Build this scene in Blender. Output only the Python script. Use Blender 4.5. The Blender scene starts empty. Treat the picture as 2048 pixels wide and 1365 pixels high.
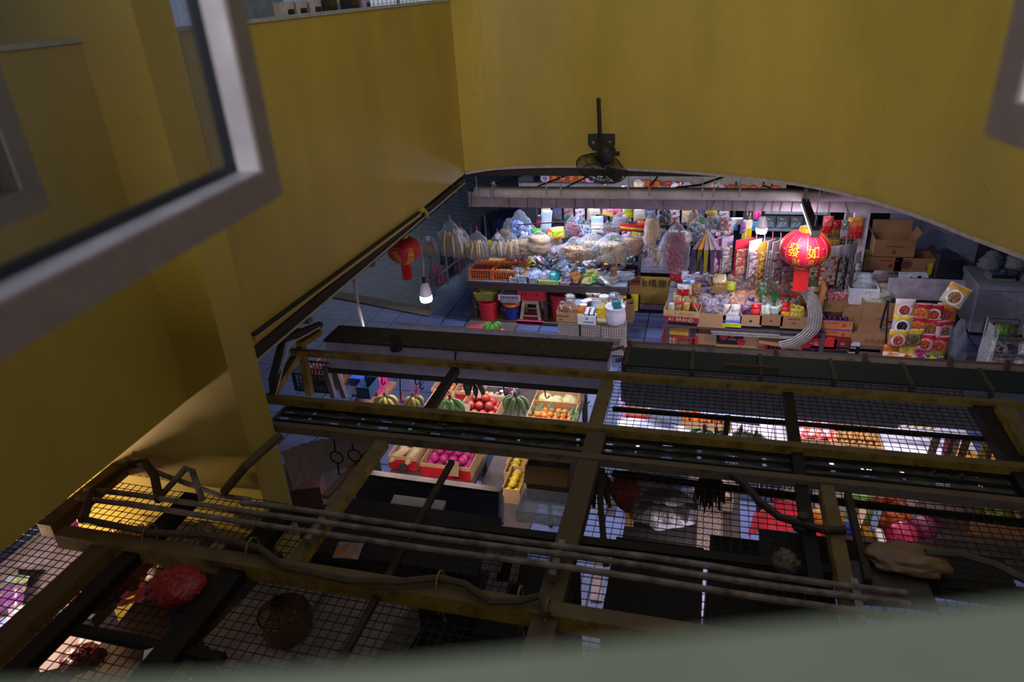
import bpy, bmesh, math, random
from math import sin, cos, pi, sqrt, radians
from mathutils import Vector as V, Matrix, noise, Euler
S = bpy.context.scene
COL = S.collection
rnd = random.Random(7)

# ------------------------------------------------------------------ camera, world, lights, exposure
EYE = V((0, 0, 5.0))
RW = Matrix(((0.965, 0.254, -0.059), (-0.062, 0.443, 0.894), (0.253, -0.860, 0.443)))   # replaced by the exact rotation below
def _rot():
    def d(x, y):
        v = V((x - 1024, 682.5 - y, -1440)); return v.normalized()
    a = -d(-4200, 306); b = d(1424, -66); c = -d(1215, 3620)
    for _ in range(60):                       # symmetric orthonormalisation of the three measured vanishing directions
        m = Matrix((a, b, c)).transposed()
        n = (m + m.inverted().transposed()) * 0.5
        a, b, c = n.col[0].copy(), n.col[1].copy(), n.col[2].copy()
    return Matrix((a, b, c)).transposed()     # world -> camera
RW = _rot()
RC = RW.transposed()
cam_d = bpy.data.cameras.new('camera'); cam = bpy.data.objects.new('camera', cam_d); COL.objects.link(cam)
cam_d.sensor_width = 36; cam_d.lens = 1440 / 2048 * 36; cam_d.clip_start = 0.02; cam_d.clip_end = 200
cam.matrix_world = Matrix.Translation(EYE) @ RC.to_4x4()
cam_d.dof.use_dof = True; cam_d.dof.focus_distance = 8.5; cam_d.dof.aperture_fstop = 2.8
S.camera = cam
S.view_settings.view_transform = 'Standard'; S.view_settings.look = 'None'
S.view_settings.exposure = 0.0; S.view_settings.gamma = 1; S.view_settings.use_curve_mapping = False
W = bpy.data.worlds.new('world'); S.world = W; W.use_nodes = True
bg = W.node_tree.nodes['Background']; bg.inputs[0].default_value = (0.80, 0.88, 1.0, 1); bg.inputs[1].default_value = 0.40

def light(kind, name, loc, power, color, size=0.1, size_y=None, rot=(0, 0, 0), spread=None):
    d = bpy.data.lights.new(name, kind); d.energy = power; d.color = color
    if kind == 'AREA':
        d.shape = 'RECTANGLE'; d.size = size; d.size_y = size_y or size
        if spread: d.spread = spread
    else: d.shadow_soft_size = size
    o = bpy.data.objects.new(name, d); COL.objects.link(o); o.location = loc; o.rotation_euler = rot
    return o
COLD = (0.66, 0.74, 1.0); COOL = (0.86, 0.84, 1.0); PINK = (1.0, 0.80, 0.88); WARM = (1.0, 0.72, 0.42)
light('POINT', 'bulb_light', (-3.257, 7.5, 1.60), 14, COOL, .05)
light('POINT', 'bulb_light', (0.72, 10.15, 1.70), 22, (1, .9, .92), .05)
light('AREA', 'tube_light', (-2.1, 10.15, 2.27), 62, COLD, 1.3, .06)
light('AREA', 'tube_light', (1.10, 8.6, 2.34), 55, (0.95, .88, 1), .05, 1.2)
light('AREA', 'tube_light', (-2.0, 11.2, 2.35), 34, COLD, 2.0, .06)
light('AREA', 'tube_light', (0.8, 11.1, 2.35), 34, (0.92, .86, 1), 2.0, .06)
light('AREA', 'tube_light', (-2.3, 6.35, 1.92), 50, COOL, 2.2, .06)
light('AREA', 'tube_light', (0.9, 6.2, 1.95), 60, (0.92, .86, 1), 2.4, .06)
light('AREA', 'tube_light', (1.0, 3.75, 1.75), 34, (1.0, .88, .95), 2.2, .06)
light('AREA', 'tube_light', (-2.1, 4.3, 1.8), 16, (1.0, .88, .95), 1.2, .06)
light('AREA', 'tube_light', (-4.3, 2.2, 1.95), 17, (1.0, .82, .88), .06, 1.2)
light('POINT', 'bulb_light', (-4.2, 2.4, 2.03), 45, WARM, .05)
light('AREA', 'gallery_light', (0.6, -7.0, 7.0), 560, (1.0, .93, .84), 3.0, 2.0, (1.38, 0, 0))
light('AREA', 'alley_fill', (-9.5, 17.0, 2.9), 85, (0.7, .8, 1), 5.0, 5.0)  # added overhead fill standing in for far daylight on the alley paving
light('AREA', 'corridor_light', (-5.2, 9.0, 5.9), 60, (0.75, .82, 1), .3, 5.0)

# ------------------------------------------------------------------ pixel helpers: a point of the photo on a real plane of the place
def ray(x, y): return (RC @ V((x - 1024, 682.5 - y, -1440))).normalized()
def Z(x, y, z): r = ray(x, y); return EYE + r * ((z - EYE.z) / r.z)
def Y(x, y, Yv): r = ray(x, y); return EYE + r * (Yv / r.y)
def X(x, y, Xv): r = ray(x, y); return EYE + r * (Xv / r.x)
def proj(p):
    q = RW @ (V(p) - EYE); return 1024 + 1440 * q.x / -q.z, 682.5 - 1440 * q.y / -q.z

# ------------------------------------------------------------------ materials
def lin(h):
    h = h.lstrip('#'); c = [int(h[i:i + 2], 16) / 255 for i in (0, 2, 4)]
    return tuple(x / 12.92 if x <= .04045 else ((x + .055) / 1.055) ** 2.4 for x in c)
_m = {}
def M(h, r=.6, met=0, var=.12, sc=14, k='', h2=None, e=0, a=1, bump=0):
    key = (h, r, met, var, sc, k, h2, e, a, bump)
    if key in _m: return _m[key]
    m = bpy.data.materials.new((k or 'paint') + '_' + h.strip('#')); m.use_nodes = True
    nt = m.node_tree; b = nt.nodes['Principled BSDF']; L = nt.links
    b.inputs['Roughness'].default_value = r; b.inputs['Metallic'].default_value = met
    c = lin(h); N = nt.nodes.new
    tc = N('ShaderNodeTexCoord'); no = N('ShaderNodeTexNoise'); no.inputs['Scale'].default_value = sc; no.inputs['Detail'].default_value = 5
    L.new(tc.outputs['Object'], no.inputs['Vector'])
    cr = N('ShaderNodeValToRGB'); L.new(no.outputs[0], cr.inputs[0])
    if k == 'dirt':                                        # worn paint with patches of grime, dust settled on the upward faces
        c2 = lin(h2 or '#1c1610'); e0 = cr.color_ramp.elements; no.inputs['Detail'].default_value = 9; no.inputs['Roughness'].default_value = .7
        e0[0].position = .28; e0[0].color = (*c2, 1); e0[1].position = .38 + max(.02, var); e0[1].color = (*c, 1)
        ge = N('ShaderNodeNewGeometry'); sp = N('ShaderNodeSeparateXYZ'); L.new(ge.outputs['Normal'], sp.inputs[0]); mr = N('ShaderNodeMapRange'); mr.inputs[1].default_value = .5; mr.inputs[2].default_value = .9; mr.inputs[4].default_value = .8; L.new(sp.outputs[2], mr.inputs[0])
        mx = N('ShaderNodeMix'); mx.data_type = 'RGBA'; L.new(mr.outputs[0], mx.inputs[0]); L.new(cr.outputs[0], mx.inputs[6]); mx.inputs[7].default_value = (*lin('#54432f'), 1)
    else:
        c2 = lin(h2) if h2 else tuple(max(0, x * (1 - var * 2)) for x in c)
        e0 = cr.color_ramp.elements
        e0[0].position = .3; e0[0].color = (*c2, 1); e0[1].position = .7; e0[1].color = (*(tuple(min(1, x * (1 + var)) for x in c) if not h2 else c), 1)
    L.new(mx.outputs[2] if k == 'dirt' else cr.outputs[0], b.inputs['Base Color'])
    if e:
        b.inputs['Emission Color'].default_value = (*c, 1); b.inputs['Emission Strength'].default_value = e
    if a < 1: b.inputs['Alpha'].default_value = a
    if k == 'film':                                        # thin clear plastic
        b.inputs['Coat Weight'].default_value = .6; b.inputs['Coat Roughness'].default_value = .1
        bump = bump or .6
    if bump:
        bp = N('ShaderNodeBump'); bp.inputs['Strength'].default_value = bump; bp.inputs['Distance'].default_value = .02
        n2 = N('ShaderNodeTexNoise'); n2.inputs['Scale'].default_value = sc * 2.5; n2.inputs['Detail'].default_value = 3
        L.new(tc.outputs['Object'], n2.inputs['Vector']); L.new(n2.outputs[0], bp.inputs['Height']); L.new(bp.outputs[0], b.inputs['Normal'])
    _m[key] = m; return m
def film(h='#b4b8c6', a=.15):
    """thin crinkled clear plastic: see-through face on, whitish and glossy at glancing folds"""
    key = ('film', h, a)
    if key in _m: return _m[key]
    m = bpy.data.materials.new('clear_film'); m.use_nodes = True; nt = m.node_tree; L = nt.links; N = nt.nodes.new; p = nt.nodes['Principled BSDF']; out = nt.nodes['Material Output']
    p.inputs['Base Color'].default_value = (*lin(h), 1); p.inputs['Roughness'].default_value = .16; p.inputs['Specular IOR Level'].default_value = .9
    tc = N('ShaderNodeTexCoord'); no = N('ShaderNodeTexNoise'); no.inputs['Scale'].default_value = 22; no.inputs['Detail'].default_value = 3; L.new(tc.outputs['Object'], no.inputs['Vector'])
    bp = N('ShaderNodeBump'); bp.inputs['Strength'].default_value = 1; bp.inputs['Distance'].default_value = .03; L.new(no.outputs[0], bp.inputs['Height']); L.new(bp.outputs[0], p.inputs['Normal'])
    lw = N('ShaderNodeLayerWeight'); lw.inputs[0].default_value = .35; L.new(bp.outputs[0], lw.inputs['Normal'])
    ma = N('ShaderNodeMath'); ma.operation = 'MULTIPLY_ADD'; ma.inputs[1].default_value = .46; ma.inputs[2].default_value = a * .75; ma.use_clamp = True; L.new(lw.outputs['Facing'], ma.inputs[0])
    tr = N('ShaderNodeBsdfTransparent'); mx = N('ShaderNodeMixShader'); L.new(ma.outputs[0], mx.inputs[0]); L.new(tr.outputs[0], mx.inputs[1]); L.new(p.outputs[0], mx.inputs[2]); L.new(mx.outputs[0], out.inputs[0])
    _m[key] = m; return m
def printed(cols, r=.22, sc=16):
    """packet print: soft-edged blotches of the packet's own colours"""
    key = ('print', tuple(cols), sc)
    if key in _m: return _m[key]
    m = bpy.data.materials.new('packet_print'); m.use_nodes = True; nt = m.node_tree; L = nt.links; N = nt.nodes.new; p = nt.nodes['Principled BSDF']; p.inputs['Roughness'].default_value = r
    tc = N('ShaderNodeTexCoord'); no = N('ShaderNodeTexNoise'); no.inputs['Scale'].default_value = sc; no.inputs['Detail'].default_value = 2.5; no.inputs['Distortion'].default_value = .6; L.new(tc.outputs['Object'], no.inputs['Vector'])
    cr = N('ShaderNodeValToRGB'); L.new(no.outputs[0], cr.inputs[0]); e = cr.color_ramp.elements; n_ = len(cols)
    e[0].position = .30; e[0].color = (*lin(cols[0]), 1); e[1].position = .70; e[1].color = (*lin(cols[-1]), 1)
    for i in range(1, n_ - 1): q = e.new(.30 + .40 * i / (n_ - 1)); q.color = (*lin(cols[i]), 1)
    if n_ == 2: e[0].position = .47; e[1].position = .53
    L.new(cr.outputs[0], p.inputs['Base Color']); _m[key] = m; return m
def dishprint(cols, w, h, r=.22):
    """packet print: coloured head over a round dish of food on the packet's ground colour"""
    key = ('dish', tuple(cols), round(w, 2), round(h, 2))
    if key in _m: return _m[key]
    m = bpy.data.materials.new('packet_print'); m.use_nodes = True; nt = m.node_tree; L = nt.links; N = nt.nodes.new; p = nt.nodes['Principled BSDF']; p.inputs['Roughness'].default_value = r
    def math(op, a_, b_):
        n_ = N('ShaderNodeMath'); n_.operation = op
        for i, v in ((0, a_), (1, b_)):
            if isinstance(v, (int, float)): n_.inputs[i].default_value = v
            else: L.new(v, n_.inputs[i])
        return n_.outputs[0]
    tc = N('ShaderNodeTexCoord'); sp = N('ShaderNodeSeparateXYZ'); L.new(tc.outputs['Object'], sp.inputs[0])
    x = math('DIVIDE', sp.outputs[0], w); z = math('DIVIDE', sp.outputs[2], h); zz = math('SUBTRACT', z, .40)
    rr = math('SQRT', math('ADD', math('MULTIPLY', x, x), math('MULTIPLY', zz, zz)), 0)
    no = N('ShaderNodeTexNoise'); no.inputs['Scale'].default_value = 45; no.inputs['Detail'].default_value = 3; L.new(tc.outputs['Object'], no.inputs['Vector'])
    cr = N('ShaderNodeValToRGB'); cr.color_ramp.interpolation = 'CONSTANT'; L.new(rr, cr.inputs[0]); e = cr.color_ramp.elements
    e[0].position = 0; e[0].color = (1, 0, 0, 1); e[1].position = .27; e[1].color = (0, 1, 0, 1); q = e.new(.36); q.color = (0, 0, 1, 1)
    s3 = N('ShaderNodeSeparateColor'); L.new(cr.outputs[0], s3.inputs[0])
    def mix(f, a_, b_):
        n_ = N('ShaderNodeMix'); n_.data_type = 'RGBA'
        if isinstance(f, (int, float)): n_.inputs[0].default_value = f
        else: L.new(f, n_.inputs[0])
        for i, v in ((6, a_), (7, b_)):
            if isinstance(v, tuple): n_.inputs[i].default_value = (*v, 1)
            else: L.new(v, n_.inputs[i])
        return n_.outputs[2]
    c = [lin(k) for k in cols]
    food = mix(math('GREATER_THAN', no.outputs[0], .53), tuple(v * .55 for v in c[3]), tuple(min(1, v * 1.5 + .05) for v in c[3]))
    base = mix(math('GREATER_THAN', z, .70), c[1], c[0]); base = mix(math('GREATER_THAN', z, .93), base, tuple(v * .5 + .3 for v in c[0]))
    o_ = mix(s3.outputs[0], mix(s3.outputs[1], base, c[2]), food); L.new(o_, p.inputs['Base Color']); _m[key] = m; return m
def tilemat(name, c1, c2, mortar, w, hgt, off=0, msize=.012, rot=0, r=.45):
    m = bpy.data.materials.new(name); m.use_nodes = True; nt = m.node_tree; L = nt.links; b = nt.nodes['Principled BSDF']; N = nt.nodes.new
    tc = N('ShaderNodeTexCoord'); mp = N('ShaderNodeMapping'); mp.inputs['Rotation'].default_value[2] = rot
    L.new(tc.outputs['Object'], mp.inputs[0])
    br = N('ShaderNodeTexBrick'); br.offset = off; br.inputs['Scale'].default_value = 1; br.inputs['Brick Width'].default_value = w; br.inputs['Row Height'].default_value = hgt
    br.inputs['Mortar Size'].default_value = msize; br.inputs['Color1'].default_value = (*lin(c1), 1); br.inputs['Color2'].default_value = (*lin(c2), 1); br.inputs['Mortar'].default_value = (*lin(mortar), 1)
    L.new(mp.outputs[0], br.inputs['Vector'])
    no = N('ShaderNodeTexNoise'); no.inputs['Scale'].default_value = 3; no.inputs['Detail'].default_value = 6; L.new(tc.outputs['Object'], no.inputs['Vector'])
    mx = N('ShaderNodeMix'); mx.data_type = 'RGBA'; mx.blend_type = 'MULTIPLY'; mx.inputs[0].default_value = .45
    L.new(br.outputs[0], mx.inputs[6]); L.new(no.outputs[0], mx.inputs[7]); L.new(mx.outputs[2], b.inputs['Base Color'])
    b.inputs['Roughness'].default_value = r
    return m
def wallpaint():
    m = bpy.data.materials.new('yellow_wall_paint'); m.use_nodes = True; nt = m.node_tree; L = nt.links; b = nt.nodes['Principled BSDF']; N = nt.nodes.new
    tc = N('ShaderNodeTexCoord'); n1 = N('ShaderNodeTexNoise'); n1.inputs['Scale'].default_value = 1.1; n1.inputs['Detail'].default_value = 7; n1.inputs['Roughness'].default_value = .6
    mp = N('ShaderNodeMapping'); mp.inputs['Scale'].default_value = (1, 1, .35); L.new(tc.outputs['Object'], mp.inputs[0]); L.new(mp.outputs[0], n1.inputs['Vector'])
    cr = N('ShaderNodeValToRGB'); L.new(n1.outputs[0], cr.inputs[0]); e = cr.color_ramp.elements
    e[0].position = .25; e[0].color = (*lin('#a08a38'), 1); e[1].position = .75; e[1].color = (*lin('#c0a442'), 1)
    n2 = N('ShaderNodeTexNoise'); n2.inputs['Scale'].default_value = 28; n2.inputs['Detail'].default_value = 2; L.new(tc.outputs['Object'], n2.inputs['Vector'])
    c2 = N('ShaderNodeValToRGB'); L.new(n2.outputs[0], c2.inputs[0]); f = c2.color_ramp.elements
    f[0].position = .22; f[0].color = (.25, .2, .1, 1); f[1].position = .27; f[1].color = (1, 1, 1, 1)
    mx = N('ShaderNodeMix'); mx.data_type = 'RGBA'; mx.blend_type = 'MULTIPLY'; mx.inputs[0].default_value = .8
    L.new(cr.outputs[0], mx.inputs[6]); L.new(c2.outputs[0], mx.inputs[7]); L.new(mx.outputs[2], b.inputs['Base Color'])
    b.inputs['Roughness'].default_value = .55
    return m

# ------------------------------------------------------------------ mesh builder
class B:
    def __init__(s): s.v = []; s.f = []; s.m = []; s.t = None
    def add(s, vs, fs, mi=0):
        n = len(s.v)
        s.v += [tuple(s.t @ V(p)) if s.t else tuple(p) for p in vs]
        for i, f in enumerate(fs):
            s.f.append([n + j for j in f]); s.m.append(mi[i] if isinstance(mi, list) else mi)
        return s
    def box(s, c, d, mi=0, rz=0, rx=0, ry=0, top=1.0):
        x, y, z = d[0] / 2, d[1] / 2, d[2] / 2
        R = Euler((rx, ry, rz)).to_matrix(); c = V(c)
        ps = [(-x, -y, -z), (x, -y, -z), (x, y, -z), (-x, y, -z), (-x * top, -y * top, z), (x * top, -y * top, z), (x * top, y * top, z), (-x * top, y * top, z)]
        return s.add([c + R @ V(p) for p in ps], [(0, 3, 2, 1), (4, 5, 6, 7), (0, 1, 5, 4), (1, 2, 6, 5), (2, 3, 7, 6), (3, 0, 4, 7)], mi)
    def bb(s, a, b, mi=0): return s.box([(a[i] + b[i]) / 2 for i in range(3)], [abs(b[i] - a[i]) for i in range(3)], mi)
    def tube(s, pts, r, n=6, mi=0, caps=True):
        pts = [V(p) for p in pts]; rs = r if isinstance(r, (list, tuple)) else [r] * len(pts)
        vs = []; up = None
        for i, p in enumerate(pts):
            d = (pts[min(i + 1, len(pts) - 1)] - pts[max(i - 1, 0)])
            d = d.normalized() if d.length > 1e-9 else V((0, 0, 1))
            if up is None: up = d.orthogonal().normalized()
            up = (up - d * up.dot(d)); up = up.normalized() if up.length > 1e-6 else d.orthogonal().normalized()
            w = d.cross(up)
            for k in range(n):
                a = 2 * pi * k / n; vs.append(p + (up * cos(a) + w * sin(a)) * rs[i])
        fs = []
        for i in range(len(pts) - 1):
            for k in range(n): fs.append((i * n + k, i * n + (k + 1) % n, (i + 1) * n + (k + 1) % n, (i + 1) * n + k))
        if caps: fs += [tuple(reversed(range(n))), tuple(range((len(pts) - 1) * n, len(pts) * n))]
        return s.add(vs, fs, mi)
    def bar(s, a, b, w, h, mi=0):                         # square bar between two points, h along world z where it can
        a, b = V(a), V(b); d = (b - a); L = d.length; d.normalize()
        up = V((0, 0, 1)) if abs(d.z) < .95 else V((0, 1, 0)); sd = d.cross(up).normalized(); up = sd.cross(d)
        vs = [p + sd * (w / 2 * i) + up * (h / 2 * j) for p in (a, b) for i, j in ((-1, -1), (1, -1), (1, 1), (-1, 1))]
        return s.add(vs, [(3, 2, 1, 0), (4, 5, 6, 7), (0, 1, 5, 4), (1, 2, 6, 5), (2, 3, 7, 6), (3, 0, 4, 7)], mi)
    def lathe(s, prof, n=16, c=(0, 0, 0), mi=0, sx=1, sy=1, fn=None):
        vs = []; fs = []; ms = []; c = V(c)
        for i, (r, z) in enumerate(prof):
            for k in range(n):
                a = 2 * pi * k / n; q = r * (fn(a, z) if fn else 1); vs.append(c + V((q * cos(a) * sx, q * sin(a) * sy, z)))
        for i in range(len(prof) - 1):
            for k in range(n):
                fs.append((i * n + k, i * n + (k + 1) % n, (i + 1) * n + (k + 1) % n, (i + 1) * n + k)); ms.append(mi(i, k) if callable(mi) else mi)
        if prof[0][0] > 1e-5: fs.append(tuple(reversed(range(n)))); ms.append(ms[0])
        if prof[-1][0] > 1e-5: fs.append(tuple(range((len(prof) - 1) * n, len(prof) * n))); ms.append(ms[-1])
        return s.add(vs, fs, ms)
    def ball(s, c, r, nu=10, nv=7, mi=0, amp=0, seed=0, fr=3):
        if not isinstance(r, (tuple, list)): r = (r, r, r)
        c = V(c); vs = []
        for j in range(nv + 1):
            t = pi * j / nv
            for k in range(nu):
                a = 2 * pi * k / nu; d = V((sin(t) * cos(a), sin(t) * sin(a), cos(t)))
                q = 1 + (amp * noise.noise(d * fr + V((seed * 7.3, seed, 0))) if amp else 0)
                vs.append(c + V((d.x * r[0], d.y * r[1], d.z * r[2])) * q)
        fs = [(j * nu + k, (j + 1) * nu + k, (j + 1) * nu + (k + 1) % nu, j * nu + (k + 1) % nu) for j in range(nv) for k in range(nu)]
        return s.add(vs, fs, mi)
    def grid(s, fn, nu, nv, mi=0):
        vs = [fn(i / nu, j / nv) for j in range(nv + 1) for i in range(nu + 1)]; fs = []; ms = []
        for j in range(nv):
            for i in range(nu):
                q = j * (nu + 1) + i; fs.append((q, q + 1, q + nu + 2, q + nu + 1)); ms.append(mi((i + .5) / nu, (j + .5) / nv) if callable(mi) else mi)
        return s.add(vs, fs, ms)
    def mesh(s, name, mats, smooth=False):
        me = bpy.data.meshes.new(name); me.from_pydata(s.v, [], s.f)
        if not isinstance(mats, (list, tuple)): mats = [mats]
        for m in mats: me.materials.append(m)
        me.polygons.foreach_set('material_index', [min(i, len(mats) - 1) for i in s.m])
        if smooth: me.polygons.foreach_set('use_smooth', [True] * len(s.f))
        me.update(); return me
    def obj(s, name, mats, parent=None, loc=(0, 0, 0), smooth=False, kind=None, rz=0):
        o = bpy.data.objects.new(name, s.mesh(name, mats, smooth)); COL.objects.link(o)
        if parent: o.parent = parent
        o.location = loc; o.rotation_euler = (0, 0, rz)
        if kind: o['kind'] = kind
        return o
def T(o, label, cat, group=None, kind=None):
    o['label'] = label; o['category'] = cat
    if group: o['group'] = group
    if kind: o['kind'] = kind
    return o
def thing(name, label, cat, loc=(0, 0, 0), rz=0, group=None, rx=0, ry=0):
    o = bpy.data.objects.new(name, None); COL.objects.link(o); o.empty_display_size = .05
    o.location = loc; o.rotation_euler = (rx, ry, rz); return T(o, label, cat, group)
def copy(o, loc, rot=None, label=None, group=None, sc=None):
    r = o.copy(); COL.objects.link(r); r.location = loc
    if rot is not None: r.rotation_euler = rot if isinstance(rot, tuple) else (0, 0, rot)
    if sc: r.scale = (sc, sc, sc)
    if label: r['label'] = label
    if group: r['group'] = group
    for ch in o.children:
        c = ch.copy(); COL.objects.link(c); c.parent = r
        for g in ch.children:
            d = g.copy(); COL.objects.link(d); d.parent = c
    return r
def struct(o): o['kind'] = 'structure'; return o
_tx = {}
def textmesh(s):
    if s not in _tx:
        c = bpy.data.curves.new('t', 'FONT'); c.body = s; c.align_x = 'CENTER'; c.align_y = 'CENTER'; o = bpy.data.objects.new('t', c); COL.objects.link(o)
        me = bpy.data.meshes.new_from_object(o.evaluated_get(bpy.context.evaluated_depsgraph_get()))
        _tx[s] = ([tuple(v.co) for v in me.vertices], [tuple(p.vertices) for p in me.polygons])
        bpy.data.objects.remove(o); bpy.data.curves.remove(c); bpy.data.meshes.remove(me)
    return _tx[s]
def text(s, size, at, mat, parent=None, fn=None, name='lettering', sx=1):  # lettering that stands in the x-z plane, facing -y
    vs, fs = textmesh(s); b = B()
    b.add([fn(v[0] * size * sx, v[1] * size) if fn else (at[0] + v[0] * size * sx, at[1], at[2] + v[1] * size) for v in vs], fs)
    return b.obj(name, mat, parent)
# ------------------------------------------------------------------ common materials
YEL = wallpaint()
DY = M('#a88a3a', .7, 0, .2, 9, 'dirt', '#33260f'); DY2 = M('#9a8036', .7, 0, .2, 7, 'dirt', '#3a2c18')
RUST = M('#3b2c20', .8, .2, .3, 9); IRON = M('#1d1815', .7, .4, .2, 9); DUST = M('#4a3a2c', .95, 0, .3, 20, '', '#2c2119', bump=.5)
GREYW = M('#b9b6c0', .6, 0, .25, 5, 'dirt', '#8a8494'); PIPE = M('#8d807a', .75, 0, .3, 12, '', '#4c3f36')
STEEL = M('#8e929c', .35, .8); WHITE = M('#e6e4e6', .5); WPAP = M('#dcdbe0', .8, 0, .06, 8); BLK = M('#141315', .5)
CARD = M('#a9835c', .85, 0, .07, 6); CARD2 = M('#8f6b49', .85, 0, .07, 6); CARD3 = M('#b58d5e', .85, 0, .07, 6)
RED = M('#c8202a', .35); GOLD = M('#c9a02c', .3, .6); GRN = M('#3f9a3a', .4); ORG = M('#d9691f', .45); BLU = M('#2a3fb0', .4)

# ------------------------------------------------------------------ the setting
floor = struct(B().bb((-16, -2, -.1), (12, 26, 0)).obj('floor', tilemat('floor_tiles', '#6773a0', '#5f6b98', '#2c3348', .42, .42)))
fa, fb = Z(664, 596, 0), Z(857, 634, 0)
pv = B(); pv.add([(fa.x - 5, fa.y + .3, .012), (fa.x, fa.y, .012), (fb.x, fb.y, .012), (-4.75, 12.4, .012), (-4.4, 25, .012), (-16, 25, .012)], [(0, 1, 2, 3, 4, 5)])
struct(pv.obj('floor_alley', tilemat('alley_paving', '#525a66', '#474f5a', '#20242a', .62, .3, .5, .02, .35)))
st = B(); d = (fb - fa).normalized(); nn = V((-d.y, d.x, 0)); q = [fa - d * 5, fb, fb + nn * .28, fa - d * 5 + nn * .28]
st.add([(p.x, p.y, .016) for p in q], [(0, 1, 2, 3)]); struct(st.obj('floor_strip', M('#7d6d5c', .7, 0, .2, 60)))
# left parapet wall of the upper corridor
def zb(y): return 2.815 + .0098 * y
wl = B(); y0, y1 = -1.0, 8.60
wl.add([(-3, y0, zb(y0)), (-3, y1, zb(y1)), (-3, y1, 4.87), (-3, y0, 4.87), (-3.15, y0, zb(y0)), (-3.15, y1, zb(y1)), (-3.15, y1, 4.87), (-3.15, y0, 4.87)],
       [(0, 1, 2, 3), (5, 4, 7, 6), (0, 4, 5, 1), (3, 2, 6, 7), (0, 3, 7, 4), (1, 5, 6, 2)])
struct(wl.obj('wall_left', YEL))
struct(B().bb((-3.16, y0, 4.87), (-2.985, y1, 4.892)).obj('trim_1', M('#a8a69c', .6)))
struct(B().bb((-3.10, 3.4, 2.745), (-2.995, y1, 2.85)).obj('trim_2', M('#2c221c', .8)))
struct(B().tube([(-2.985, 3.4, 2.745), (-2.985, 8.5, 2.80)], .010, 6).obj('trim_3', M('#a39a98', .6)))
a, b2 = X(505, 676, -2.985), X(838, 428, -2.985)
lg = B(); lg.bar(a, b2, .05, .035, 0); lg.bar(a + V((.004, 0, .021)), b2 + V((.004, 0, .021)), .055, .012, 1); lg.tube([b2, b2 + V((.03, .07, .03)), b2 + V((.04, .12, -.03)), b2 + V((.02, .16, -.08))], .022, 6, 0)
struct(lg.obj('trim_4', [YEL, M('#211a12', .9)]))
# curved wall opposite, its bottom lip
pts = [(930, 346), (1000, 337), (1130, 333), (1240, 338), (1370, 345), (1500, 357), (1630, 375), (1750, 405), (1850, 438), (1950, 478), (2048, 515)]
cv = [Z(x, y, 2.9) for x, y in pts]; cv[0] = V((-3.0, 8.6, 2.9))
fine = []
for i in range(len(cv) - 1):
    p0 = cv[max(i - 1, 0)]; p1 = cv[i]; p2 = cv[i + 1]; p3 = cv[min(i + 2, len(cv) - 1)]
    for k in range(6):
        t = k / 6; fine.append(.5 * ((2 * p1) + (p2 - p0) * t + (2 * p0 - 5 * p1 + 4 * p2 - p3) * t * t + (3 * p1 - p0 - 3 * p2 + p3) * t ** 3))
fine += [cv[-1], V((2.72, 4.9, 2.9)), V((3.1, 3.4, 2.9)), V((3.3, 1.6, 2.9)), V((3.3, -1, 2.9))]
def off(i, dd):
    t = (fine[min(i + 1, len(fine) - 1)] - fine[max(i - 1, 0)]).normalized(); return fine[i] + V((-t.y, t.x, 0)) * dd
n = len(fine); w = B()
ring = [[fine[i] for i in range(n)], [V((p.x, p.y, 7.4)) for p in fine], [V((*off(i, .16).xy, 7.4)) for i in range(n)], [V((*off(i, .16).xy, 2.9)) for i in range(n)]]
vs = [p for r in ring for p in r]
w.add(vs, [(r * n + i, r * n + i + 1, ((r + 1) % 4) * n + i + 1, ((r + 1) % 4) * n + i) for r in range(4) for i in range(n - 1)])
wo = w.obj('wall_back', YEL, smooth=False); struct(wo)
lp = B(); vs = []
for i in range(n):
    for dd, zz in ((-.012, 2.918), (.17, 2.918), (.17, 2.885), (-.012, 2.885)): vs.append(V((*off(i, dd).xy, zz)))
lp.add(vs, [(i * 4 + k, i * 4 + (k + 1) % 4, i * 4 + 4 + (k + 1) % 4, i * 4 + 4 + k) for i in range(n - 1) for k in range(4)])
struct(lp.obj('trim_5', M('#b7a79c', .6)))
# floor slab of the upper storey over the market (ceiling seen from below)
cs = B(); o2 = [off(i, .1) for i in range(n)]
poly = [(p.x, p.y) for p in o2] + [(12, -1), (12, 26), (-3.1, 26)]
nb = len(poly); cs.add([(x, y, 2.98) for x, y in poly] + [(x, y, 3.6) for x, y in poly], [tuple(range(nb)), tuple(reversed(range(nb, 2 * nb)))] + [(i, (i + 1) % nb, nb + (i + 1) % nb, nb + i) for i in range(nb)])
cs.bb((-16, -1, 2.98), (-3.12, 26, 3.6)); struct(cs.obj('ceiling', M('#5b5560', .8)))
struct(B().bb((-16, 25, 0), (12, 25.2, 3)).obj('wall_far', M('#3c4048', .8)))
struct(B().bb((4.9, 5, 0), (5.1, 25, 3)).obj('wall_right', M('#4a4a52', .8)))
# pillar
struct(B().bb((-4.3, 3.12, 0), (-2.65, 3.39, 7.4)).obj('column', YEL))
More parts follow.
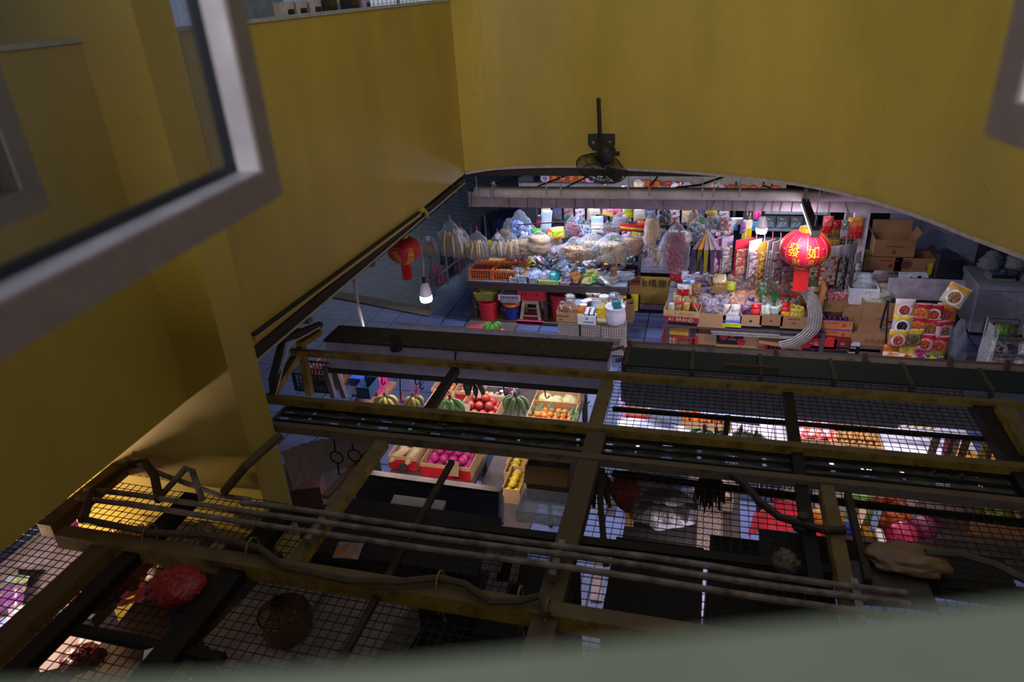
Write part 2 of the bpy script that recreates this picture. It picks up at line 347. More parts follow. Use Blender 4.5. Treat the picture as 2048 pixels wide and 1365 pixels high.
# camera-side wall, deep sill in front of the lens
sl = [(-12, -1.6), (-5, -.45), (-2.0, .34), (-1.134, .597), (-.794, .685), (-.464, .781), (-.055, .92), (.281, 1.035), (.579, 1.136), (1.2, 1.35), (2.2, 1.7), (7, 3.1), (14, 4.4)]
wb_ = B(); wb_.bb((-4, -.5, 0), (4, -.35, 4.76)); wb_.bb((-4, -.5, 4.76), (-1.68, -.35, 7.4)); struct(wb_.obj('wall_front_blocker', YEL))  # upper left pier added out of view to keep gallery light off the column
se = [V((x * .16, y * .16, 0)) for x, y in sl]; sb = B(); k = len(se)
vs = []
for p in se:
    for dy, zz in ((0, -.012), (-.006, 0), (-.5, 0), (-.5, -.07), (0, -.07)): vs.append((p.x + dy * -.3, p.y + dy, 4.84 + zz))
sb.add(vs, [(i * 5 + j, i * 5 + (j + 1) % 5, i * 5 + 5 + (j + 1) % 5, i * 5 + 5 + j) for i in range(k - 1) for j in range(5)] + [(4, 3, 2, 1, 0), tuple(range((k - 1) * 5, k * 5))])
struct(sb.obj('windowsill', M('#7f8a78', .6, 0, .12, 9, '', '#6d7562')))
# casement windows
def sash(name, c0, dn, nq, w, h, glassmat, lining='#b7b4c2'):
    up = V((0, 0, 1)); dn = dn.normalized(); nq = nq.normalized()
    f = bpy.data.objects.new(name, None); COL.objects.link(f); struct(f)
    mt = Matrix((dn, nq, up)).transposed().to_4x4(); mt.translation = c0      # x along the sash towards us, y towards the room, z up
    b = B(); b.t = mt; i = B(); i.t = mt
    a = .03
    i.bb((a, -.05, a), (a + .002, -.004, h - a)); i.bb((a, -.05, a - .001), (w - a, -.004, a + .001)); i.obj('rebate_tint', M(lining, .45), f)  # rebate faces tinted apart; the pale default puts incoming light into the colour
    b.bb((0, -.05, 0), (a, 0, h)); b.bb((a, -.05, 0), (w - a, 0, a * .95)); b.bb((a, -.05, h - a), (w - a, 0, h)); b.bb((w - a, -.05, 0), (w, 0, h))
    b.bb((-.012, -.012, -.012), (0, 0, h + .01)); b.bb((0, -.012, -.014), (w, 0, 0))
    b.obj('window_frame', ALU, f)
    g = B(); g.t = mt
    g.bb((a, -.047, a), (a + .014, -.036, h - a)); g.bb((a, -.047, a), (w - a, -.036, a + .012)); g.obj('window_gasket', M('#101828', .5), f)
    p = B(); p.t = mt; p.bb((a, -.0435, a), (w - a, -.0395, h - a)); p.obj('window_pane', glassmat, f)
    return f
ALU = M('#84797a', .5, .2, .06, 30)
GLS = M('#59626a', .08, 0, .35, 3, 'film', None, 0, .27)
d1 = ray(1316, -53); d1.z = 0; c0 = EYE + ray(555, 375) * 1.1
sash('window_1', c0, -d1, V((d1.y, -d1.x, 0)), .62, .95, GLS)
c1 = EYE + ray(85, 405) * 1.45
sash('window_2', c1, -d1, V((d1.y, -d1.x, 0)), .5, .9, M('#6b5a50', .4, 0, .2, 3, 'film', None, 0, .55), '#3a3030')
d2 = ray(1029, -34); d2.z = 0; c2 = EYE + ray(1985, 252) * 1.0
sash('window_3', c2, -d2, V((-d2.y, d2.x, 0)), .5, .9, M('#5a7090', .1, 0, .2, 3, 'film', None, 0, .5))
T(B().bb((0, 0, 0), (.25, .02, .012)).obj('window_stay', BLK, loc=tuple(EYE + ray(2010, 268) * 1.0), rz=-1.25), 'dark metal stay bar under the casement at the right edge', 'window stay')

# ------------------------------------------------------------------ upper corridor behind the left parapet
struct(B().bb((-6.6, -1, 3.6), (-6.5, 14, 6.4)).obj('wall_corridor', M('#8f9ab2', .7)))
struct(B().bb((-6.5, -1, 6.3), (-3.0, 14, 6.4)).obj('ceiling_corridor', M('#9a9aa2', .7)))
struct(B().bb((-4.55, 6.15, 3.6), (-4.2, 7.05, 6.3)).obj('pillar_corridor', M('#b4bfd4', .6)))
g = B()
for i in range(26): g.tube([(-3.75, 6.85 + i * .12, 4.6), (-3.75, 6.85 + i * .12, 5.4)], .004, 4)
for i in range(7): g.tube([(-3.75, 6.85, 4.65 + i * .12), (-3.75, 9.85, 4.65 + i * .12)], .004, 4)
for yy in (6.85, 7.85, 8.85): g.bar((-3.74, yy, 3.7), (-3.74, yy, 5.4), .03, .03)
rk = T(g.obj('display_grid', M('#8b8f98', .4, .6)), 'grey wire display grid standing behind the top of the parapet', 'display grid')
cols = ['#2a2a33', '#c9b6b0', '#1c1c22', '#6b5248', '#777584', '#232228', '#a8927f', '#8a6a1e', '#d8c7b8', '#33323a']
nm = ['black', 'cream', 'glossy black', 'brown', 'grey', 'charcoal', 'beige', 'mustard', 'pale', 'dark grey']
for i in range(10):
    yy = 7.0 + i * .27; b = B()
    for k in range(7): b.tube([(0, k * .025 - .08, .0), (.01, k * .026 - .08, -.16), (.005 * (k % 3), k * .027 - .08, -.34)], .012, 5)
    T(b.obj('hanging_accessory', M(cols[i], .35), loc=(-3.70, yy, 5.28)), nm[i] + ' accessory bundle hung on the wire grid above the parapet, %s from the corner' % ['tenth', 'ninth', 'eighth', 'seventh', 'sixth', 'fifth', 'fourth', 'third', 'second', 'first'][i], 'accessory', 'bundles hung on the wire grid')
for i, (px, pw, c) in enumerate([(572, 24, '#d9c8c4'), (598, 26, '#cfc0c2'), (628, 26, '#c9b9c0'), (660, 30, '#3a332e'), (704, 34, '#26262c'), (730, 20, '#b9a9c8')]):
    p = X(px, 40, -3.45); b = B(); b.box((0, 0, 0), (.12, pw * .0048, .16)); b.box((.061, 0, -.02), (.004, pw * .004, .09), 1)
    T(b.obj('goods_packet', [M(c, .3), M('#17161b', .2)], loc=(-3.45, p.y, 4.90)), ['cream packet with black window nearest the blue corridor pillar', 'second cream packet along the parapet ledge', 'pale packet with shiny black contents on the parapet ledge', 'brown packet on the parapet ledge', 'long black case lying on the parapet ledge', 'lilac box last along the parapet ledge'][i], 'packet', 'packets on the parapet ledge')
for i, (px, w_, c, lb) in enumerate([(20, .35, '#30343c', 'dark panel seen through the dirty window pane'), (62, .12, '#6a4028', 'brown board leaning behind the parapet seen through the pane'), (92, .08, '#9aa0ab', 'pale grey post behind the parapet seen through the pane')]):
    p = X(px, 60, -4.0); T(B().bb((-4.05, p.y - w_ / 2, 3.6), (-4.0, p.y + w_ / 2, 6.2)).obj(['panel', 'board', 'post'][i], M(c, .5)), lb, ['panel', 'board', 'post'][i])

# ------------------------------------------------------------------ wall fan on the curved wall
fp = Y(1203, 285, 8.86)
fan = thing('wall_fan', 'black caged wall fan bolted low on the yellow curved wall', 'fan', tuple(fp))
FK = M('#241f20', .5, .2)
b = B(); pl = [(-.165, .1), (.165, .1), (.165, -.03), (.10, -.1), (-.10, -.1), (-.165, -.03)]
b.add([(x, 0, z) for x, z in pl] + [(x, .02, z) for x, z in pl], [tuple(range(6)), tuple(reversed(range(6, 12)))] + [(i, i + 6, (i + 1) % 6 + 6, (i + 1) % 6) for i in range(6)])
b.obj('mounting_plate', FK, fan)
for s in (-1, 1): B().tube([(s * .10, -.006, .0), (s * .10, .002, .0)], .018, 10).obj('bolt', M('#9a8a50', .5, .5), fan)
B().tube([(-.03, -.03, .52), (-.012, -.03, .0), (0, -.05, -.08)], [.024, .024, .02], 8).obj('mounting_rod', FK, fan)
q0 = Y(1210, 312, 8.65) - fp; nrm = V((-.28, .24, -.93)).normalized(); q1 = q0 + nrm * .17
up = nrm.orthogonal().normalized(); sd = nrm.cross(up); MT = Matrix((up, sd, nrm)).transposed().to_4x4(); MT.translation = q0
b = B(); b.t = MT; b.lathe([(0, -.15), (.07, -.145), (.105, -.10), (.11, 0), (.09, .06), (.05, .1), (0, .1)], 16); b.obj('motor_housing', FK, fan, smooth=True)
B().tube([q0 + V((.09, 0, .02)), q0 + V((.17, 0, .03))], [.02, .028], 8).obj('knob', BLK, fan)
B().tube([(0, -.05, -.06), q0 * .5 + V((0, -.04, -.02)), q0 + V((0, 0, .05))], .025, 8).obj('neck', FK, fan)
b = B(); b.t = MT
for rr, zz in ((.31, .17), (.315, .16), (.30, .19), (.22, .09), (.22, .245), (.13, .07), (.13, .27), (.05, .275)):
    b.tube([(rr * cos(2 * pi * k / 36), rr * sin(2 * pi * k / 36), zz) for k in range(37)], .004, 4)
for k in range(44):
    a = 2 * pi * k / 44; b.tube([(.06 * cos(a), .06 * sin(a), .06), (.2 * cos(a), .2 * sin(a), .085), (.31 * cos(a), .31 * sin(a), .165), (.24 * cos(a), .24 * sin(a), .235), (.05 * cos(a), .05 * sin(a), .275)], .0028, 4)
b.obj('cage', FK, fan)
b = B(); b.t = MT
for k in range(3):
    a0 = 2 * pi * k / 3; b.grid(lambda u, v: ((.05 + .23 * v) * cos(a0 + (u - .5) * .9), (.05 + .23 * v) * sin(a0 + (u - .5) * .9), .17 + (u - .5) * .06), 6, 5)
b.obj('blade_set', M('#2b2628', .35), fan)

# ------------------------------------------------------------------ steel lattice of stall roofs below us
ZT = 2.25
def beam(label, a, b, w=.07, h=.09, mat=DY, name='roof_beam', cat='beam', group='painted roof beams of the stalls'):
    a, b = V(a), V(b); m_ = (a + b) / 2; q = B(); n_ = max(1, int((b - a).length / .5))
    for i in range(n_): q.bar(a + (b - a) * i / n_ - m_, a + (b - a) * (i + 1) / n_ - m_, w, h)
    return T(q.obj(name, mat, loc=tuple(m_)), label, cat, group)
beam('yellow roof beam running in front of the white signboard', (-3.4, 4.815, 2.275), (3.3, 4.815, 2.275), .05, .05)
beam('second yellow roof beam, just beyond the perforated cable tray', (-3.28, 4.07, 2.27), (3.3, 4.07, 2.27), .06, .058)
beam('yellow roof beam with the sagging conduit tied along it', (-3.55, 2.46, ZT), (.9, 2.46, ZT), .09, .1, DY2)
beam('grey channel along the near edge of the cable tray', (-3.0, 3.735, 2.262), (3.3, 3.735, 2.262), .05, .06, M('#7d6e62', .8, 0, .1, 8, 'dirt', '#33291f'), 'channel_beam')
for i, (x, ya, yb, w_, h_, mt, lb) in enumerate([
    (-.668, 4.80, 4.06, .085, .08, DY, 'yellow cross beam between the two yellow beams, right of the white signboard'),
    (-.635, 4.06, 2.1, .125, .1, M('#54421f', .8, 0, .2, 8, 'dirt', '#2a1e12'), 'thick yellow cross beam crossing the three thin pipes'),
    (-2.065, 3.72, 2.46, .08, .07, DY, 'yellow cross beam slanting beside the hanging hooks'),
    (-3.72, 3.2, 2.5, .1, .09, M('#5a4524', .8, 0, .1, 6, 'dirt', '#2a1e14'), 'dull brown cross beam against the foot of the pillar'),
    (-3.23, 2.46, 1.2, .13, .08, M('#6a4d22', .8, 0, .1, 6, 'dirt', '#2c1f12'), 'brown beam dropping out of the picture at the lower left'),
    (-3.02, 2.95, 1.2, .10, .07, IRON, 'dark beam parallel to the brown one at the lower left'),
    (-2.36, 2.95, 1.2, .14, .07, IRON, 'broad dark beam the red carrier bag leans on'),
    (.63, 4.8, 2.9, .07, .06, IRON, 'dark cross beam in the middle of the right-hand wire roof'),
    (.765, 3.72, 2.3, .072, .1, DY, 'yellow cross beam right of the red cloth'),
    (.88, 3.7, 3.0, .035, .05, RUST, 'thin rusty pipe standing beside the yellow cross beam'),
    (-1.9, 4.8, 4.1, .06, .06, IRON, 'dark strut between the boxes of pomegranates'),
    (1.87, 4.9, 2.6, .12, .08, IRON, 'broad dark cross beam near the right edge'),
    (-1.52, 3.6, 1.6, .035, .03, RUST, 'thin rusty angle bar over the foam boxes')]):
    beam(lb, (x, ya, ZT - .02), (x, yb, ZT - .02), w_, h_, mt, 'cross_beam')
beam('short yellow brace slanting at the right edge', Z(2005, 815, 2.3), Z(2060, 905, 2.3), .09, .07, DY, 'brace', 'brace')
beam('dark rail under the wire roof beside the hanging bananas', (-.6, 4.575, 2.13), (3.2, 4.60, 2.13), .03, .025, IRON, 'rail', 'rail', 'dark rails under the wire roof')
beam('dark rail under the wire roof above the red cloth', (-.5, 3.80, 2.12), (3.2, 3.72, 2.12), .035, .03, IRON, 'rail', 'rail', 'dark rails under the wire roof')
beam('short dark bar across the wire at the lower left', (-3.1, 1.93, 2.2), (-2.1, 1.93, 2.2), .05, .04, IRON, 'rail', 'rail', 'dark rails under the wire roof')
beam('dark wall plate at the back of the foam boxes', (-2.0, 3.02, 2.18), (3.0, 3.15, 2.15), .06, .08, IRON, 'rail', 'rail', 'dark rails under the wire roof')
for i, (y_, lb) in enumerate([(2.82, 'farthest of the three thin grey pipes'), (2.755, 'middle of the three thin grey pipes'), (2.67, 'nearest of the three thin grey pipes')]):
    x0 = (-2.55, -3.62, -3.6)[i]
    T(B().tube([(x0 + (1.0 - x0) * k / 12, y_ + .004 * sin(k * 1.7), 2.36 + .006 * sin(k)) for k in range(13)], .017, 8).obj('conduit_pipe', PIPE), lb, 'pipe', 'thin pipes crossing the stall roofs')
for i, px in enumerate((620, 1112, 1715)):
    p = Z(px, (1068, 1120, 1190)[i], 2.36); b = B(); b.bar((p.x, 2.62, 2.33), (p.x, 2.88, 2.33), .035, .05)
    T(b.obj('pipe_clamp', PIPE), ['grey clamp bar holding the three pipes near the pillar', 'grey clamp bar holding the three pipes at the thick cross beam', 'grey clamp bar at the right end of the three pipes'][i], 'clamp', 'clamp bars on the pipes')
b = B(); p = Z(280, 930, 2.3); pts_ = [Z(*q, 2.36) for q in ((250, 918), (330, 952), (440, 992), (500, 1000))]; b.tube(pts_, .016, 7)
T(b.obj('bent_pipe', PIPE), 'grey pipe reaching back to the pillar foot', 'pipe')
pts_ = [Z(320, 995, 2.3), Z(372, 937, 2.45), Z(384, 942, 2.45), Z(405, 1003, 2.3)]
T(B().tube(pts_, .02, 7).obj('bent_pipe', PIPE), 'grey pipe bent into an upturned V in front of the pillar', 'pipe')
pts_ = [Z(448, 985, 2.4), X(490, 935, -2.55), X(560, 872, -2.5)]
T(B().tube(pts_, .028, 7).obj('bent_pipe', M('#4b3c22', .9, 0, .1, 9, 'dirt', '#1c150e')), 'dirt-caked pipe climbing past the pillar corner', 'pipe')
pts_ = [Z(*q, 2.36) for q in ((165, 1040), (185, 985), (255, 932), (290, 925), (308, 950), (318, 1000))]
T(B().tube(pts_, .028, 7).obj('drain_hose', M('#3c2d1c', .8)), 'thick brown hose looped over the frame by the pillar', 'hose')
b = B(); px_ = [(170, 1040), (300, 1066), (420, 1072), (520, 1098), (570, 1135), (700, 1163), (800, 1165), (880, 1157), (930, 1170), (985, 1205), (1040, 1203), (1080, 1193), (1095, 1230)]
b.tube([Z(x, y, 2.34) for x, y in px_], .02, 7); T(b.obj('sagging_conduit', M('#4d4032', .9)), 'dusty conduit sagging along the yellow beam nearest us', 'conduit')
for i, (x, y) in enumerate([(300, 1072), (505, 1100), (880, 1168), (1040, 1200), (1095, 1225)]):
    p = Z(x, y, 2.3); b = B()
    b.tube([p + V((.0, .06 * cos(k * pi / 5), .07 * sin(k * pi / 5))) for k in range(11)], .006, 4)
    for k in range(3): b.tube([p + V((0, -.05, -.03)), p + V((.03 * (k - 1), -.06, -.12 - .04 * k))], .005, 4)
    T(b.obj('wire_tie', M('#7a6a3c', .8)), ['string tie at the corner end of the sagging conduit', 'frayed tie left of the sagging conduit', 'knotted tie with a dangling tuft on the conduit', 'single tie where the conduit sags right', 'tie at the right end of the conduit'][i], 'tie', 'ties on the sagging conduit')
# perforated cable tray
tr = B(); x0, x1, ya, yb = -3.05, 3.3, 3.80, 4.16; nx, ny = 254, 15; dx = (x1 - x0) / nx; dy = (yb - ya) / ny
fs = []; vs = [(x0 + i * dx, ya + j * dy, 2.2 + .004 * sin(i * .21)) for j in range(ny + 1) for i in range(nx + 1)]
for j in range(ny):
    for i in range(nx):
        ph = i % 8; hole = (ph in (2, 3, 4) and j in (2, 5, 8, 11, 13) and (i // 8) % 2 == 0) or (ph == 3 and j in (3, 6, 9) and (i // 8) % 2 == 1)
        if hole: continue
        a_ = j * (nx + 1) + i; fs.append((a_, a_ + 1, a_ + nx + 2, a_ + nx + 1))
tr.add(vs, fs); ct = thing('cable_tray', 'dusty perforated cable tray lying between two roof beams', 'cable tray')
tr.obj('tray_plate', M('#5a5a52', .9, 0, .3, 10, '', '#2f2a24'), ct)
b = B()
for k in range(3): b.tube([(-3 + i * .3, 3.87 + .09 * k + .02 * noise.noise((i * .9, k, 2)), 2.22) for i in range(22)], .011, 5)
b.obj('cable', IRON, ct)
# welded wire mesh
def wiremesh(label, x0, x1, y0, y1, z, p=.05, r=.0028, mat=None, sag=.012):
    b = B(); sd_ = int(x0 * 100)
    def pt(x, y): return (x, y, z + sag * noise.noise((x * 1.5, y * 1.5, sd_)))
    i = 0
    while x0 + i * p <= x1 + 1e-6:
        x = x0 + i * p; nn_ = max(2, int((y1 - y0) / .25)); b.tube([pt(x + .004 * noise.noise((x, k, 1)), y0 + (y1 - y0) * k / nn_) for k in range(nn_ + 1)], r, 4, caps=False); i += 1
    i = 0
    while y0 + i * p <= y1 + 1e-6:
        y = y0 + i * p; nn_ = max(2, int((x1 - x0) / .25)); b.tube([pt(x0 + (x1 - x0) * k / nn_, y) for k in range(nn_ + 1)], r, 4, caps=False); i += 1
    return T(b.obj('wire_mesh', mat or M('#2a2019', .8, .3)), label, 'wire mesh', 'welded wire roofs')
wiremesh('welded wire roof right of the signboard, between two yellow beams', -.62, 1.84, 4.1, 5.12, 2.19)
wiremesh('welded wire strip beneath the cable tray on the right', -.58, 3.0, 3.75, 4.1, 2.15)
wiremesh('welded wire roof over the red cloth and bags of fruit', -.57, 3.0, 2.3, 3.72, 2.19)
wiremesh('dark welded wire roof over the foam boxes', -2.28, -.70, 1.4, 2.98, 2.19)
wiremesh('welded wire roof where the red carrier bag lies', -2.98, -2.42, 1.2, 3.05, 2.19)
wiremesh('welded wire roof at the far lower left beside the wall', -4.6, -3.08, 1.0, 3.05, 2.17)
# ------------------------------------------------------------------ item builders (local frame: base at z=0, front towards -y)
def rect(x0, x1, yt, yb, Yv):
    xm = (x0 + x1) / 2; lo = Y(xm, yb, Yv); hi = Y(xm, yt, Yv); s = (Y(xm, (yt + yb) / 2, Yv) - EYE).length / 1440
    return V(((lo.x + hi.x) / 2, Yv, lo.z)), (x1 - x0) * s, hi.z - lo.z
def open_box(b, w, d, h, t=.007, mi=0):
    b.bb((-w / 2, 0, 0), (w / 2, t, h), mi); b.bb((-w / 2, d - t, 0), (w / 2, d, h), mi); b.bb((-w / 2, t, 0), (-w / 2 + t, d - t, h), mi); b.bb((w / 2 - t, t, 0), (w / 2, d - t, h), mi)
    b.bb((-w / 2 + t, t, 0), (w / 2 - t, d - t, t), mi); return b
def carton(label, loc, w, d, h, mat, bands=(), texts=(), flaps=0, rz=0, group=None, opened=True, name='carton', cat='box'):
    t = thing(name, label, cat, tuple(loc), rz, group); b = B()
    if opened: open_box(b, w, d, h)
    else: b.bb((-w / 2, 0, 0), (w / 2, d, h)); b.bb((-.003, -.0015, h - .0005), (.003, d, h + .001))
    bd = b.obj('body', mat, t)
    for z0, z1, c in bands: B().bb((-w / 2 - .0015, -.002, z0 * h), (w / 2 + .0015, .003, z1 * h)).obj('printed_band', M(c, .5), bd)
    for s, size, x, z, c in texts:
        if s[0] == '~':                      # print too small to read: short bars of ink
            q = B(); n_ = int(s[1:])
            for k in range(n_): q.box((x * w + (k - (n_ - 1) / 2) * size * .75, -.003, z * h), (size * .5, .002, size * (.5 + .2 * (k % 2))))
            q.obj('print', M(c, .6), bd); continue
        text(s, size, (x * w, -.0035, z * h), M(c, .6), bd)
    if flaps & 1: B().box((0, -d * .1, h - d * .09), (w, .005, d * .36), rx=-.75).obj('flap', mat, t)
    if flaps & 2: B().box((0, d + .03, h + .09), (w, .005, .2), rx=-.25).obj('flap', mat, t)
    if flaps & 4: B().box((-w / 2 - .03, d / 2, h + .05), (.005, d, .14), ry=-.5).obj('flap', mat, t)
    if flaps & 8: B().box((w / 2 + .03, d / 2, h + .05), (.005, d, .14), ry=.5).obj('flap', mat, t)
    return t
def cartonY(label, x0, x1, yt, yb, Yv, d, mat, **k):
    p, w, h = rect(x0, x1, yt, yb, Yv); o = carton(label, p, w, d, h, mat, **k); o['_w'] = w; o['_h'] = h; o['_d'] = d; return o
_proto = {}
def pillow(w, h, t, fn, seed=0, nu=12, nv=14):
    b = B()
    def bul(u, v): return (1 - (2 * u - 1) ** 4) * (1 - (2 * v - 1) ** 6)
    for sgn in (-1, 1):
        b.grid(lambda u, v: ((u - .5) * w * sgn * -1, sgn * (t / 2 * bul(u, v) * (1 + .5 * noise.noise((u * 5, v * 5, seed + sgn))) + .001), v * h), nu, nv, fn if sgn < 0 else 0)
    return b
def dish(top, bot, rim, food):      # printed packet: coloured head and foot, a round dish in the middle
    def f(u, v):
        u = 1 - u; r = sqrt(((u - .52) * 1.0) ** 2 + ((v - .42) * 1.15) ** 2)
        if r < .24: return 3
        if r < .33: return 2
        return 0 if v > .70 else 1
    return f
def pack(name, label, cat, loc, w, h, t, cols, fn=None, rot=0, rx=0, ry=0, group=None, rough=.22):
    key = (name, round(w, 3), round(h, 3), tuple(cols), fn)
    if key not in _proto:
        f = (lambda u, v: int(v * len(cols) * .999)) if fn == 'rows' else (lambda u, v: 0)
        mts = [dishprint(cols, w, h)] if fn == 'dish' else [printed(cols, rough)] if fn == 'mix' else [M(c, rough, 0, .1, 30) for c in cols]
        _proto[key] = pillow(w, h, t, f, len(_proto)).mesh(name, mts, True)
    o = bpy.data.objects.new(name, _proto[key]); COL.objects.link(o); o.location = loc; o.rotation_euler = (rx, ry, rot); return T(o, label, cat, group)
def bag(label, loc, w, h, t, kind='blob', col='#b08a55', fill=.65, filmc='#b4b8c6', alpha=.13, neck=.12, tie=None, tag=None, group=None, rz=0, name='plastic_bag', cat='bag', seed=None, rx=0, ry=0):
    """a soft clear bag: film, contents, tie and price tag; hangs from its top when tied"""
    seed = rnd.random() * 50 if seed is None else seed
    o = thing(name, label, cat, tuple(loc), rz, group, rx, ry)
    def prof(v): return (neck + (1 - neck) * min(1, max(0, (1 - v) / (1 - fill + .12))) ** .8) * (.75 + .25 * min(1, v / .15)) * .5
    def shell(k, top, amp):
        b = B(); nv = 14; n_ = 16; vs = []
        for j in range(nv + 1):
            v = j / nv * top
            for i in range(n_):
                a = 2 * pi * i / n_; q = prof(v) * k * (1 + amp * noise.noise((cos(a) * 2.3 + seed, sin(a) * 2.3, v * 6)))
                zz = v * h + .012 * noise.noise((a, v * 3, seed)) * (1 if j else .3)
                vs.append((cos(a) * q * w, sin(a) * q * t, max(.002, zz) if j else .004))
        fs = [(j * n_ + i, j * n_ + (i + 1) % n_, (j + 1) * n_ + (i + 1) % n_, (j + 1) * n_ + i) for j in range(nv) for i in range(n_)]
        fs += [tuple(reversed(range(n_))), tuple(range(nv * n_, nv * n_ + n_))]
        return b.add(vs, fs)
    shell(1, 1, .45).obj('film', film(filmc, alpha), o, smooth=True)
    c = M(col, .55, 0, .25, 40, '', None, 0, 1, .5)
    if kind == 'blob': shell(.90, fill, .35).obj('contents', c, o, smooth=True)
    elif kind == 'sticks':
        b = B(); ns = max(4, int(w / .034))
        for i in range(ns):
            x = (i / (ns - 1) - .5) * w * .8; yy = (rnd.random() - .5) * t * .5; l = h * fill * (.8 + .25 * rnd.random())
            b.tube([(x * 1.08, yy, .012), (x, yy * .9, l * .5), (x * .7, yy * .5, l)], [.023, .027, .014], 7)
        b.obj('contents', c, o, smooth=True)
    elif kind == 'curl':
        b = B()
        for i in range(190):
            v = rnd.random() ** .8 * fill; a = rnd.random() * 6.28; q = prof(v) * .86 * rnd.random() ** .2; x, y_, z_ = cos(a) * q * w, sin(a) * q * t, v * h + .01
            e = V((rnd.random() - .5, rnd.random() - .5, rnd.random() - .5)).normalized() * .024; b.tube([V((x, y_, z_)) - e, V((x, y_, z_ + .008)), V((x, y_, z_)) + e], .006, 4)
        shell(.75, fill * .9, .3); b2 = shell(.66, fill * .9, .3); n0 = len(b.v); b.add(b2.v, b2.f); b.obj('contents', c, o, smooth=True)
    elif kind == 'packs':
        b = B()
        for i in range(26):
            v = (i // 4) / 7 * fill; x = ((i % 4) - 1.5) * w * .17 * (1.1 - v * .5); q = pillow(w * .3, h * .2, t * .22, lambda u, v_: 0, i); R3 = Euler((rnd.random() - .5, (rnd.random() - .5) * 2, rnd.random() * 3)).to_matrix(); c3 = V((x, (rnd.random() - .5) * t * .45, v * h + h * .08))
            b.add([c3 + R3 @ (V(p_) - V((0, 0, h * .1))) for p_ in q.v], q.f, i % 3)
        lt = '#%02x%02x%02x' % tuple(min(255, int(int(col[k:k + 2], 16) * .6 + 95)) for k in (1, 3, 5)); dk = '#%02x%02x%02x' % tuple(int(int(col[k:k + 2], 16) * .5) for k in (1, 3, 5))
        b.obj('contents', [M(col, .25), M(lt, .25), M(dk, .25)], o, smooth=True)
    elif kind == 'saus':
        b = B()
        for i in range(130):
            v = rnd.random() * fill * .92; q = prof(v) * .78; x = (rnd.random() * 2 - 1) * q * w; y_ = -abs(rnd.random()) * q * t * .8 * sqrt(max(0, 1 - (x / max(q * w, .001)) ** 2)); a = .5 + rnd.random() * .7; e = V((cos(a), 0, -sin(a))) * min(.05, w * .25); c3 = V((x * .8, y_, v * h + .02)); b.tube([c3 - e, c3 - e * .8, c3 + e * .8, c3 + e], [.005, .015, .015, .005], 6)
        b.obj('contents', M(col, .2, 0, .35, 30), o, smooth=True)
    elif kind == 'balls':
        b = B(); r_ = min(w, t) * .13
        for i in range(34):
            v = rnd.random() * fill * .9; a = rnd.random() * 6.28; q = prof(v) * .74 * sqrt(rnd.random()); b.ball((cos(a) * q * w, sin(a) * q * t, v * h + r_), r_ * (.8 + .4 * rnd.random()), 7, 5, 0, .3, i)
        b.obj('contents', c, o, smooth=True)
    if tie:
        b = B(); b.tube([(0, 0, h * .97), (.004, 0, h * 1.07), (-.003, 0, h * 1.16)], [.012, .006, .004], 5); b.tube([(0, 0, h), (.03, -.01, h * 1.07)], .004, 4); b.obj('tie', M(tie, .4), o)
    if tag:
        B().box((w * .08, -t * .5, h * .9), (min(.07, w * .4), .003, .08), rx=.15, ry=.12).obj('price_tag', M(tag, .7), o)
    return o
def jar(label, loc, r, h, body, lid, group=None, name='jar', glass=.35):
    key = ('jar', r, h, body, lid)
    if key not in _proto:
        o = thing(name, label, 'jar', tuple(loc), 0, group)
        B().lathe([(r * .9, 0), (r, .01), (r, h * .78), (r * .85, h * .86)], 16).obj('jar_body', M(body, .12, 0, .3, 40, '', None, 0, 1, .15), o, smooth=True)
        B().lathe([(r * .93, h * .84), (r * .95, h * .86), (r * .95, h * .985), (r * .9, h)], 16).obj('lid', M(lid, .3), o, smooth=False)
        _proto[key] = o; return o
    return copy(_proto[key], tuple(loc), 0, label, group)
def crate(label, loc, w, d, h, mat, rz=0, group=None, name='plastic_crate', cat='crate', n_=9):
    o = thing(name, label, cat, tuple(loc), rz, group); b = B()
    for z0 in (0, h - .018): 
        for y_ in (.007, d - .007): b.bb((-w / 2, y_ - .007, z0), (w / 2, y_ + .007, z0 + .018))
        for s in (-1, 1): b.bb((s * w / 2 - .007, .014, z0), (s * w / 2 + .007, d - .014, z0 + .018))
    for x in (-w / 2, w / 2):
        for y_ in (.012, d - .012): b.bb((x - .014, y_ - .014, 0), (x + .014, y_ + .014, h + .004))
    b.bb((-w / 2, 0, .005), (w / 2, d, .012))
    for i in range(n_):
        x = (i + .5) / n_ - .5; 
        for y_ in (.007, d - .007): b.bb((x * w - .006, y_ - .003, .018), (x * w + .006, y_ + .003, h - .018))
        for s in (-1, 1): b.bb((s * w / 2 - .003, (x + .5) * d - .006, .018), (s * w / 2 + .003, (x + .5) * d + .006, h - .018))
    for zz in (h * .4, h * .65):
        for y_ in (.007, d - .007): b.bb((-w / 2, y_ - .003, zz), (w / 2, y_ + .003, zz + .006))
    b.obj('lattice', mat, o); return o
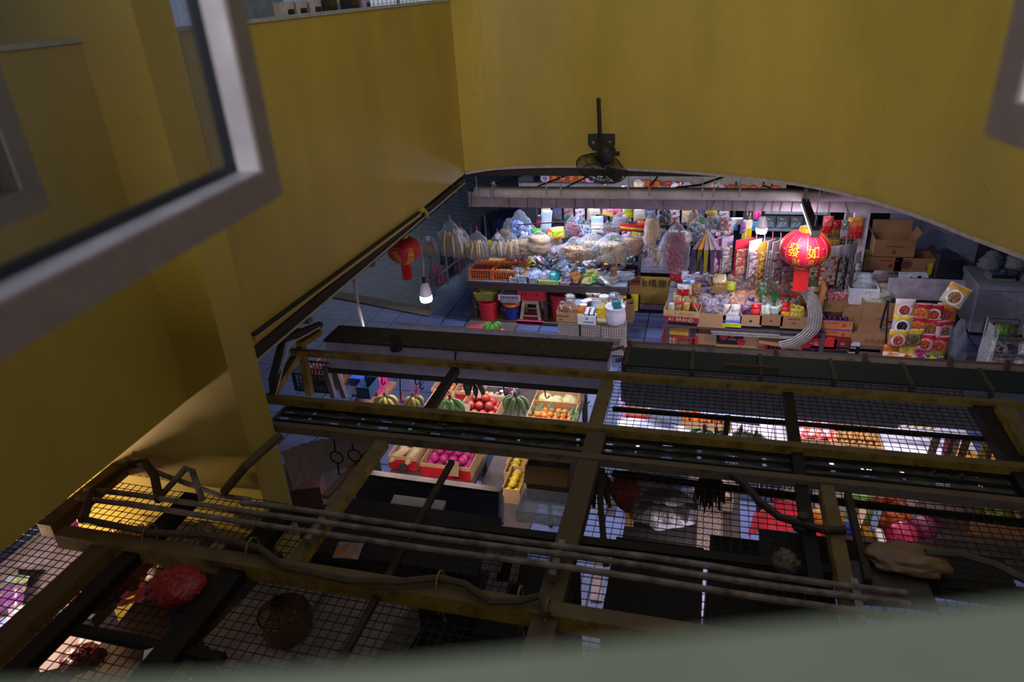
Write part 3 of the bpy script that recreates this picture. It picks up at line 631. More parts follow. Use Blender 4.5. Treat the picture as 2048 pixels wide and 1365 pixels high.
def scatter(proto_name, label, cat, group, base, cx, cy, z, w, d, n_, r, mat, squash=1, rz=0, amp=0, dome=.0, seg=(9, 6), stem=None):
    """individual round fruits or bulbs heaped in a container; copies share one mesh"""
    key = ('ball', proto_name, r)
    if key not in _proto: _proto[key] = B().ball((0, 0, 0), (r, r, r * squash), seg[0], seg[1], 0, amp, 3).mesh(proto_name, mat, True)
    nx = max(1, int(w / (r * 1.9))); ny = max(1, int(d / (r * 1.9))); out = []; lay = 0; k = 0
    while k < n_ and lay < 4:
        cells = [(i, j) for j in range(ny - lay) for i in range(nx - lay)]; 
        if not cells: break
        for i, j in cells:
            if k >= n_: break
            x = ((i + .5 + lay * .5) / nx - .5) * w + (rnd.random() - .5) * r * .3; y_ = ((j + .5 + lay * .5) / ny - .5) * d + (rnd.random() - .5) * r * .3
            X_, Y_ = x * cos(rz) - y_ * sin(rz), x * sin(rz) + y_ * cos(rz)
            o = bpy.data.objects.new(proto_name, _proto[key]); COL.objects.link(o); o.location = (cx + X_, cy + Y_, z + r * squash + lay * r * 1.45); o.rotation_euler = (rnd.random() * .8, rnd.random() * .8, rnd.random() * 6)
            T(o, label, cat, group); out.append(o); k += 1
        lay += 1
    return out
def bucket(label, loc, r, h, mat, rim=None, name='bucket', cat='bucket'):
    o = thing(name, label, cat, tuple(loc)); B().lathe([(r * .78, 0), (r * .96, h * .93), (r * 1.04, h * .94), (r * 1.04, h), (r * .97, h), (r * .9, h * .9), (r * .72, .01), (0, .01)], 24).obj('body', mat, o, smooth=False)
    B().tube([(r * 1.02 * cos(a), r * 1.02 * sin(a) * .3 - r * .9, h * .9 - r * .5 * sin(a)) for a in [pi * k / 10 for k in range(11)]], .004, 5).obj('handle', STEEL, o)
    if rim: B().lathe([(r * 1.0, h * .97), (r * 1.07, h * .99), (r * 1.05, h * 1.13), (r * .9, h * 1.1), (r * .85, h * .99)], 24).obj('liner', rim, o)
    return o
def banana_bunch(label, loc, rz=0, n_=9, col='#7fa04a', L=.17, group=None, hang=None, sc=1, rx=0):
    o = thing('banana_bunch', label, 'bananas', tuple(loc), rz, group, rx)
    B().tube([(0, 0, .06), (.005, 0, .0), (0, 0, -.04)], [.014, .02, .012], 7).obj('stalk', M('#5e5230', .8), o)
    for k in range(n_):
        a = (k / (n_ - 1) - .5) * 3.4; lay = k % 2; dx, dy = sin(a), -cos(a) * .7
        pts = []
        for i in range(7):
            t = i / 6; rr = .015 + L * sc * (.62 - .12 * lay) * sin(t * 1.7 + .1); pts.append((dx * rr, dy * rr, .01 - lay * .03 - L * sc * 1.0 * (1 - cos(t * 1.45))))
        B().tube(pts, [.008, .018, .024, .026, .024, .017, .006], 8).obj('banana', M(col, .45, 0, .15, 12), o, smooth=True)
    if hang: B().tube([(0, 0, .05), (.012, 0, hang * .5), (0, 0, hang)], .004, 4).obj('raffia_string', M('#d85f8e', .5), o); B().tube([(0, 0, .05), (-.02, 0, hang * .5), (0, 0, hang)], .004, 4).obj('raffia_string', M('#d85f8e', .5), o)
    return o

# ------------------------------------------------------------------ pipe, beam and cables under the slab edge
PY = 9.25
pp = [Y(x, y, PY) for x, y in ((909, 386), (1740, 400))]; z_ = pp[0].z
b = B(); b.tube([(-3.1 + i * .5, PY, 2.49) for i in range(15)], .078, 16); 
big = thing('drain_pipe', 'thick dusty white pipe running under the edge of the yellow wall', 'pipe'); b.obj('pipe_body', M('#dccdca', .55, 0, .25, 4, 'dirt', '#b3a29e'), big, smooth=True)
for px in (900, 988):
    p = Y(px, 388, PY); b = B(); b.lathe([(.088, -.03), (.098, -.02), (.098, .02), (.088, .03)], 16); 
    q = B(); q.t = Matrix.Translation((p.x, PY, 2.49)) @ Matrix.Rotation(pi / 2, 4, 'Y'); q.add(b.v, b.f); q.bb((-.14, -.015, -.02), (-.1, .015, .02)); q.obj('flange', M('#a59a94', .6, .2), big)
bm = struct(B().bb((-3.3, 9.5, 2.205), (5.0, 9.62, 2.42)).obj('beam_1', M('#a18e98', .8, 0, .15, 6)))
struct(B().bb((-3.1, 9.05, 2.76), (5.0, 9.4, 2.98)).obj('beam_2', M('#3a2d2c', .8)))
for i, px in enumerate((957, 1095, 1124, 1258, 1300, 1405, 1428, 1480, 1610, 1648)):
    p = Y(px, 375, PY - .02); b = B(); b.tube([(0, 0, .45), (0, 0, .0)], .006, 5); b.bb((-.012, -.008, -.05), (.012, .008, .06))
    T(b.obj('hanger_rod', M('#a89c9c', .5, .3), loc=(p.x, PY - .095, 2.53)), 'thin hanger rod dropping in front of the thick pipe, %s from the left' % ['first', 'second', 'third', 'fourth', 'fifth', 'sixth', 'seventh', 'eighth', 'ninth', 'tenth'][i], 'rod', 'hanger rods on the thick pipe')
b = B()
for i, px in enumerate((945, 1020, 1054, 1085, 1112, 1152, 1190, 1220, 1330, 1415, 1433, 1451, 1466, 1492, 1512, 1535, 1545, 1560, 1585, 1660, 1685)):
    p = Y(px, 405, 9.48); j = (rnd.random() - .5) * .06
    b = B(); b.tube([(0, 0, .10), (j, -.005, 0), (j * (3 if i % 5 == 0 else .3), -.003, -.14)], .004, 4)
    T(b.obj('hook_wire', IRON, loc=(p.x, 9.485, 2.34)), 'dark wire hook hanging over the purple-brown beam behind the pipe', 'hook', 'wire hooks on the beam')
for i, (q, lb) in enumerate([(((978, 372), (1048, 350)), 'cable sloping up left of the octagonal signs'), (((1075, 373), (1135, 350)), 'dark strut crossing in front of the octagonal signs'), (((1133, 374), (1182, 350)), 'dark strut below the fan'), (((1300, 372), (1312, 358), (1316, 352)), 'short dark cable right of the octagonal signs'), (((1350, 376), (1400, 370), (1452, 352)), 'thick dark cable curving up to the wall'), (((1605, 370), (1612, 384), (1640, 376)), 'loop of cable above the tube lamp'), (((1530, 358), (1526, 372), (1540, 376), (1545, 368)), 'tangled wire under the curved wall')]):
    T(B().tube([Y(x, y, 9.9) for x, y in q], .012 if i != 4 else .016, 5).obj('cable', IRON), lb, 'cable', 'cables under the slab')
# far fascia with red octagonal banners
struct(B().bb((-2.65, 12.5, 1.95), (4.9, 12.55, 2.98)).obj('wall_fascia', M('#b9b0bc', .7)))
struct(B().bb((-2.65, 12.44, 1.6), (1.2, 12.5, 2.03)).obj('trim_6', M('#8f8878', .7)))
chars = ['', '恭', '喜', '发', '财', '', None, None, '', '财', '源', '广', '进', '', None, '', '财', '源', '广', '进', '来']
OX = [1090, 1108, 1126, 1143, 1162, 1181, None, None, 1276, 1293, 1313, 1335, 1354, 1374, None, 1440, 1462, 1486, 1506, 1530, 1551]
for i, x in enumerate(OX):
    if x is None: continue
    yy = 357 + (x - 1140) * .02 if x < 1200 else 367 + (x - 1276) * .06 if x < 1400 else 378 + (x - 1440) * .02
    p = Y(x, yy, 12.40); R_ = .092; ed = chars[i] == ''
    o = thing('octagon_banner', '%s octagonal new year banner, %s of the %s string' % ('white faced' if ed else 'red', ['first', 'second', 'third', 'fourth', 'fifth', 'sixth'][i if i < 6 else i - 8 if i < 14 else i - 15], ['left', 'middle', 'right'][0 if i < 6 else 1 if i < 14 else 2]), 'banner', tuple(p), 0, 'octagonal banners on strings')
    b = B(); b.t = Matrix.Rotation(pi / 2, 4, 'X') @ Matrix.Rotation(pi / 8, 4, 'Z'); b.lathe([(R_, -.004), (R_, .004)], 8); b.obj('border', M('#9a7a34' if not ed else '#a01f2a', .6), o)
    b = B(); b.t = Matrix.Translation((0, -.006, 0)) @ Matrix.Rotation(pi / 2, 4, 'X') @ Matrix.Rotation(pi / 8, 4, 'Z'); b.lathe([(R_ * .92, -.003), (R_ * .92, .003)], 8); b.obj('face', M('#b01c1a' if not ed else '#c0b4cc', .6), o); fc = o.children[-1]
    if chars[i]: text(chars[i], .105, (0, -.0105, 0), M('#d0ac24', .5), fc)
    elif ed:
        b = B(); b.box((0, -.0105, .0), (.09, .002, .02)); b.box((0, -.0105, -.035), (.07, .002, .02), 1); b.obj('print', [M('#5a3a6a', .6), M('#c02430', .6)], o)

# lamps
def bulb(label, p, cord, strength, r=.075):
    o = thing('light_bulb', label, 'lamp', tuple(p)); 
    B().lathe([(.02, .17), (.045, .14), (.062, .09), (r * .95, .03), (r, .0)], 18).obj('bulb_cap', M('#c9c2c8', .4), o, smooth=True)
    B().lathe([(r, 0), (r, -.05), (r * .9, -.075), (0, -.085)], 18).obj('bulb_diffuser', M('#fff2ee', .3, e=strength), o, smooth=True)
    B().lathe([(.022, .24), (.024, .16)], 10).obj('socket', BLK, o)
    B().tube([(0, 0, .23)] + [(.02 * sin(k) * (k < 5), 0, .23 + (cord - .23) * k / 6) for k in range(1, 7)], .010, 6).obj('cord', M('#b9b0ae', .5), o)
    return o
bulb('lit bulb on a pale cord below the left red lantern', (-3.257, 7.5, 1.68), 1.05, 30)
bulb('lit bulb among the hanging packets left of the right red lantern', (0.72, 10.15, 1.78), .5, 26)
o = thing('tube_lamp', 'dark batten with glowing tube hung beside the right red lantern', 'lamp', (1.12, 8.6, 2.40))
B().bb((-.04, -.62, 0), (.04, .62, .06)).obj('batten', M('#4a3d3e', .6), o); B().tube([(-.03, -.58, -.012), (-.03, .58, -.012)], .013, 8).obj('tube', M('#dfe4ff', .3, e=22), o)
B().bb((-.045, -.635, -.03), (.045, -.60, .05)).obj('end_cap', M('#a79a92', .6), o)
for s in (-.5, .45): B().tube([(0, s, .06), (0, s, .5)], .006, 5).obj('hanger', M('#b9aca8', .5), o)
o = thing('tube_lamp', 'glowing tube seen over the pipe under the left octagonal banners', 'lamp', (-2.1, 10.15, 2.32))
B().bb((-.62, -.03, .02), (.62, .03, .07)).obj('batten', M('#c9c6cc', .5), o); B().tube([(-.6, -.02, 0), (.6, -.02, 0)], .014, 8).obj('tube', M('#cfe0ff', .3, e=26), o)

# red lanterns
def lantern(label, p, R_, chs, cordlen):
    o = thing('red_lantern', label, 'lantern', tuple(p)); H_ = R_ * .78
    prof = [(R_ * .26, H_ * .98)] + [(R_ * sqrt(max(0, 1 - (t * .95) ** 2)) , H_ * t) for t in [1 - k * .1 for k in range(1, 20)]] + [(R_ * .28, -H_ * .98)]
    body = B().lathe(prof, 42, fn=lambda a, z: 1 + .010 * cos((a - .2) * 14)).obj('lantern_body', M('#d21238', .6, 0, .12, 5), o, smooth=True)
    for k in range(14):
        a = 2 * pi * k / 14 + .2; b = B(); b.tube([((r + .001) * 1.010 * cos(a), (r + .001) * 1.010 * sin(a), z) for r, z in prof[1:-1]], R_ * .010, 4); b.obj('gold_seam', GOLD, body)
    B().lathe([(R_ * .30, H_ * .93), (R_ * .32, H_ * .97), (R_ * .30, H_ * 1.17), (R_ * .22, H_ * 1.2)], 20).obj('top_cap', GOLD, o)
    B().lathe([(R_ * .31, -H_ * 1.10), (R_ * .33, -H_ * 1.02), (R_ * .31, -H_ * .93)], 20).obj('bottom_cap', GOLD, o)
    b = B()
    for ring in range(3):
        for k in range(46):
            a = 2 * pi * k / 46; r = R_ * (.28 - .06 * ring); l = H_ * (1.25 + .08 * rnd.random()); b.tube([(r * cos(a), r * sin(a), -H_ * 1.06), (r * 1.03 * cos(a), r * 1.03 * sin(a), -H_ * 1.06 - l * .5), (r * 1.0 * cos(a + .05), r * 1.0 * sin(a + .05), -H_ * 1.06 - l)], R_ * .022, 4)
    b.obj('tassel', M('#d01a1c', .6), o, kind=None)
    B().tube([(0, 0, H_ * 1.15), (0, 0, H_ * 1.15 + cordlen)], .005, 5).obj('cord', M('#7a2020', .6), o)
    for s, size, az, zz in chs:
        def f(u, v, az=az, zz=zz, size=size):
            z = (zz * H_ + v * size * R_); r = R_ * sqrt(max(.05, 1 - (z / H_ * .95) ** 2)) * 1.03; a = az + u * size * R_ / max(r, .1 * R_); return (r * cos(a), r * sin(a), z)
        text(s, 1, None, M('#e2c023', .4, .2), body, fn=lambda u, v, f=f: f(u, v), name='gold_character')
    for az, zz in ((-1.9, .35), (-.9, .32), (-2.6, .2)):
        q = B(); r = R_ * sqrt(1 - (zz * .95) ** 2) * 1.03; q.ball((r * cos(az), r * sin(az), zz * H_), R_ * .05, 6, 4); q.obj('painted_flower', M('#b42a8c', .4), body)
    return o
FA = math.atan2(-8.3, -1.0)
pR = Y(1610, 497, 9.5); lantern('larger red lantern hanging beside the tube lamp at the right', pR, .31, [('發', .58, FA - .44, .20), ('財', .36, FA - .30, -.42), ('如', .56, FA + .36, .14), ('意', .32, FA + .30, -.42), ('吉', .34, FA + .80, -.28)], 1.0)
pL = X(808, 500, -3.3); FB = math.atan2(-pL.y, -pL.x)
lantern('smaller red lantern hanging under the left yellow wall', pL, .188, [('花', .55, FB - .55, .2), ('開', .5, FB - .5, -.38), ('富', .5, FB + .38, .12), ('貴', .55, FB + .35, -.36)], .25)
T(B().tube([X(840, 452, -3.1), X(825, 455, -3.08), X(805, 470, -3.06), X(785, 485, -3.05), X(765, 492, -3.03)], .014, 6).obj('cable', M('#8f8480', .6)), 'grey cable clipped along the bottom of the left yellow wall', 'cable')
for i, (x, y) in enumerate([(737, 515), (607, 625), (905, 372)]):
    p = X(x, y, -3.02); b = B(); b.tube([(0, 0, .12), (0, 0, -.06)], .005, 4); b.box((0, 0, -.07), (.10, .06, .03)); T(b.obj('hanger_bracket', M('#6b625c', .7), loc=tuple(p)), ['middle small bracket hanging from the bottom of the left wall', 'lowest small bracket hanging from the bottom of the left wall', 'small bracket at the top corner of the left wall'][i], 'bracket', 'brackets along the left wall')
T(B().tube([X(708, 560, -3.15), Z(716, 610, 1.9), Z(727, 655, 1.7)], .016, 6).obj('cable', M('#b5aaa8', .5)), 'pale cable dropping past the left wall to the signboard', 'cable')

# alley railing with clothes
kp = [Z(868, 622, 0), Z(940, 560, 0), Z(985, 515, 0), Z(1010, 470, 0)]; b = B()
for i in range(3): b.bar(kp[i] + V((0, 0, .12)), kp[i + 1] + V((0, 0, .12)), .16, .26)
struct(b.obj('kerb_ramp', M('#6d7687', .7)))
rl = thing('ramp_railing', 'grey steel railing along the sloping kerb of the alley', 'railing')
for i, t in enumerate((0.05, .42, .75, 1.2, 1.8, 2.6)):
    k = min(int(t), 2); p = kp[k].lerp(kp[k + 1], t - k); B().tube([p, p + V((0, 0, 1.0))], .022, 7).obj('post', STEEL, rl)
for hh in (1.0, .55): B().tube([p + V((0, 0, hh)) for p in kp], .02, 7).obj('handrail', STEEL, rl)
def cloth(label, c, w, h, col, name='hanging_cloth', cat='cloth', group=None, thick=.03, rz=0, folds=4):
    b = B()
    for s in (-1, 1): b.grid(lambda u, v: ((u - .5) * w * (1 + .12 * sin(v * 5)), s * thick / 2 + .03 * sin(u * folds * 6.28) * (1 - v), (v - .5) * h + .03 * sin(u * 9 + s)), 14, 8)
    return T(b.obj(name, M(col, .85, 0, .2, 12), loc=tuple(c), rz=rz, smooth=True), label, cat, group)
for x, y, w_, h_, c, lb, yv in [(977, 465, .28, .7, '#17161c', 'black jacket hung on the top of the far railing', 13.4), (877, 552, .3, .35, '#7d4552', 'maroon cloth hung on the near end of the railing', 11.6), (893, 530, .22, .45, '#27242e', 'dark grey cloth next to the maroon one', 11.9), (906, 522, .2, .4, '#2a3048', 'navy trousers hung on the railing', 12.1), (918, 530, .24, .4, '#5a3640', 'dull red cloth below the hanging snack bags', 12.1), (870, 545, .14, .3, '#8a5560', 'small pink cloth at the railing end', 11.4)]:
    cloth(lb, Y(x, y, yv), w_, h_, c, group='clothes on the railing', rz=.5)
T(B().lathe([(.22, 0), (.3, .5), (.32, .52), (.28, .52)], 20).obj('blue_tub', M('#1c2748', .4), loc=tuple(Y(1007, 478, 13.5))), 'dark blue tub half hidden behind the hanging bags', 'tub')
struct(B().bb((-3.55, 13.2, 0), (-3.25, 13.5, 2.98)).obj('pillar_1', M('#6a6b76', .7)))
# ================================================================== left dry-goods stall
WD = M('#4a3830', .7, 0, .2, 8)
tb = thing('display_table', 'long dark-edged display table of the left dry-goods stall', 'table', (-2.45, 10.9, 0))
B().bb((-1.28, -.58, .66), (1.30, .75, .72)).obj('tabletop', M('#6b7488', .5), tb); B().bb((-1.28, -.6, .60), (1.30, -.56, .72)).obj('table_edge', M('#3a2a28', .6), tb)
for x in (-1.2, .0, 1.22):
    for y_ in (-.5, .65): B().bb((x - .03, y_ - .03, 0), (x + .03, y_ + .03, .66)).obj('leg', WD, tb)
T(B().bb((-3.72, 10.3, .02), (-2.25, 11.2, .06)).obj('floor_board', M('#5b4636', .8)), 'low board under the buckets of the left stall', 'board')
# orange crates with bulbs
CO = M('#d8641e', .4)
for i, (x, y_, hh, what, lb, r, n_, mt, sq) in enumerate([
    (-3.52, 10.40, .17, 'red_onion', 'red shallot heaped in the front left orange crate', .019, 60, M('#6b2338', .3, 0, .2, 30), .95),
    (-3.13, 10.40, .17, 'garlic_bulb', 'tan garlic bulb in the front right orange crate', .021, 22, M('#c0a27a', .6, 0, .2, 30), .8),
    (-3.44, 10.83, .17, 'garlic_bulb', 'white garlic bulb in the back left orange crate', .021, 44, M('#cdb9b4', .5, 0, .2, 30), .8),
    (-3.05, 10.83, .17, 'onion', 'big purple onion in the back right orange crate', .036, 16, M('#5c2936', .3, 0, .2, 20), .9)]):
    pos = ['front left', 'front right', 'back left', 'back right'][i]
    c = crate('orange plastic crate at the %s of the four on the table' % pos, (x, y_, .725), .37, .40, hh, CO, group='orange crates on the table')
    scatter(what, lb, 'garlic' if 'garlic' in what else 'onion', lb.split(' in ')[0].split(' heaped')[0] + 's in crate', c, x, y_ + .2, hh + .725 - .055, .33, .35, n_, r, mt, sq)
    if i < 4: T(B().bb((x - .16, y_ + .03, .738), (x + .16, y_ + .37, .725 + hh - .06)).obj('crate_lining', M('#4a3a34', .9)), 'brown lining under the bulbs in the %s orange crate' % pos, 'lining')
# small baskets along the front edge
def basket(label, x0, x1, yt, yb, Yv, mat, d=.2, hh=None, **k):
    p, w, h = rect(x0, x1, yt, yb, Yv); return crate(label, p, w, d, hh or h, mat, name='basket', cat='basket', n_=7, **k), p, w, h
LIME = M('#b9c64a', .4); PNK = M('#c98fa8', .4); CLR = M('#aeb4bf', .3)
for i, (x0, x1, yt, yb, mt, lb, cl, cn) in enumerate([
    (1020, 1035, 556, 567, CLR, 'grey basket of silver sachets next to the orange crates', ['#8e94a4', '#596070'], 'silver sachet'),
    (1036, 1056, 552, 568, CLR, 'clear basket of wrapped mushrooms on the table edge', ['#a08a7c', '#6a4a3a'], 'wrapped dried mushroom pack'),
    (1056, 1075, 556, 570, CLR, 'clear basket of blue-white pouches on the table edge', ['#6f80ac', '#a8b0c4'], 'blue-white pouch'),
    (1076, 1096, 562, 573, LIME, 'lime basket of clear sachets', ['#9a8890', '#7f8698'], 'clear sachet'),
    (1098, 1119, 563, 575, LIME, 'lime basket of teal packets', ['#0f8f98', '#0b7d86'], 'teal packet'),
    (1120, 1140, 565, 577, PNK, 'pink basket of silvery packets', ['#8f94aa', '#5a6078'], 'silvery packet'),
    (1141, 1157, 567, 578, M('#3a3540', .4), 'dark basket at the right end of the table edge', ['#c0703a', '#d99a5a'], 'orange snack packet')]):
    bk, p, w, h = basket(lb, x0, x1, yt, yb, 10.33, mt)
    for k in range(5):
        pack('sachet', '%s standing in the %s' % (cn, lb.split(' of ')[0] if ' of ' in lb else lb), 'packet', (p.x + (rnd.random() - .5) * w * .5, p.y + .05 + .03 * k, p.z + .03 + .008 * k), w * .75, .16, .03, cl, 'mix', (rnd.random() - .5) * .5, -.25, (rnd.random() - .5) * .4, cn + 's in a basket')
# green, yellow and silver sachets piled behind the baskets
def pile(label, cat, group, rects, Zv, n_, w, h, cols, name='sachet', t=.03, lean=-1.1):
    x0, x1, y0_, y1_ = rects; out = []
    for k in range(n_):
        p = Z(x0 + (x1 - x0) * rnd.random(), y0_ + (y1_ - y0_) * rnd.random(), Zv + .02)
        out.append(pack(name, label, cat, (p.x, p.y, p.z + .004 * k), w, h, t, cols[k % len(cols)], 'mix', rnd.random() * 6, lean + rnd.random() * .5, 0, group))
    return out
pile('silver-white sachet in the pile right of the orange crates', 'packet', 'silver sachets piled on the table', (1018, 1042, 538, 556), .73, 10, .10, .13, [['#8f96a6', '#5a6272'], ['#a8acb8', '#4d5260']])
pile('green sachet in the pile right of the orange crates', 'packet', 'green sachets piled on the table', (1030, 1055, 530, 540), .74, 7, .10, .12, [['#2f9a66', '#cfe2d6'], ['#1f8a50', '#a8d8b8']])
pile('yellow-green sachet of pickled mustard on the table', 'packet', 'yellow-green sachets on the table', (1055, 1080, 530, 545), .74, 9, .10, .12, [['#a9ac2a', '#dde08a'], ['#c8c33c', '#6f8a26']])
pile('clear bag of beans lying flat behind the lime baskets', 'packet', 'flat clear bean bags', (1082, 1125, 535, 558), .74, 9, .13, .15, [['#7d849a', '#a8aec0'], ['#8f94a6', '#5f667c']])
pile('mixed clear bag of dried goods at the back of the left table', 'packet', 'mixed clear bags at the back', (1060, 1135, 508, 530), .74, 16, .15, .17, [['#6a5048', '#9a8f98'], ['#8a8fa4', '#4a4a58'], ['#7a3a44', '#b0a8b4'], ['#5a6a5a', '#a0a498']], t=.05)
pile('dark sachet scattered between the bags on the left table', 'packet', 'dark sachets on the left table', (1080, 1260, 528, 556), .735, 26, .11, .12, [['#4a3a3a', '#8a7a80'], ['#3f4658', '#8088a0'], ['#7a5a3a', '#4a3a34'], ['#6a7080', '#30343e']], t=.04)
# rolled-down bags of pulses
def pulse_bag(label, x, y_, zz, r, col, group):
    p = Z(x, y_, zz); o = thing('open_sack', label, 'sack', tuple(p), rnd.random(), group)
    B().lathe([(r * .85, 0), (r * 1.02, .02), (r * 1.0, .035), (r * 1.10, .05), (r * 1.04, .062), (r * .9, .055), (r * .88, .035), (r * .7, .03), (0, .03)], 18, fn=lambda a, z: 1 + .10 * noise.noise((cos(a) * 2, sin(a) * 2, z * 20 + x))).obj('sack_body', M('#c9cede', .4), o, smooth=True)
    B().lathe([(r * .90, .036), (r * .6, .052), (0, .058)], 14, fn=lambda a, z: 1 + .06 * sin(a * 5)).obj('pulses', M(col, .8, 0, .35, 90, '', None, 0, 1, .8), o, smooth=True)
for i, (x, y_, c, lb) in enumerate([(1130, 548, '#5a5a58', 'black beans'), (1152, 545, '#c07a4a', 'orange lentils'), (1170, 549, '#b8764a', 'red lentils'), (1186, 552, '#4f4a50', 'dark seeds'), (1200, 548, '#8a5a3a', 'brown nuts'), (1140, 530, '#a9aab4', 'pale grain'), (1160, 528, '#c8b8a0', 'white beans'), (1178, 532, '#b9845a', 'split peas')]):
    pulse_bag('rolled-down white bag of %s on the table' % lb, x, y_, .74, .085, c, 'rolled-down bags of pulses')
T(B().bb((-1.50, 10.35, .725), (-1.16, 11.6, .735)).obj('white_board', M('#aab6cc', .5)), 'bluish-white board covering the right end of the left table', 'board')
# little bottles and jars
lc = [('#d9b13a', 'yellow'), ('#b81f2a', 'red'), ('#e4e0da', 'white'), ('#1f1a1a', 'black'), ('#2a8a4a', 'green')]
for k in range(22):
    r_, c_ = divmod(k, 8); p = Z(1188 + c_ * 6.2 + r_ * 2, 526 + r_ * 7.5, .74); lid, nm_ = lc[(k * 7 + r_) % 5]
    jar('little sauce bottle with %s lid in the cluster on the table' % nm_, p, .026, .115, '#3a1e16' if k % 3 else '#8a5a30', lid, 'small %s-lidded bottles' % nm_)
sh = thing('bottle_rack', 'glass-sided rack of jars at the right end of the table', 'rack', tuple(Z(1248, 543, .73)))
for zz in (0, .12): B().bb((-.13, 0, zz), (.13, .22, zz + .01)).obj('shelf', WD, sh)
B().bb((-.13, .22, 0), (.13, .225, .2)).obj('back_panel', M('#5a3030', .5), sh)
for k in range(10):
    q = sh.location + V((-.1 + (k % 5) * .05, .05 + (k // 5) * .09, .132)); lid, nm_ = [('#e6e6ea', 'white'), ('#20262a', 'black'), ('#1f7a4a', 'green')][k % 3]
    jar('small jar with %s lid standing on the glass-sided rack' % nm_, q, .021, .08, '#2a3a34', lid, 'jars with %s lids on the rack' % nm_)
o = jar('tall jar of brown crisps with a red band at the right end of the table', Z(1227, 566, .73), .055, .25, '#9a6a42', '#8f6a4a')
B().lathe([(.0565, .06), (.0565, .09)], 16).obj('red_band', RED, o)
# foreground pile: noodle bags, spring-onion packs, green packs
for i, (x, y_, w_, cs_, lb) in enumerate([(1172, 568, .16, ['#c8c06a', '#6f7f3a'], 'pack of dried greens'), (1182, 558, .16, ['#1c7a48', '#e0c83a'], 'green and yellow soup packet'), (1190, 566, .15, ['#2a8a4a', '#d8d23a'], 'green herb packet'), (1205, 562, .16, ['#cfd8a6', '#8a9a4a'], 'pale green noodle packet'), (1218, 570, .18, ['#d8dccf', '#a8b08a'], 'clear packet of dried stems'), (1150, 560, .15, ['#c8783a', '#e0b06a'], 'orange crisp packet')]):
    p = Z(x, y_, .76); pack('sachet', lb + ' at the front of the table pile', 'packet', tuple(p), w_, .19, .05, cs_, 'mix', .3 * i, -1.0, .1 * i)
fb_ = thing('display_stand', 'low stand in front of the table holding noodles and tubs', 'stand', (-1.52, 9.95, 0))
B().bb((-.45, -.05, .48), (.45, .40, .50)).obj('shelf_board', M('#8a8f9c', .6), fb_)
for x in (-.42, .42): B().bb((x - .02, .0, 0), (x + .02, .04, .48)).obj('leg', WD, fb_)
for x, y_, w_, h_, t_, c, lb in [(1178, 580, .3, .12, .2, '#c09a5e', 'big clear bag of yellow noodles lying on the stand'), (1215, 572, .34, .13, .2, '#b8b0b8', 'puffy clear bag of pale vermicelli on the stand'), (1250, 566, .3, .12, .18, '#aab0c6', 'clear plastic bag lying over the right end of the table'), (1205, 588, .26, .1, .16, '#c8a878', 'flat bag of wheat noodles beside the yellow pack'), (1140, 600, .16, .16, .12, '#b9a486', 'clear bag of fish crackers left of the white-lidded tubs')]:
    bag(lb, Z(x, y_ + (8 if y_ > 575 else -6), .52 if y_ > 575 else .74), w_, h_, t_, 'curl' if 'noodle' in lb else 'blob', c, .9, neck=.7, rz=.3)
for x, y_, lb in [(1229, 585, 'yellow wrapped noodle pack standing on the stand'), (1242, 588, 'second yellow noodle pack behind the white sack')]:
    pack('noodle_pack', lb, 'packet', tuple(Z(x, y_ + 10, .52)), .16, .17, .06, ['#d8c51e', '#e8e2b0', '#d8c51e'], 'rows', .1, -.3)
def tub(label, x, y_, zz, r, h, c):
    o = thing('plastic_tub', label, 'tub', tuple(Z(x, y_, zz)), 0, 'white-lidded tubs'); B().lathe([(r * .85, 0), (r, h * .85)], 18).obj('tub_body', M(c, .2, 0, .3, 40), o, smooth=True); B().lathe([(r * 1.04, h * .85), (r * 1.04, h), (r * .8, h), (r * .78, h * .96), (0, h * .96)], 18).obj('lid', M('#d5d8e8', .3), o)
for x, y_, r, h, c, lb in [(1180, 597, .06, .10, '#7a4a30', 'white-lidded tub of brown paste, left of the pair'), (1194, 598, .06, .10, '#8a5a3a', 'white-lidded tub of brown paste, right of the pair'), (1208, 604, .075, .10, '#c8a878', 'wide white-lidded tub of cream biscuits'), (1176, 608, .06, .07, '#6a3a2a', 'low white-lidded tub in front of the pair'), (1169, 613, .055, .09, '#b86a3a', 'white-lidded tub with orange label at the left of the stand'), (1167, 620, .055, .09, '#b0302a', 'white-lidded tub with red label at the left of the stand')]: tub(lb, x, y_, .52, r, h, c)
bag('clear bag of white and pink sweets in the foam tray', Z(1228, 603, .52), .2, .14, .16, 'packs', '#d8c2c8', .85, neck=.6)
T(open_box(B(), .24, .16, .05).obj('foam_tray', WHITE, loc=tuple(Z(1228, 610, .50))), 'white foam tray at the front right of the stand', 'tray')
T(open_box(B(), .26, .12, .06).obj('foam_tray', WHITE, loc=tuple(Z(1193, 609, .50))), 'long white foam box in front of the tubs', 'tray')
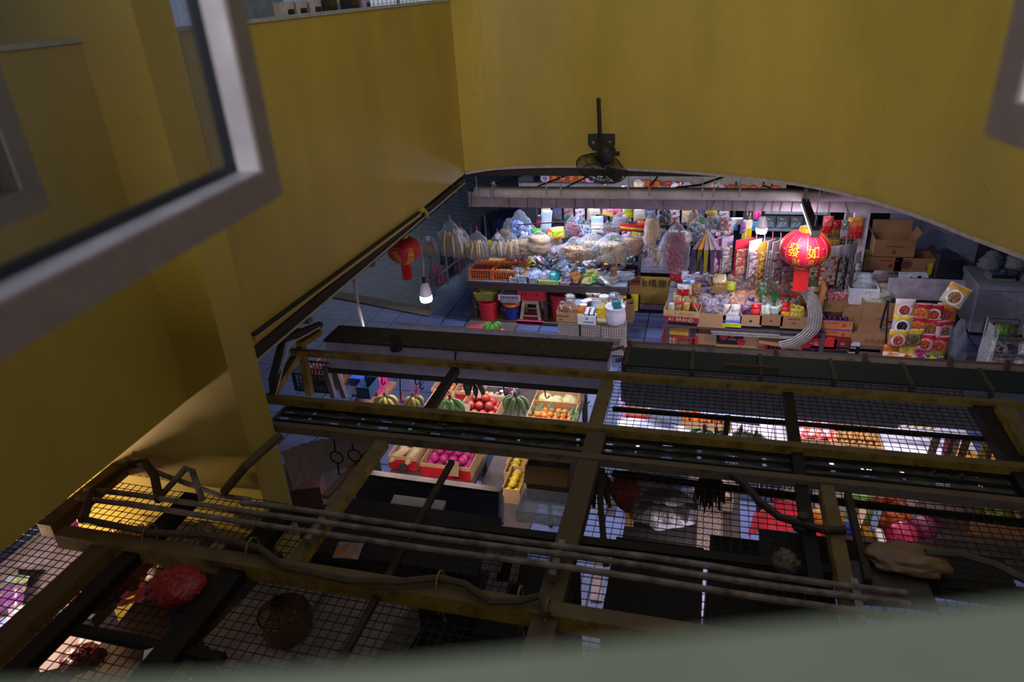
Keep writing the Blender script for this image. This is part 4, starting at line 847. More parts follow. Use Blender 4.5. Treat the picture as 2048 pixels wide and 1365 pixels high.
# cartons on stacked egg trays
def eggtrays(label, x0, x1, yt, Yv, z0, d=.3, n_=None):
    p, w, h = rect(x0, x1, yt, yt + 40, Yv); ztop = Y((x0 + x1) / 2, yt, Yv).z; step = .045; n_ = int((ztop - z0) / step)
    key = ('egg', round(w, 2))
    if key not in _proto:
        b = B(); k = 9
        b.grid(lambda u, v: ((u - .5) * w, v * d, .026 + .018 * sin(u * k * 6.283) * sin(v * k * 6.283)), 36, 27)
        for yy in (0, d): b.grid(lambda u, v: ((u - .5) * w, yy + (.006 if yy else -.006) * sin(u * k * 6.283), v * (.04 + .010 * sin(u * k * 6.283))), 54, 2)
        for xx in (-w / 2, w / 2): b.grid(lambda u, v: (xx + .006 * sin(u * k * 6.283), u * d, v * (.04 + .010 * sin(u * k * 6.283))), 54, 2)
        _proto[key] = b.mesh('egg_tray', M('#a5978f', .95, 0, .1, 30))
    for i in range(n_):
        o = bpy.data.objects.new('egg_tray', _proto[key]); COL.objects.link(o); o.location = (p.x + .004 * (i % 2), Yv, ztop - step * (i + 1)); T(o, label, 'egg tray', label)
    return p, w, ztop
EG = [eggtrays('grey pulp egg tray in the left stack under the brown carton', 1116, 1157, 645, 9.42, .0), eggtrays('grey pulp egg tray in the middle stack under the white carton', 1162, 1201, 650, 9.40, .0), eggtrays('grey pulp egg tray in the right stack under the white sack', 1203, 1248, 655, 9.38, .0)]
EGZ = [e[2] for e in EG]
c = cartonY('brown carton of prawn crackers on the left egg trays', 1113, 1156, 626, 645, 9.40, .28, CARD3, bands=((.0, .05, '#8a5f3c'),), texts=(('~7', .035, -.2, .62, '#5a3a22'), ('~3', .03, -.3, .25, '#5a3a22')))
bag('clear bag of orange prawn crackers in the brown carton', c.location + V((.03, .08, .06)), .24, .26, .16, 'curl', '#c98a5a', .62, neck=.4)
bag('clear bag of sweets at the left of the brown carton', c.location + V((-.09, .10, .06)), .15, .22, .13, 'packs', '#c98a4a', .6, neck=.4)
c = cartonY('white carton full of white-lidded jars on the middle egg trays', 1155, 1192, 632, 650, 9.38, .3, WPAP, texts=(('~6', .035, .1, .3, '#2a3a8a'), ('❖', .05, .0, .65, '#2a3a8a')))
for k in range(12):
    lx = (k % 3 - .2) * .075; jar('brown jar with white lid packed in the white carton', c.location + V((lx, .05 + (k // 3) * .06, .035)), .031, .13, '#5a2418', '#c9ccd6', 'jars in the white carton')
for k in range(3): pack('biscuit_pack', 'yellow biscuit pack standing at the left of the white carton', 'packet', tuple(c.location + V((-.10, .04 + .06 * k, .05))), .11, .17, .05, ['#c99a2a', '#e0c27a', '#b86a2a'], 'rows', 0, -.15, 0, 'biscuit packs in the white carton')
c = cartonY('yellow carton of yellow packets between the white carton and white sack', 1194, 1212, 634, 646, 9.38, .24, M('#d8a81a', .5), bands=((.25, .75, '#e6e2d0'),))
for k in range(4): pack('packet', 'yellow packet sticking out of the yellow carton', 'packet', tuple(c.location + V((-.02 + .02 * k, .04 + .05 * k, .05))), .15, .17, .03, ['#d9b01e', '#e6c83a', '#b8901a'], 'mix', .2 * k, -.2, .2 * k, 'packets in the yellow carton')
p, w, h = rect(1210, 1246, 618, 660, 9.36); o = thing('white_sack', 'bulging white sack with a teal bag on top of the right egg trays', 'sack', (p.x, 9.5, EGZ[2] + .003))
B().lathe([(.10, 0), (.145, .04), (.155, .12), (.145, .2), (.135, .25), (.15, .27), (.14, .285), (.115, .26), (.0, .24)], 22, fn=lambda a, z: 1 + .05 * noise.noise((cos(a) * 3, sin(a) * 3, z * 14))).obj('sack_body', M('#cfc9d6', .8, 0, .05, 20, '', None, 0, 1, .4), o, smooth=True)
bag('crumpled teal bag in the mouth of the white sack', (p.x + .02, 9.5, EGZ[2] + .25), .13, .12, .1, 'blob', '#1f6a74', .9, '#2a8a90', .6, neck=.5)
# under the table
p, w, h = rect(956, 998, 598, 643, 10.42); bucket('red bucket under the left stall, leftmost', p, w / 2, h * .96, RED)
o = thing('plastic_basin', 'translucent green tub of pickled mustard on the red bucket', 'tub', (p.x, p.y + .02, p.z + h))
B().lathe([(.16, 0), (.20, .15), (.215, .155), (.205, .16), (.19, .15), (.15, .01), (0, .01)], 4, sx=1.25, sy=.95).obj('basin_body', M('#8f8f3c', .3, 0, .1, 9, '', None, 0, .85), o, rz=pi / 4) ; B().ball((0, 0, .13), (.17, .14, .07), 16, 10, 0, .5, 3, 5).obj('pickled_mustard', M('#8f8526', .4, 0, .3, 20), o, smooth=True)
p, w, h = rect(1007, 1041, 604, 642, 10.42); bucket('blue bucket with an orange liner under the left stall', p, w / 2, h * .9, M('#262a7a', .35), rim=ORG)
T(open_box(B(), .30, .26, .05).obj('egg_tray', M('#a5978f', .95), loc=(p.x, p.y - .1, p.z + h * 1.05)), 'grey egg tray between blue bucket and white basket', 'egg tray')
bk = crate('white basket of dried shrimps above the blue bucket', (p.x, p.y - .12, p.z + h * 1.05 + .05), .34, .28, .10, M('#b9a8c0', .4), name='basket', cat='basket')
T(B().ball((0, 0, 0), (.15, .12, .05), 16, 8, 0, .3, 2, 8).obj('dried_shrimps', M('#7a5a5e', .8, 0, .4, 80, '', None, 0, 1, .8), loc=(p.x, p.y + .02, p.z + h * 1.05 + .12)), 'heap of dried shrimps in the white basket', 'dried shrimps', kind='stuff')
p, w, h = rect(1037, 1080, 640, 653, 10.30); cartonY('pink flat carton under the beige stool', 1032, 1086, 643, 652, 10.30, .42, M('#b8405a', .5), opened=False, texts=(('老婆饼', .045, 0, .5, '#5a1a28'),))
p, w, h = rect(1040, 1080, 601, 641, 10.34); o = thing('plastic_stool', 'beige plastic stool standing on the pink carton', 'stool', (p.x, p.y + .17, p.z + .01)); BE = M('#b8a888', .45); hh = h * .95
b = B(); b.box((0, 0, hh - .012), (.25, .25, .024)); b.box((0, 0, hh + .002), (.19, .19, .012)); b.obj('seat', BE, o)
for sx_ in (-1, 1):
    for sy_ in (-1, 1): B().bar((sx_ * .155, sy_ * .155, 0), (sx_ * .11, sy_ * .11, hh - .02), .05, .03).obj('leg', BE, o)
b = B()
for s in (-1, 1): b.box((s * .118, 0, hh - .05), (.014, .2, .06)); b.box((0, s * .118, hh - .05), (.2, .014, .06)); b.box((s * .148, 0, .06), (.012, .28, .025)); b.box((0, s * .148, .06), (.28, .012, .025))
b.obj('apron', BE, o)
c = cartonY('red crate of ginger on the beige stool', 1034, 1090, 575, 602, 10.34, .32, M('#c4242c', .4), texts=(('~2', .07, -.25, .45, '#7a1018'), ('~1', .08, .2, .45, '#7a1018')))
scatter('ginger_root', 'knobbly ginger root in the red crate', 'ginger', 'ginger roots in the red crate', None, c.location.x, c.location.y + .16, c.location.z + .10, c['_w'] * .85, .26, 22, .034, M('#b08a68', .8, 0, .3, 20), .7, 0, .9)
p, w, h = rect(1101, 1145, 586, 645, 10.5); bucket('big red drum with a red lid under the right half of the left stall', p, w / 2, h * .9, RED, rim=M('#9a1a20', .4))
p, w, h = rect(1076, 1096, 610, 640, 10.7); T(B().lathe([(.08, 0), (.09, .2), (.06, .24), (.06, .27)], 14).obj('jar', M('#5a2620', .3), loc=tuple(p)), 'dark red jar behind the beige stool', 'jar')
# right end of the table
cartonY('brown carton leaning at the right end of the left stall', 1258, 1280, 566, 590, 10.55, .3, CARD2, bands=((.8, 1, '#8a2030'),))
cartonY('flattened brown carton behind the white sack', 1250, 1266, 610, 645, 9.85, .2, CARD2)
p, w, h = rect(1262, 1276, 590, 620, 10.5); T(B().lathe([(w / 2, 0), (w / 2 * 1.05, h)], 14).obj('yellow_pail', M('#c9b81e', .4), loc=tuple(p)), 'yellow pail at the right end of the left stall', 'pail')
# hanging snack bags, front row
HB = [  # x, ytop, ybottom, width px, depth plane, kind, colour, fill, tie, tag, label
 (858, 470, 512, 32, 10.6, 'sticks', '#b89a6a', .7, '#c03a5a', '#d8cfd6', 'small bag of bean-curd sticks beside the left lantern'),
 (903, 440, 512, 44, 10.5, 'sticks', '#b0905e', .75, '#c86a9a', None, 'big bag of bean-curd sticks with a white tag, leftmost of the hanging row'),
 (922, 455, 516, 34, 10.6, 'sticks', '#c2a470', .72, '#b8304a', '#d8cfd6', 'bag of bean-curd sticks overlapping the leftmost big bag'),
 (956, 462, 520, 40, 10.5, 'sticks', '#b8955c', .7, '#c03a5a', None, 'bag of bean-curd sticks with a long red tie'),
 (980, 480, 515, 20, 10.5, 'sticks', '#b8986a', .8, None, '#d8c81e', 'narrow bag with a yellow tag'),
 (996, 466, 516, 32, 10.5, 'sticks', '#b3986a', .68, '#c03a5a', '#d9d2d8', 'bag of fried bean curd with a yellow sticker'),
 (1023, 466, 517, 32, 10.5, 'sticks', '#bd9660', .72, None, None, 'bag of tan sticks left of the flat crackers'),
 (1053, 470, 510, 44, 10.55, 'blob', '#a8874e', .75, None, None, 'wide bag of flat tan crackers'),
 (1078, 462, 508, 44, 10.5, 'blob', '#b08c52', .8, None, None, 'bag of flat golden crackers under the dark rod'),
 (1103, 466, 500, 34, 10.6, 'blob', '#a38656', .8, None, None, 'bag of golden crackers left of the macaroni'),
 (1152, 474, 520, 64, 10.4, 'curl', '#b08040', .62, '#a02a34', None, 'big bag of curled macaroni hanging over the table'),
 (1188, 466, 517, 62, 10.55, 'curl', '#b39a6e', .74, None, '#b8a8b4', 'big bag of pale fried curls behind the macaroni'),
 (1226, 466, 524, 66, 10.4, 'curl', '#b8a078', .72, None, None, 'big bag of fine vermicelli, rightmost over the table'),
 (1265, 460, 510, 36, 10.5, 'blob', '#b07a4a', .66, '#b01a24', '#d8c022', 'bag of tan wafers under a red and yellow header'),
 (1285, 462, 506, 26, 10.55, 'blob', '#b88a5a', .7, '#b01a24', None, 'second red-headed bag of wafers'),
 (1040, 420, 480, 52, 10.9, 'packs', '#4a6ab0', .55, None, None, 'large clear bag with blue and white packs inside'),
 (1018, 436, 482, 34, 10.9, 'blob', '#a5884a', .5, None, None, 'clear bag with yellowish contents at the left of the rod'),
 (1050, 452, 484, 34, 10.75, 'packs', '#8a8a9a', .5, None, None, 'crinkled clear bag below the blue and white packs'),
 (1110, 492, 516, 28, 10.5, 'packs', '#b08088', .7, None, None, 'small crinkled bag under the golden crackers'),
 (1145, 432, 474, 30, 11.0, 'saus', '#8a3a4a', .6, '#c878a8', None, 'clear bag of red sausages behind the macaroni'),
 (1157, 424, 458, 16, 11.0, 'packs', '#9aa8cc', .7, '#c878c8', None, 'slim clear bag of silver packets'),
 (1175, 440, 472, 24, 11.0, 'packs', '#a8b0cc', .6, '#c060b8', None, 'clear bag with a purple tie'),
 (1214, 444, 470, 26, 10.9, 'balls', '#a06a4a', .55, '#c080b0', None, 'clear bag of brown nuts in the second hanging row'),
 (1240, 424, 462, 30, 10.9, 'blob', '#7a6468', .7, None, None, 'puffy clear bag of brown bark'),
 (1304, 420, 496, 28, 10.3, 'blob', '#c09a6a', .75, None, None, 'long pointed bag of white and tan fish maw'),
 (1330, 414, 450, 28, 10.4, 'packs', '#2a2230', .85, None, None, 'round-bottomed bag of black seaweed'),
 (1352, 446, 543, 50, 10.2, 'saus', '#8a1f2e', .78, None, None, 'big clear bag packed with red sausages'),
 (1315, 478, 522, 30, 10.3, 'saus', '#a8865a', .8, None, '#3a3a8a', 'pack of tan sausages left of the red ones'),
 (1333, 476, 530, 30, 10.25, 'sticks', '#b89a6a', .85, None, '#c8a020', 'long pack of cream noodles left of the red sausages'),
 (1294, 486, 515, 24, 10.5, 'packs', '#9a6a7a', .7, None, None, 'crinkled bag hanging against the cabinet glass'),
 (1400, 432, 474, 40, 10.6, 'packs', '#8a94a8', .6, None, '#2f8a4a', 'clear bag with a green label over the card bunch'),
 (1442, 424, 470, 40, 10.6, 'packs', '#9aa0b4', .7, None, None, 'bulging silvery bag behind the hanging cards'),
 (1386, 418, 456, 16, 10.7, 'sticks', '#b8926a', .9, None, None, 'slim bag of brown sticks in the upper row'),
 (1452, 432, 460, 24, 10.5, 'packs', '#8a2430', .8, None, None, 'slanted pack with a dark red label'),
]
ax = ('first', 'second')
for i, (x, yt, yb, wpx, Yv, kd, cl, fl, tie, tag, lb) in enumerate(HB):
    p, w, h = rect(x - wpx / 2, x + wpx / 2, yt, yb, Yv); bag(lb, p, w * 1.12, h, max(.06, w * .55), kd, cl, fl, tie=tie, tag=tag, group='hanging bags over the stalls')
for i, (x, yt, yb, wpx, Yv, cls, lb) in enumerate([
 (1075, 458, 478, 20, 10.6, ['#5a1a6a', '#2a2028', '#4a8a3a'], 'purple and black packet hanging below the dark rod'),
 (1117, 455, 478, 22, 10.5, ['#c8902a', '#8aa82a', '#e0b85a'], 'yellow and green packet hanging below the dark rod'),
 (1099, 458, 470, 8, 10.6, ['#d8b83a', '#c84a2a'], 'tiny yellow packet below the dark rod'),
 (1195, 434, 466, 22, 10.9, ['#cfcab8', '#c8c3ae', '#8fa4c8'], 'flat white sesame block in the second hanging row'),
 (1090, 422, 462, 20, 11.2, ['#b9c0cc', '#aab4c0'], 'pale upright pack behind the dark rod'),
 (1077, 430, 452, 9, 11.0, ['#8a2a3a', '#3a2a2a'], 'dark red slim pack left of the pale one'),
 (1190, 416, 430, 20, 11.2, ['#c8b898', '#d8c8b0'], 'cream pouch in the top row'),
 (1215, 416, 432, 20, 11.2, ['#d8b84a', '#c87a8a'], 'yellow and pink pouch in the top row'),
 (1234, 416, 431, 18, 11.2, ['#c8203a', '#d86a7a'], 'red pouch in the top row'),
 (1258, 416, 436, 14, 11.2, ['#c8b81e', '#9aa82a'], 'yellow-green pouch in the top row'),
 (1281, 418, 440, 18, 11.2, ['#b8a890', '#cfc6c0'], 'clear pouch of pale slices in the top row'),
 (1287, 443, 462, 22, 10.8, ['#c84a22', '#b83a1a'], 'orange-red pouch behind the red header'),
 (1264, 450, 464, 42, 10.45, ['#b01a24', '#d8b01e', '#b01a24'], 'red and yellow cardboard header above the wafers'),
 (1495, 420, 478, 16, 10.7, ['#c8b81e', '#e0d8c0', '#3a3a3a'], 'yellow and white strip of sachets hanging left of the bulb'),
 (1487, 440, 468, 12, 10.7, ['#6a4a9a', '#8a5ab0'], 'purple pouch left of the yellow strip'),
 (1518, 422, 438, 18, 10.9, ['#c8308a', '#d84aa0'], 'bright pink pouch above the bulb'),
 (1510, 444, 458, 12, 10.8, ['#1f7ac8', '#2a8ad8'], 'bright blue pouch left of the bulb'),
 (1475, 436, 450, 24, 10.9, ['#c8d0e8', '#dfe4f2'], 'white roll in clear film in the upper row'),
 (1466, 448, 462, 18, 10.9, ['#5a8ac8', '#7aa4d8'], 'light blue bundle in the upper row'),
 (1422, 418, 430, 20, 11.0, ['#c8b02a', '#d8c85a'], 'yellow pouch in the upper row right of the sausages'),
]):
    p, w, h = rect(x - wpx / 2, x + wpx / 2, yt, yb, Yv); pack('hanging_pouch', lb, 'packet', tuple(p), w * 1.1, h * 1.05, .04, cls, 'rows', rnd.random() * .4 - .2, 0, rnd.random() * .3 - .15, 'pouches hanging over the stalls')
T(B().tube([Y(1035, 450, 10.7), Y(1128, 444, 10.7), Y(1133, 447, 10.7)], .010, 6).obj('hanging_rod', IRON), 'dark rod over the left stall that the bags hang from', 'rod')
T(B().tube([Y(1148, 449, 10.8), Y(1320, 456, 10.8)], .006, 5).obj('hanging_rod', M('#8a6a5a', .5)), 'thin brown rod above the vermicelli bags', 'rod')
for x in (1053, 1122, 1124): pass
# back shelves behind the hanging goods
def shelf(label, x0, x1, Yv, z0, zs, mat, d=.3):
    o = thing('goods_shelf', label, 'shelf', ((x0 + x1) / 2, Yv, 0)); w = x1 - x0
    for zz in zs: B().bb((-w / 2, 0, zz - .02), (w / 2, d, zz)).obj('shelf_board', mat, o)
    for s in (-1, 1): B().bb((s * w / 2 - .02, 0, z0), (s * w / 2 + .02, d, zs[-1] + .3)).obj('upright', mat, o)
    return o
shelf('grey metal shelf in the dark behind the right stall bulb', .55, 1.75, 11.4, 0, (.6, 1.0, 1.35, 1.62), M('#7d8a98', .4, .5))
shelf('dark goods shelf behind the left stall', -2.9, .4, 11.9, 0, (.5, .9, 1.25, 1.6), M('#3a3a42', .6))
gi = 0; gc = ['#b9aaa4', '#4a5a8a', '#8a3a3a', '#c8b070', '#3f6a4a', '#c9ccd8', '#6a4a3a', '#a86a7a']; gn = ['pale', 'blue', 'dark red', 'straw', 'green', 'white', 'brown', 'pink']
for zz in (.9, 1.25, 1.6):
    for k in range(16):
        x = -2.75 + k * .2; c_ = (gi * 5 + k) % 8; gi += 1
        pack('stock_packet', '%s packet stacked on the dark goods shelf behind the left stall' % gn[c_], 'packet', (x, 11.98, zz), .17, .22 + .06 * (k % 3), .08, [gc[c_], gc[(c_ + 3) % 8]], 'mix', (rnd.random() - .5) * .4, 0, 0, '%s packets on the dark shelf' % gn[c_])
for k in range(5):
    for zz, c_, nm_ in ((1.0, '#8a9a90', 'green-grey'), (1.35, '#5f7480', 'slate'), (1.62, '#aab4c8', 'pale blue')):
        pack('stock_packet', '%s bundle on the grey shelf behind the bulb' % nm_, 'packet', (.72 + k * .2, 11.5, zz), .19, .2, .08, [c_, '#6a7078'], 'mix', 0, 0, 0, '%s bundles on the grey shelf' % nm_)
# glass cabinet with a cloth sign
o = thing('glass_cabinet', 'low glass cabinet with a stained cloth sign between the two stalls', 'cabinet', (-.70, 11.05, 0))
for x in (-.33, .33): B().bb((x - .02, 0, 0), (x + .02, .45, 1.25)).obj('post', M('#3a3338', .5), o)
B().bb((-.33, 0, .70), (.33, .45, .76)).obj('ledge', M('#8a8490', .4, .3), o); B().bb((-.31, .01, .76), (.31, .02, 1.25)).obj('pane', film('#aab0c0', .25), o); B().bb((-.31, .42, .1), (.31, .44, 1.25)).obj('back_panel', M('#4a3a40', .7), o)
B().bb((-.33, 0, .05), (.33, .45, .14)).obj('plinth', M('#a8899a', .5), o)
b = B(); b.grid(lambda u, v: ((u - .5) * .6, -.012 + .006 * sin(u * 14), .16 + v * .48), 16, 6); b.obj('cloth_sign', M('#a8863f', .8, 0, .12, 3, 'dirt', '#7a5c2a'), o); cs_ = o.children[-1]
for ch, xx in (('金', -.255), ('橋', -.115), ('臘', .045), ('味', .2)): text(ch, .145, (xx, -.022, .52), M('#17120e', .8), cs_)
for k in range(5): pack('sausage_packet', 'pink packet of sausages behind the cabinet glass', 'packet', (-.9 + k * .1, 11.12, .78), .11, .2, .04, ['#b06a7a', '#c8a0a8'], 'mix', 0, -.1, 0, 'packets in the glass cabinet')

# ================================================================== right dry-goods stall
tb = thing('display_table', 'low grey display table of the right dry-goods stall', 'table', (.60, 9.76, 0))
B().bb((-1.12, -.02, .375), (1.08, .34, .40)).obj('front_shelf', M('#4f4a52', .6), tb); B().bb((-1.12, .34, .56), (1.08, 1.2, .60)).obj('tabletop', M('#6f6a74', .6), tb)
for x in (-1.08, 1.04): B().bb((x - .03, -.03, 0), (x + .03, .03, .375)).obj('leg', M('#4a3f42', .6), tb); B().bb((x - .03, 1.1, 0), (x + .03, 1.16, .56)).obj('leg', M('#6a5a5c', .6), tb)
FZ = .405
def onfront(label, x0, x1, yt, yb, mat, d=.3, **k): return cartonY(label, x0, x1, yt, yb, 9.74, d, mat, **k)
cA = onfront('cream and maroon printed carton of jars at the left end of the right stall', 1328, 1396, 622, 645, M('#b39274', .6), d=.32, rz=-.08, bands=((0, .46, '#8a1f4a'), (.60, .90, '#c8a85a')), texts=(('A1 BRAND', .075, 0, .22, '#e6c24a'), ('A1 BEST ONE', .045, .08, .74, '#a83a30')))
cB = onfront('plain brown carton of purple bags, second in the front row', 1397, 1449, 628, 657, CARD, flaps=12)
cC = onfront('blue, white and lime printed carton of flour bags in the front row', 1447, 1481, 632, 655, M('#c9cede', .5), bands=((0, .34, '#b8c41e'), (.42, .52, '#3a4aa8'), (.58, .62, '#3a4aa8')))
cD = onfront('brown carton with small black print, fourth in the front row', 1482, 1521, 631, 653, CARD, texts=(('■', .05, 0, .45, '#3a2a20'),))
cE = onfront('brown carton of green-capped packs, fifth in the front row', 1522, 1563, 630, 652, CARD2, texts=(('~1', .06, 0, .45, '#6a3020'),))
cF = onfront('brown carton of red and gold packs, rightmost of the front row', 1564, 1610, 634, 658, CARD2, texts=(('~6', .035, 0, .8, '#6a2a20'), ('~2', .045, 0, .45, '#6a2a20')))
def inbox(c, fx, fy, dz):
    dz = dz + .045 if c.get('_h', 0) > .12 else dz
    R = Matrix.Rotation(c.rotation_euler.z, 3, 'Z'); return c.location + R @ V((fx * c['_w'], fy * c['_d'], dz))
for i, (fx, fy, r, h, bd, ld, lb) in enumerate([(-.30, .3, .042, .15, '#c9c2b8', '#c9c2b4', 'white jar with cream lid in the cream and maroon carton'), (-.08, .45, .044, .16, '#b89a5a', '#c8202a', 'golden jar with red lid, left in the cream and maroon carton'), (.12, .3, .046, .17, '#b8944a', '#b89a5a', 'golden jar with gold lid in the cream and maroon carton'), (.36, .35, .05, .16, '#8a5a3a', '#c8202a', 'brown jar with red lid, right in the cream and maroon carton'), (.14, .75, .045, .15, '#9a7a4a', '#8a7a60', 'dull jar behind the gold-lidded one')]): jar(lb, inbox(cA, fx, fy, .05), r, h, bd, ld)
for k, (fx, c_) in enumerate([(-.1, '#8a6a9a'), (.18, '#8a4a5a')]): bag('clear bag of %s in the plain brown carton' % ['purple seaweed', 'pink shrimps'][k], inbox(cB, fx, .4, .04), .2, .2, .18, 'packs', c_, .8, neck=.5)
for k in range(2): pack('flour_bag', 'white flour bag standing in the blue and lime carton', 'packet', tuple(inbox(cC, -.2 + .35 * k, .4, .05)), .14, .2, .09, ['#c9c2c8', '#d8d2d6'], 'mix', .1, -.15, 0, 'flour bags in the blue and lime carton')
pack('packet', 'red-topped packet in the fourth carton, right half', 'packet', tuple(inbox(cD, .22, .4, .05)), .13, .19, .07, ['#d0202a', '#e0505a', '#c81f28'], 'rows', 0, -.15); pack('packet', 'dark purple packet in the fourth carton, left half', 'packet', tuple(inbox(cD, -.22, .4, .05)), .13, .17, .08, ['#3a1a3a', '#7a5a8a'], 'mix', .2, -.2)
for k in range(5): pack('packet', 'green and clear packet in the fifth carton', 'packet', tuple(inbox(cE, -.25 + .12 * k, .3 + .1 * (k % 3), .06 + .01 * k)), .12, .15, .04, ['#3aa86a', '#dfe6e2', '#b8c8c0'], 'mix', k, -.3, 0, 'green and clear packets in the fifth carton')
for k in range(2): pack('packet', 'red and yellow packet at the left of the rightmost front carton', 'packet', tuple(inbox(cF, -.3, .25 + .3 * k, .05 + .03 * k)), .13, .19, .05, ['#c81f24', '#d8a81e', '#c81f24'], 'rows', .1, -.2, 0, 'red and yellow packets in the rightmost carton')
for k in range(6): pack('packet', 'gold foil packet in the rightmost front carton', 'packet', tuple(inbox(cF, .02 + .14 * (k % 3), .2 + .35 * (k // 3), .06 + .03 * (k // 3))), .12, .17, .05, ['#a8962a', '#d8c85a', '#8a7a1e'], 'mix', k * .5, -.25, 0, 'gold foil packets in the rightmost carton')
# second and third rows
for lb, x0, x1, yt, yb, Yv, cls, kd, d_ in [
    ('red boxed jar behind the cream and maroon carton', 1355, 1377, 572, 592, 10.15, ['#a8161c', '#a8161c', '#cfc8c2'], 'rows', .1), ('tall clear jar of brown flakes behind the jars', 1386, 1401, 570, 590, 10.15, ['#8a5f40', '#9a7050'], 'mix', .1),
    ('clear jar of pale flakes behind the jars', 1375, 1387, 572, 592, 10.2, ['#b9a68c', '#c8b8a0'], 'mix', .1), ('blue packet at the back left of the right stall', 1366, 1390, 562, 572, 10.4, ['#4a8ac8', '#c8d4e8'], 'mix', .06),
    ('lime green packet beside the biscuit box', 1452, 1471, 566, 583, 10.3, ['#a8b81e', '#c8d03a', '#5a6a1a'], 'mix', .08), ('dark blue packet among the pink packs', 1496, 1508, 596, 609, 10.05, ['#1f2a7a', '#2a3a9a'], 'mix', .06),
    ('maroon packet behind the pink packs', 1496, 1510, 565, 582, 10.4, ['#8a1f3a', '#a83a5a'], 'mix', .08), ('yellow packet behind the pink packs', 1508, 1519, 564, 582, 10.4, ['#d8b81e', '#e0c84a'], 'mix', .08),
    ('red tissue packet at the left back of the right stall', 1340, 1362, 540, 562, 10.6, ['#b82a3a', '#c83a4a'], 'mix', .05), ('white bag with red and blue print at the back of the right stall', 1365, 1415, 545, 562, 10.55, ['#d8dce8', '#c8cfe2', '#b85a6a'], 'mix', .12), ('white and blue bag beside the hanging card bunch', 1412, 1430, 550, 563, 10.5, ['#c8d4e8', '#5a7ac8'], 'mix', .1)]:
    p, w, h = rect(x0, x1, yt, yb, Yv); pack('packet', lb, 'packet', tuple(p), w, h * 1.1, d_, cls, kd, 0, -.15)
c = cartonY('open brown box of biscuit packets in the second row', 1424, 1452, 574, 587, 10.2, .28, CARD2, flaps=4)
for k in range(5): pack('biscuit_packet', 'tan biscuit packet in the open brown box', 'packet', tuple(inbox(c, 0, .1 + .17 * k, .04)), .19, .17, .05, ['#b09a6a', '#8a6a3a', '#c8b48a'], 'rows', 0, -.2, 0, 'biscuit packets in the brown box')
def rowpacks(label, group, x0, x1, y0_, y1_, Zv, nx, ny, w, h, cls, kd='mix', t=.05, name='packet', lean=-.9):
    for j in range(ny):
        for i in range(nx):
            p = Z(x0 + (x1 - x0) * (i + .3 + .4 * rnd.random()) / nx, y0_ + (y1_ - y0_) * (j + .3 + .4 * rnd.random()) / ny, Zv); pack(name, label, 'packet', tuple(p), w, h, t, cls, kd, (rnd.random() - .5) * 1.2, lean + (rnd.random() - .5) * .5, (rnd.random() - .5) * .6, group)
rowpacks('pink-orange roll packet in the middle of the right stall', 'pink-orange packets in the middle', 1470, 1516, 584, 600, .66, 4, 2, .16, .16, ['#c8856a', '#d8a08a', '#b8604a'])
rowpacks('cream packet in front of the pink-orange ones', 'cream packets in the middle', 1460, 1512, 598, 612, .64, 5, 1, .14, .14, ['#d0b890', '#c8a08a'])
rowpacks('shiny green packet in the heap right of centre', 'shiny green packets', 1518, 1556, 577, 606, .64, 4, 4, .13, .15, ['#14803a', '#1fa04a', '#0f6a2e'], t=.04)
rowpacks('shiny red packet stacked right of the green heap', 'shiny red packets', 1558, 1592, 582, 602, .64, 2, 4, .2, .15, ['#c8141e', '#e04a4a', '#b01018'], t=.045)
scatter('orange_ball_pack', 'round orange sweet in the bag beside the green heap', 'sweet', 'orange sweets', None, *Z(1525, 596, .66).xy, .64, .26, .16, 8, .045, M('#c8703a', .2, 0, .2, 30), .9)
for x, y_, lb in [(1410, 598, 'clear bag of purple crisps behind the plain brown carton'), (1440, 596, 'clear bag of pinkish slices beside the biscuit box')]: bag(lb, Z(x, y_ + 12, .6), .22, .17, .17, 'packs', '#a0828f', .75, neck=.5)
T(B().lathe([(.012, 0), (.014, .03)], 10).obj('blue_stopper', M('#2a6ac8', .3), loc=tuple(Z(1462, 592, .72))), 'small blue cap among the bags', 'cap')
for k, (x, yt, yb, wpx) in enumerate([(1477, 540, 578, 34), (1497, 545, 578, 34), (1540, 540, 585, 40), (1570, 552, 588, 36)]):
    p, w, h = rect(x - wpx / 2, x + wpx / 2, yt, yb, 10.35); bag('clear bag of dried mushrooms under the hanging cards, %s from the left' % ['first', 'second', 'third', 'fourth'][k], p, w, h * 1.1, w * .7, 'balls', ['#b08a74', '#a8806a', '#9a7458', '#a07a6a'][k], .75, neck=.3, group='bags of dried mushrooms')
rowpacks('tan pouch in the rows behind the jars carton', 'tan pouches behind the jars', 1350, 1400, 596, 612, .62, 4, 2, .12, .14, ['#8a6a4a', '#a8906a'])
rowpacks('clear pouch with a red band at the back left of the right stall', 'red-banded pouches', 1352, 1425, 566, 578, .62, 6, 1, .13, .16, ['#a8a4ac', '#a8242c', '#a8a4ac'], 'rows', lean=-.4)
rowpacks('purple-grey pouch behind the plain brown carton', 'purple-grey pouches', 1402, 1452, 590, 618, .62, 4, 3, .13, .14, ['#6f6078', '#9a90a4', '#4a4050'])
rowpacks('mixed white and pink pouch behind the flour carton', 'white and pink pouches', 1452, 1520, 606, 624, .62, 6, 2, .12, .13, ['#b8a8a4', '#a86a6a', '#cfc8c4'])
rowpacks('small clear packet behind the rightmost front carton', 'small clear packets', 1522, 1600, 606, 630, .62, 6, 2, .12, .14, ['#8f8a90', '#5a6a5a', '#b8b0ac'])
rowpacks('brown foil packet under the hanging cards', 'brown foil packets', 1450, 1590, 558, 576, .62, 9, 2, .12, .15, ['#7a5a3a', '#a8844a', '#4a3428'])
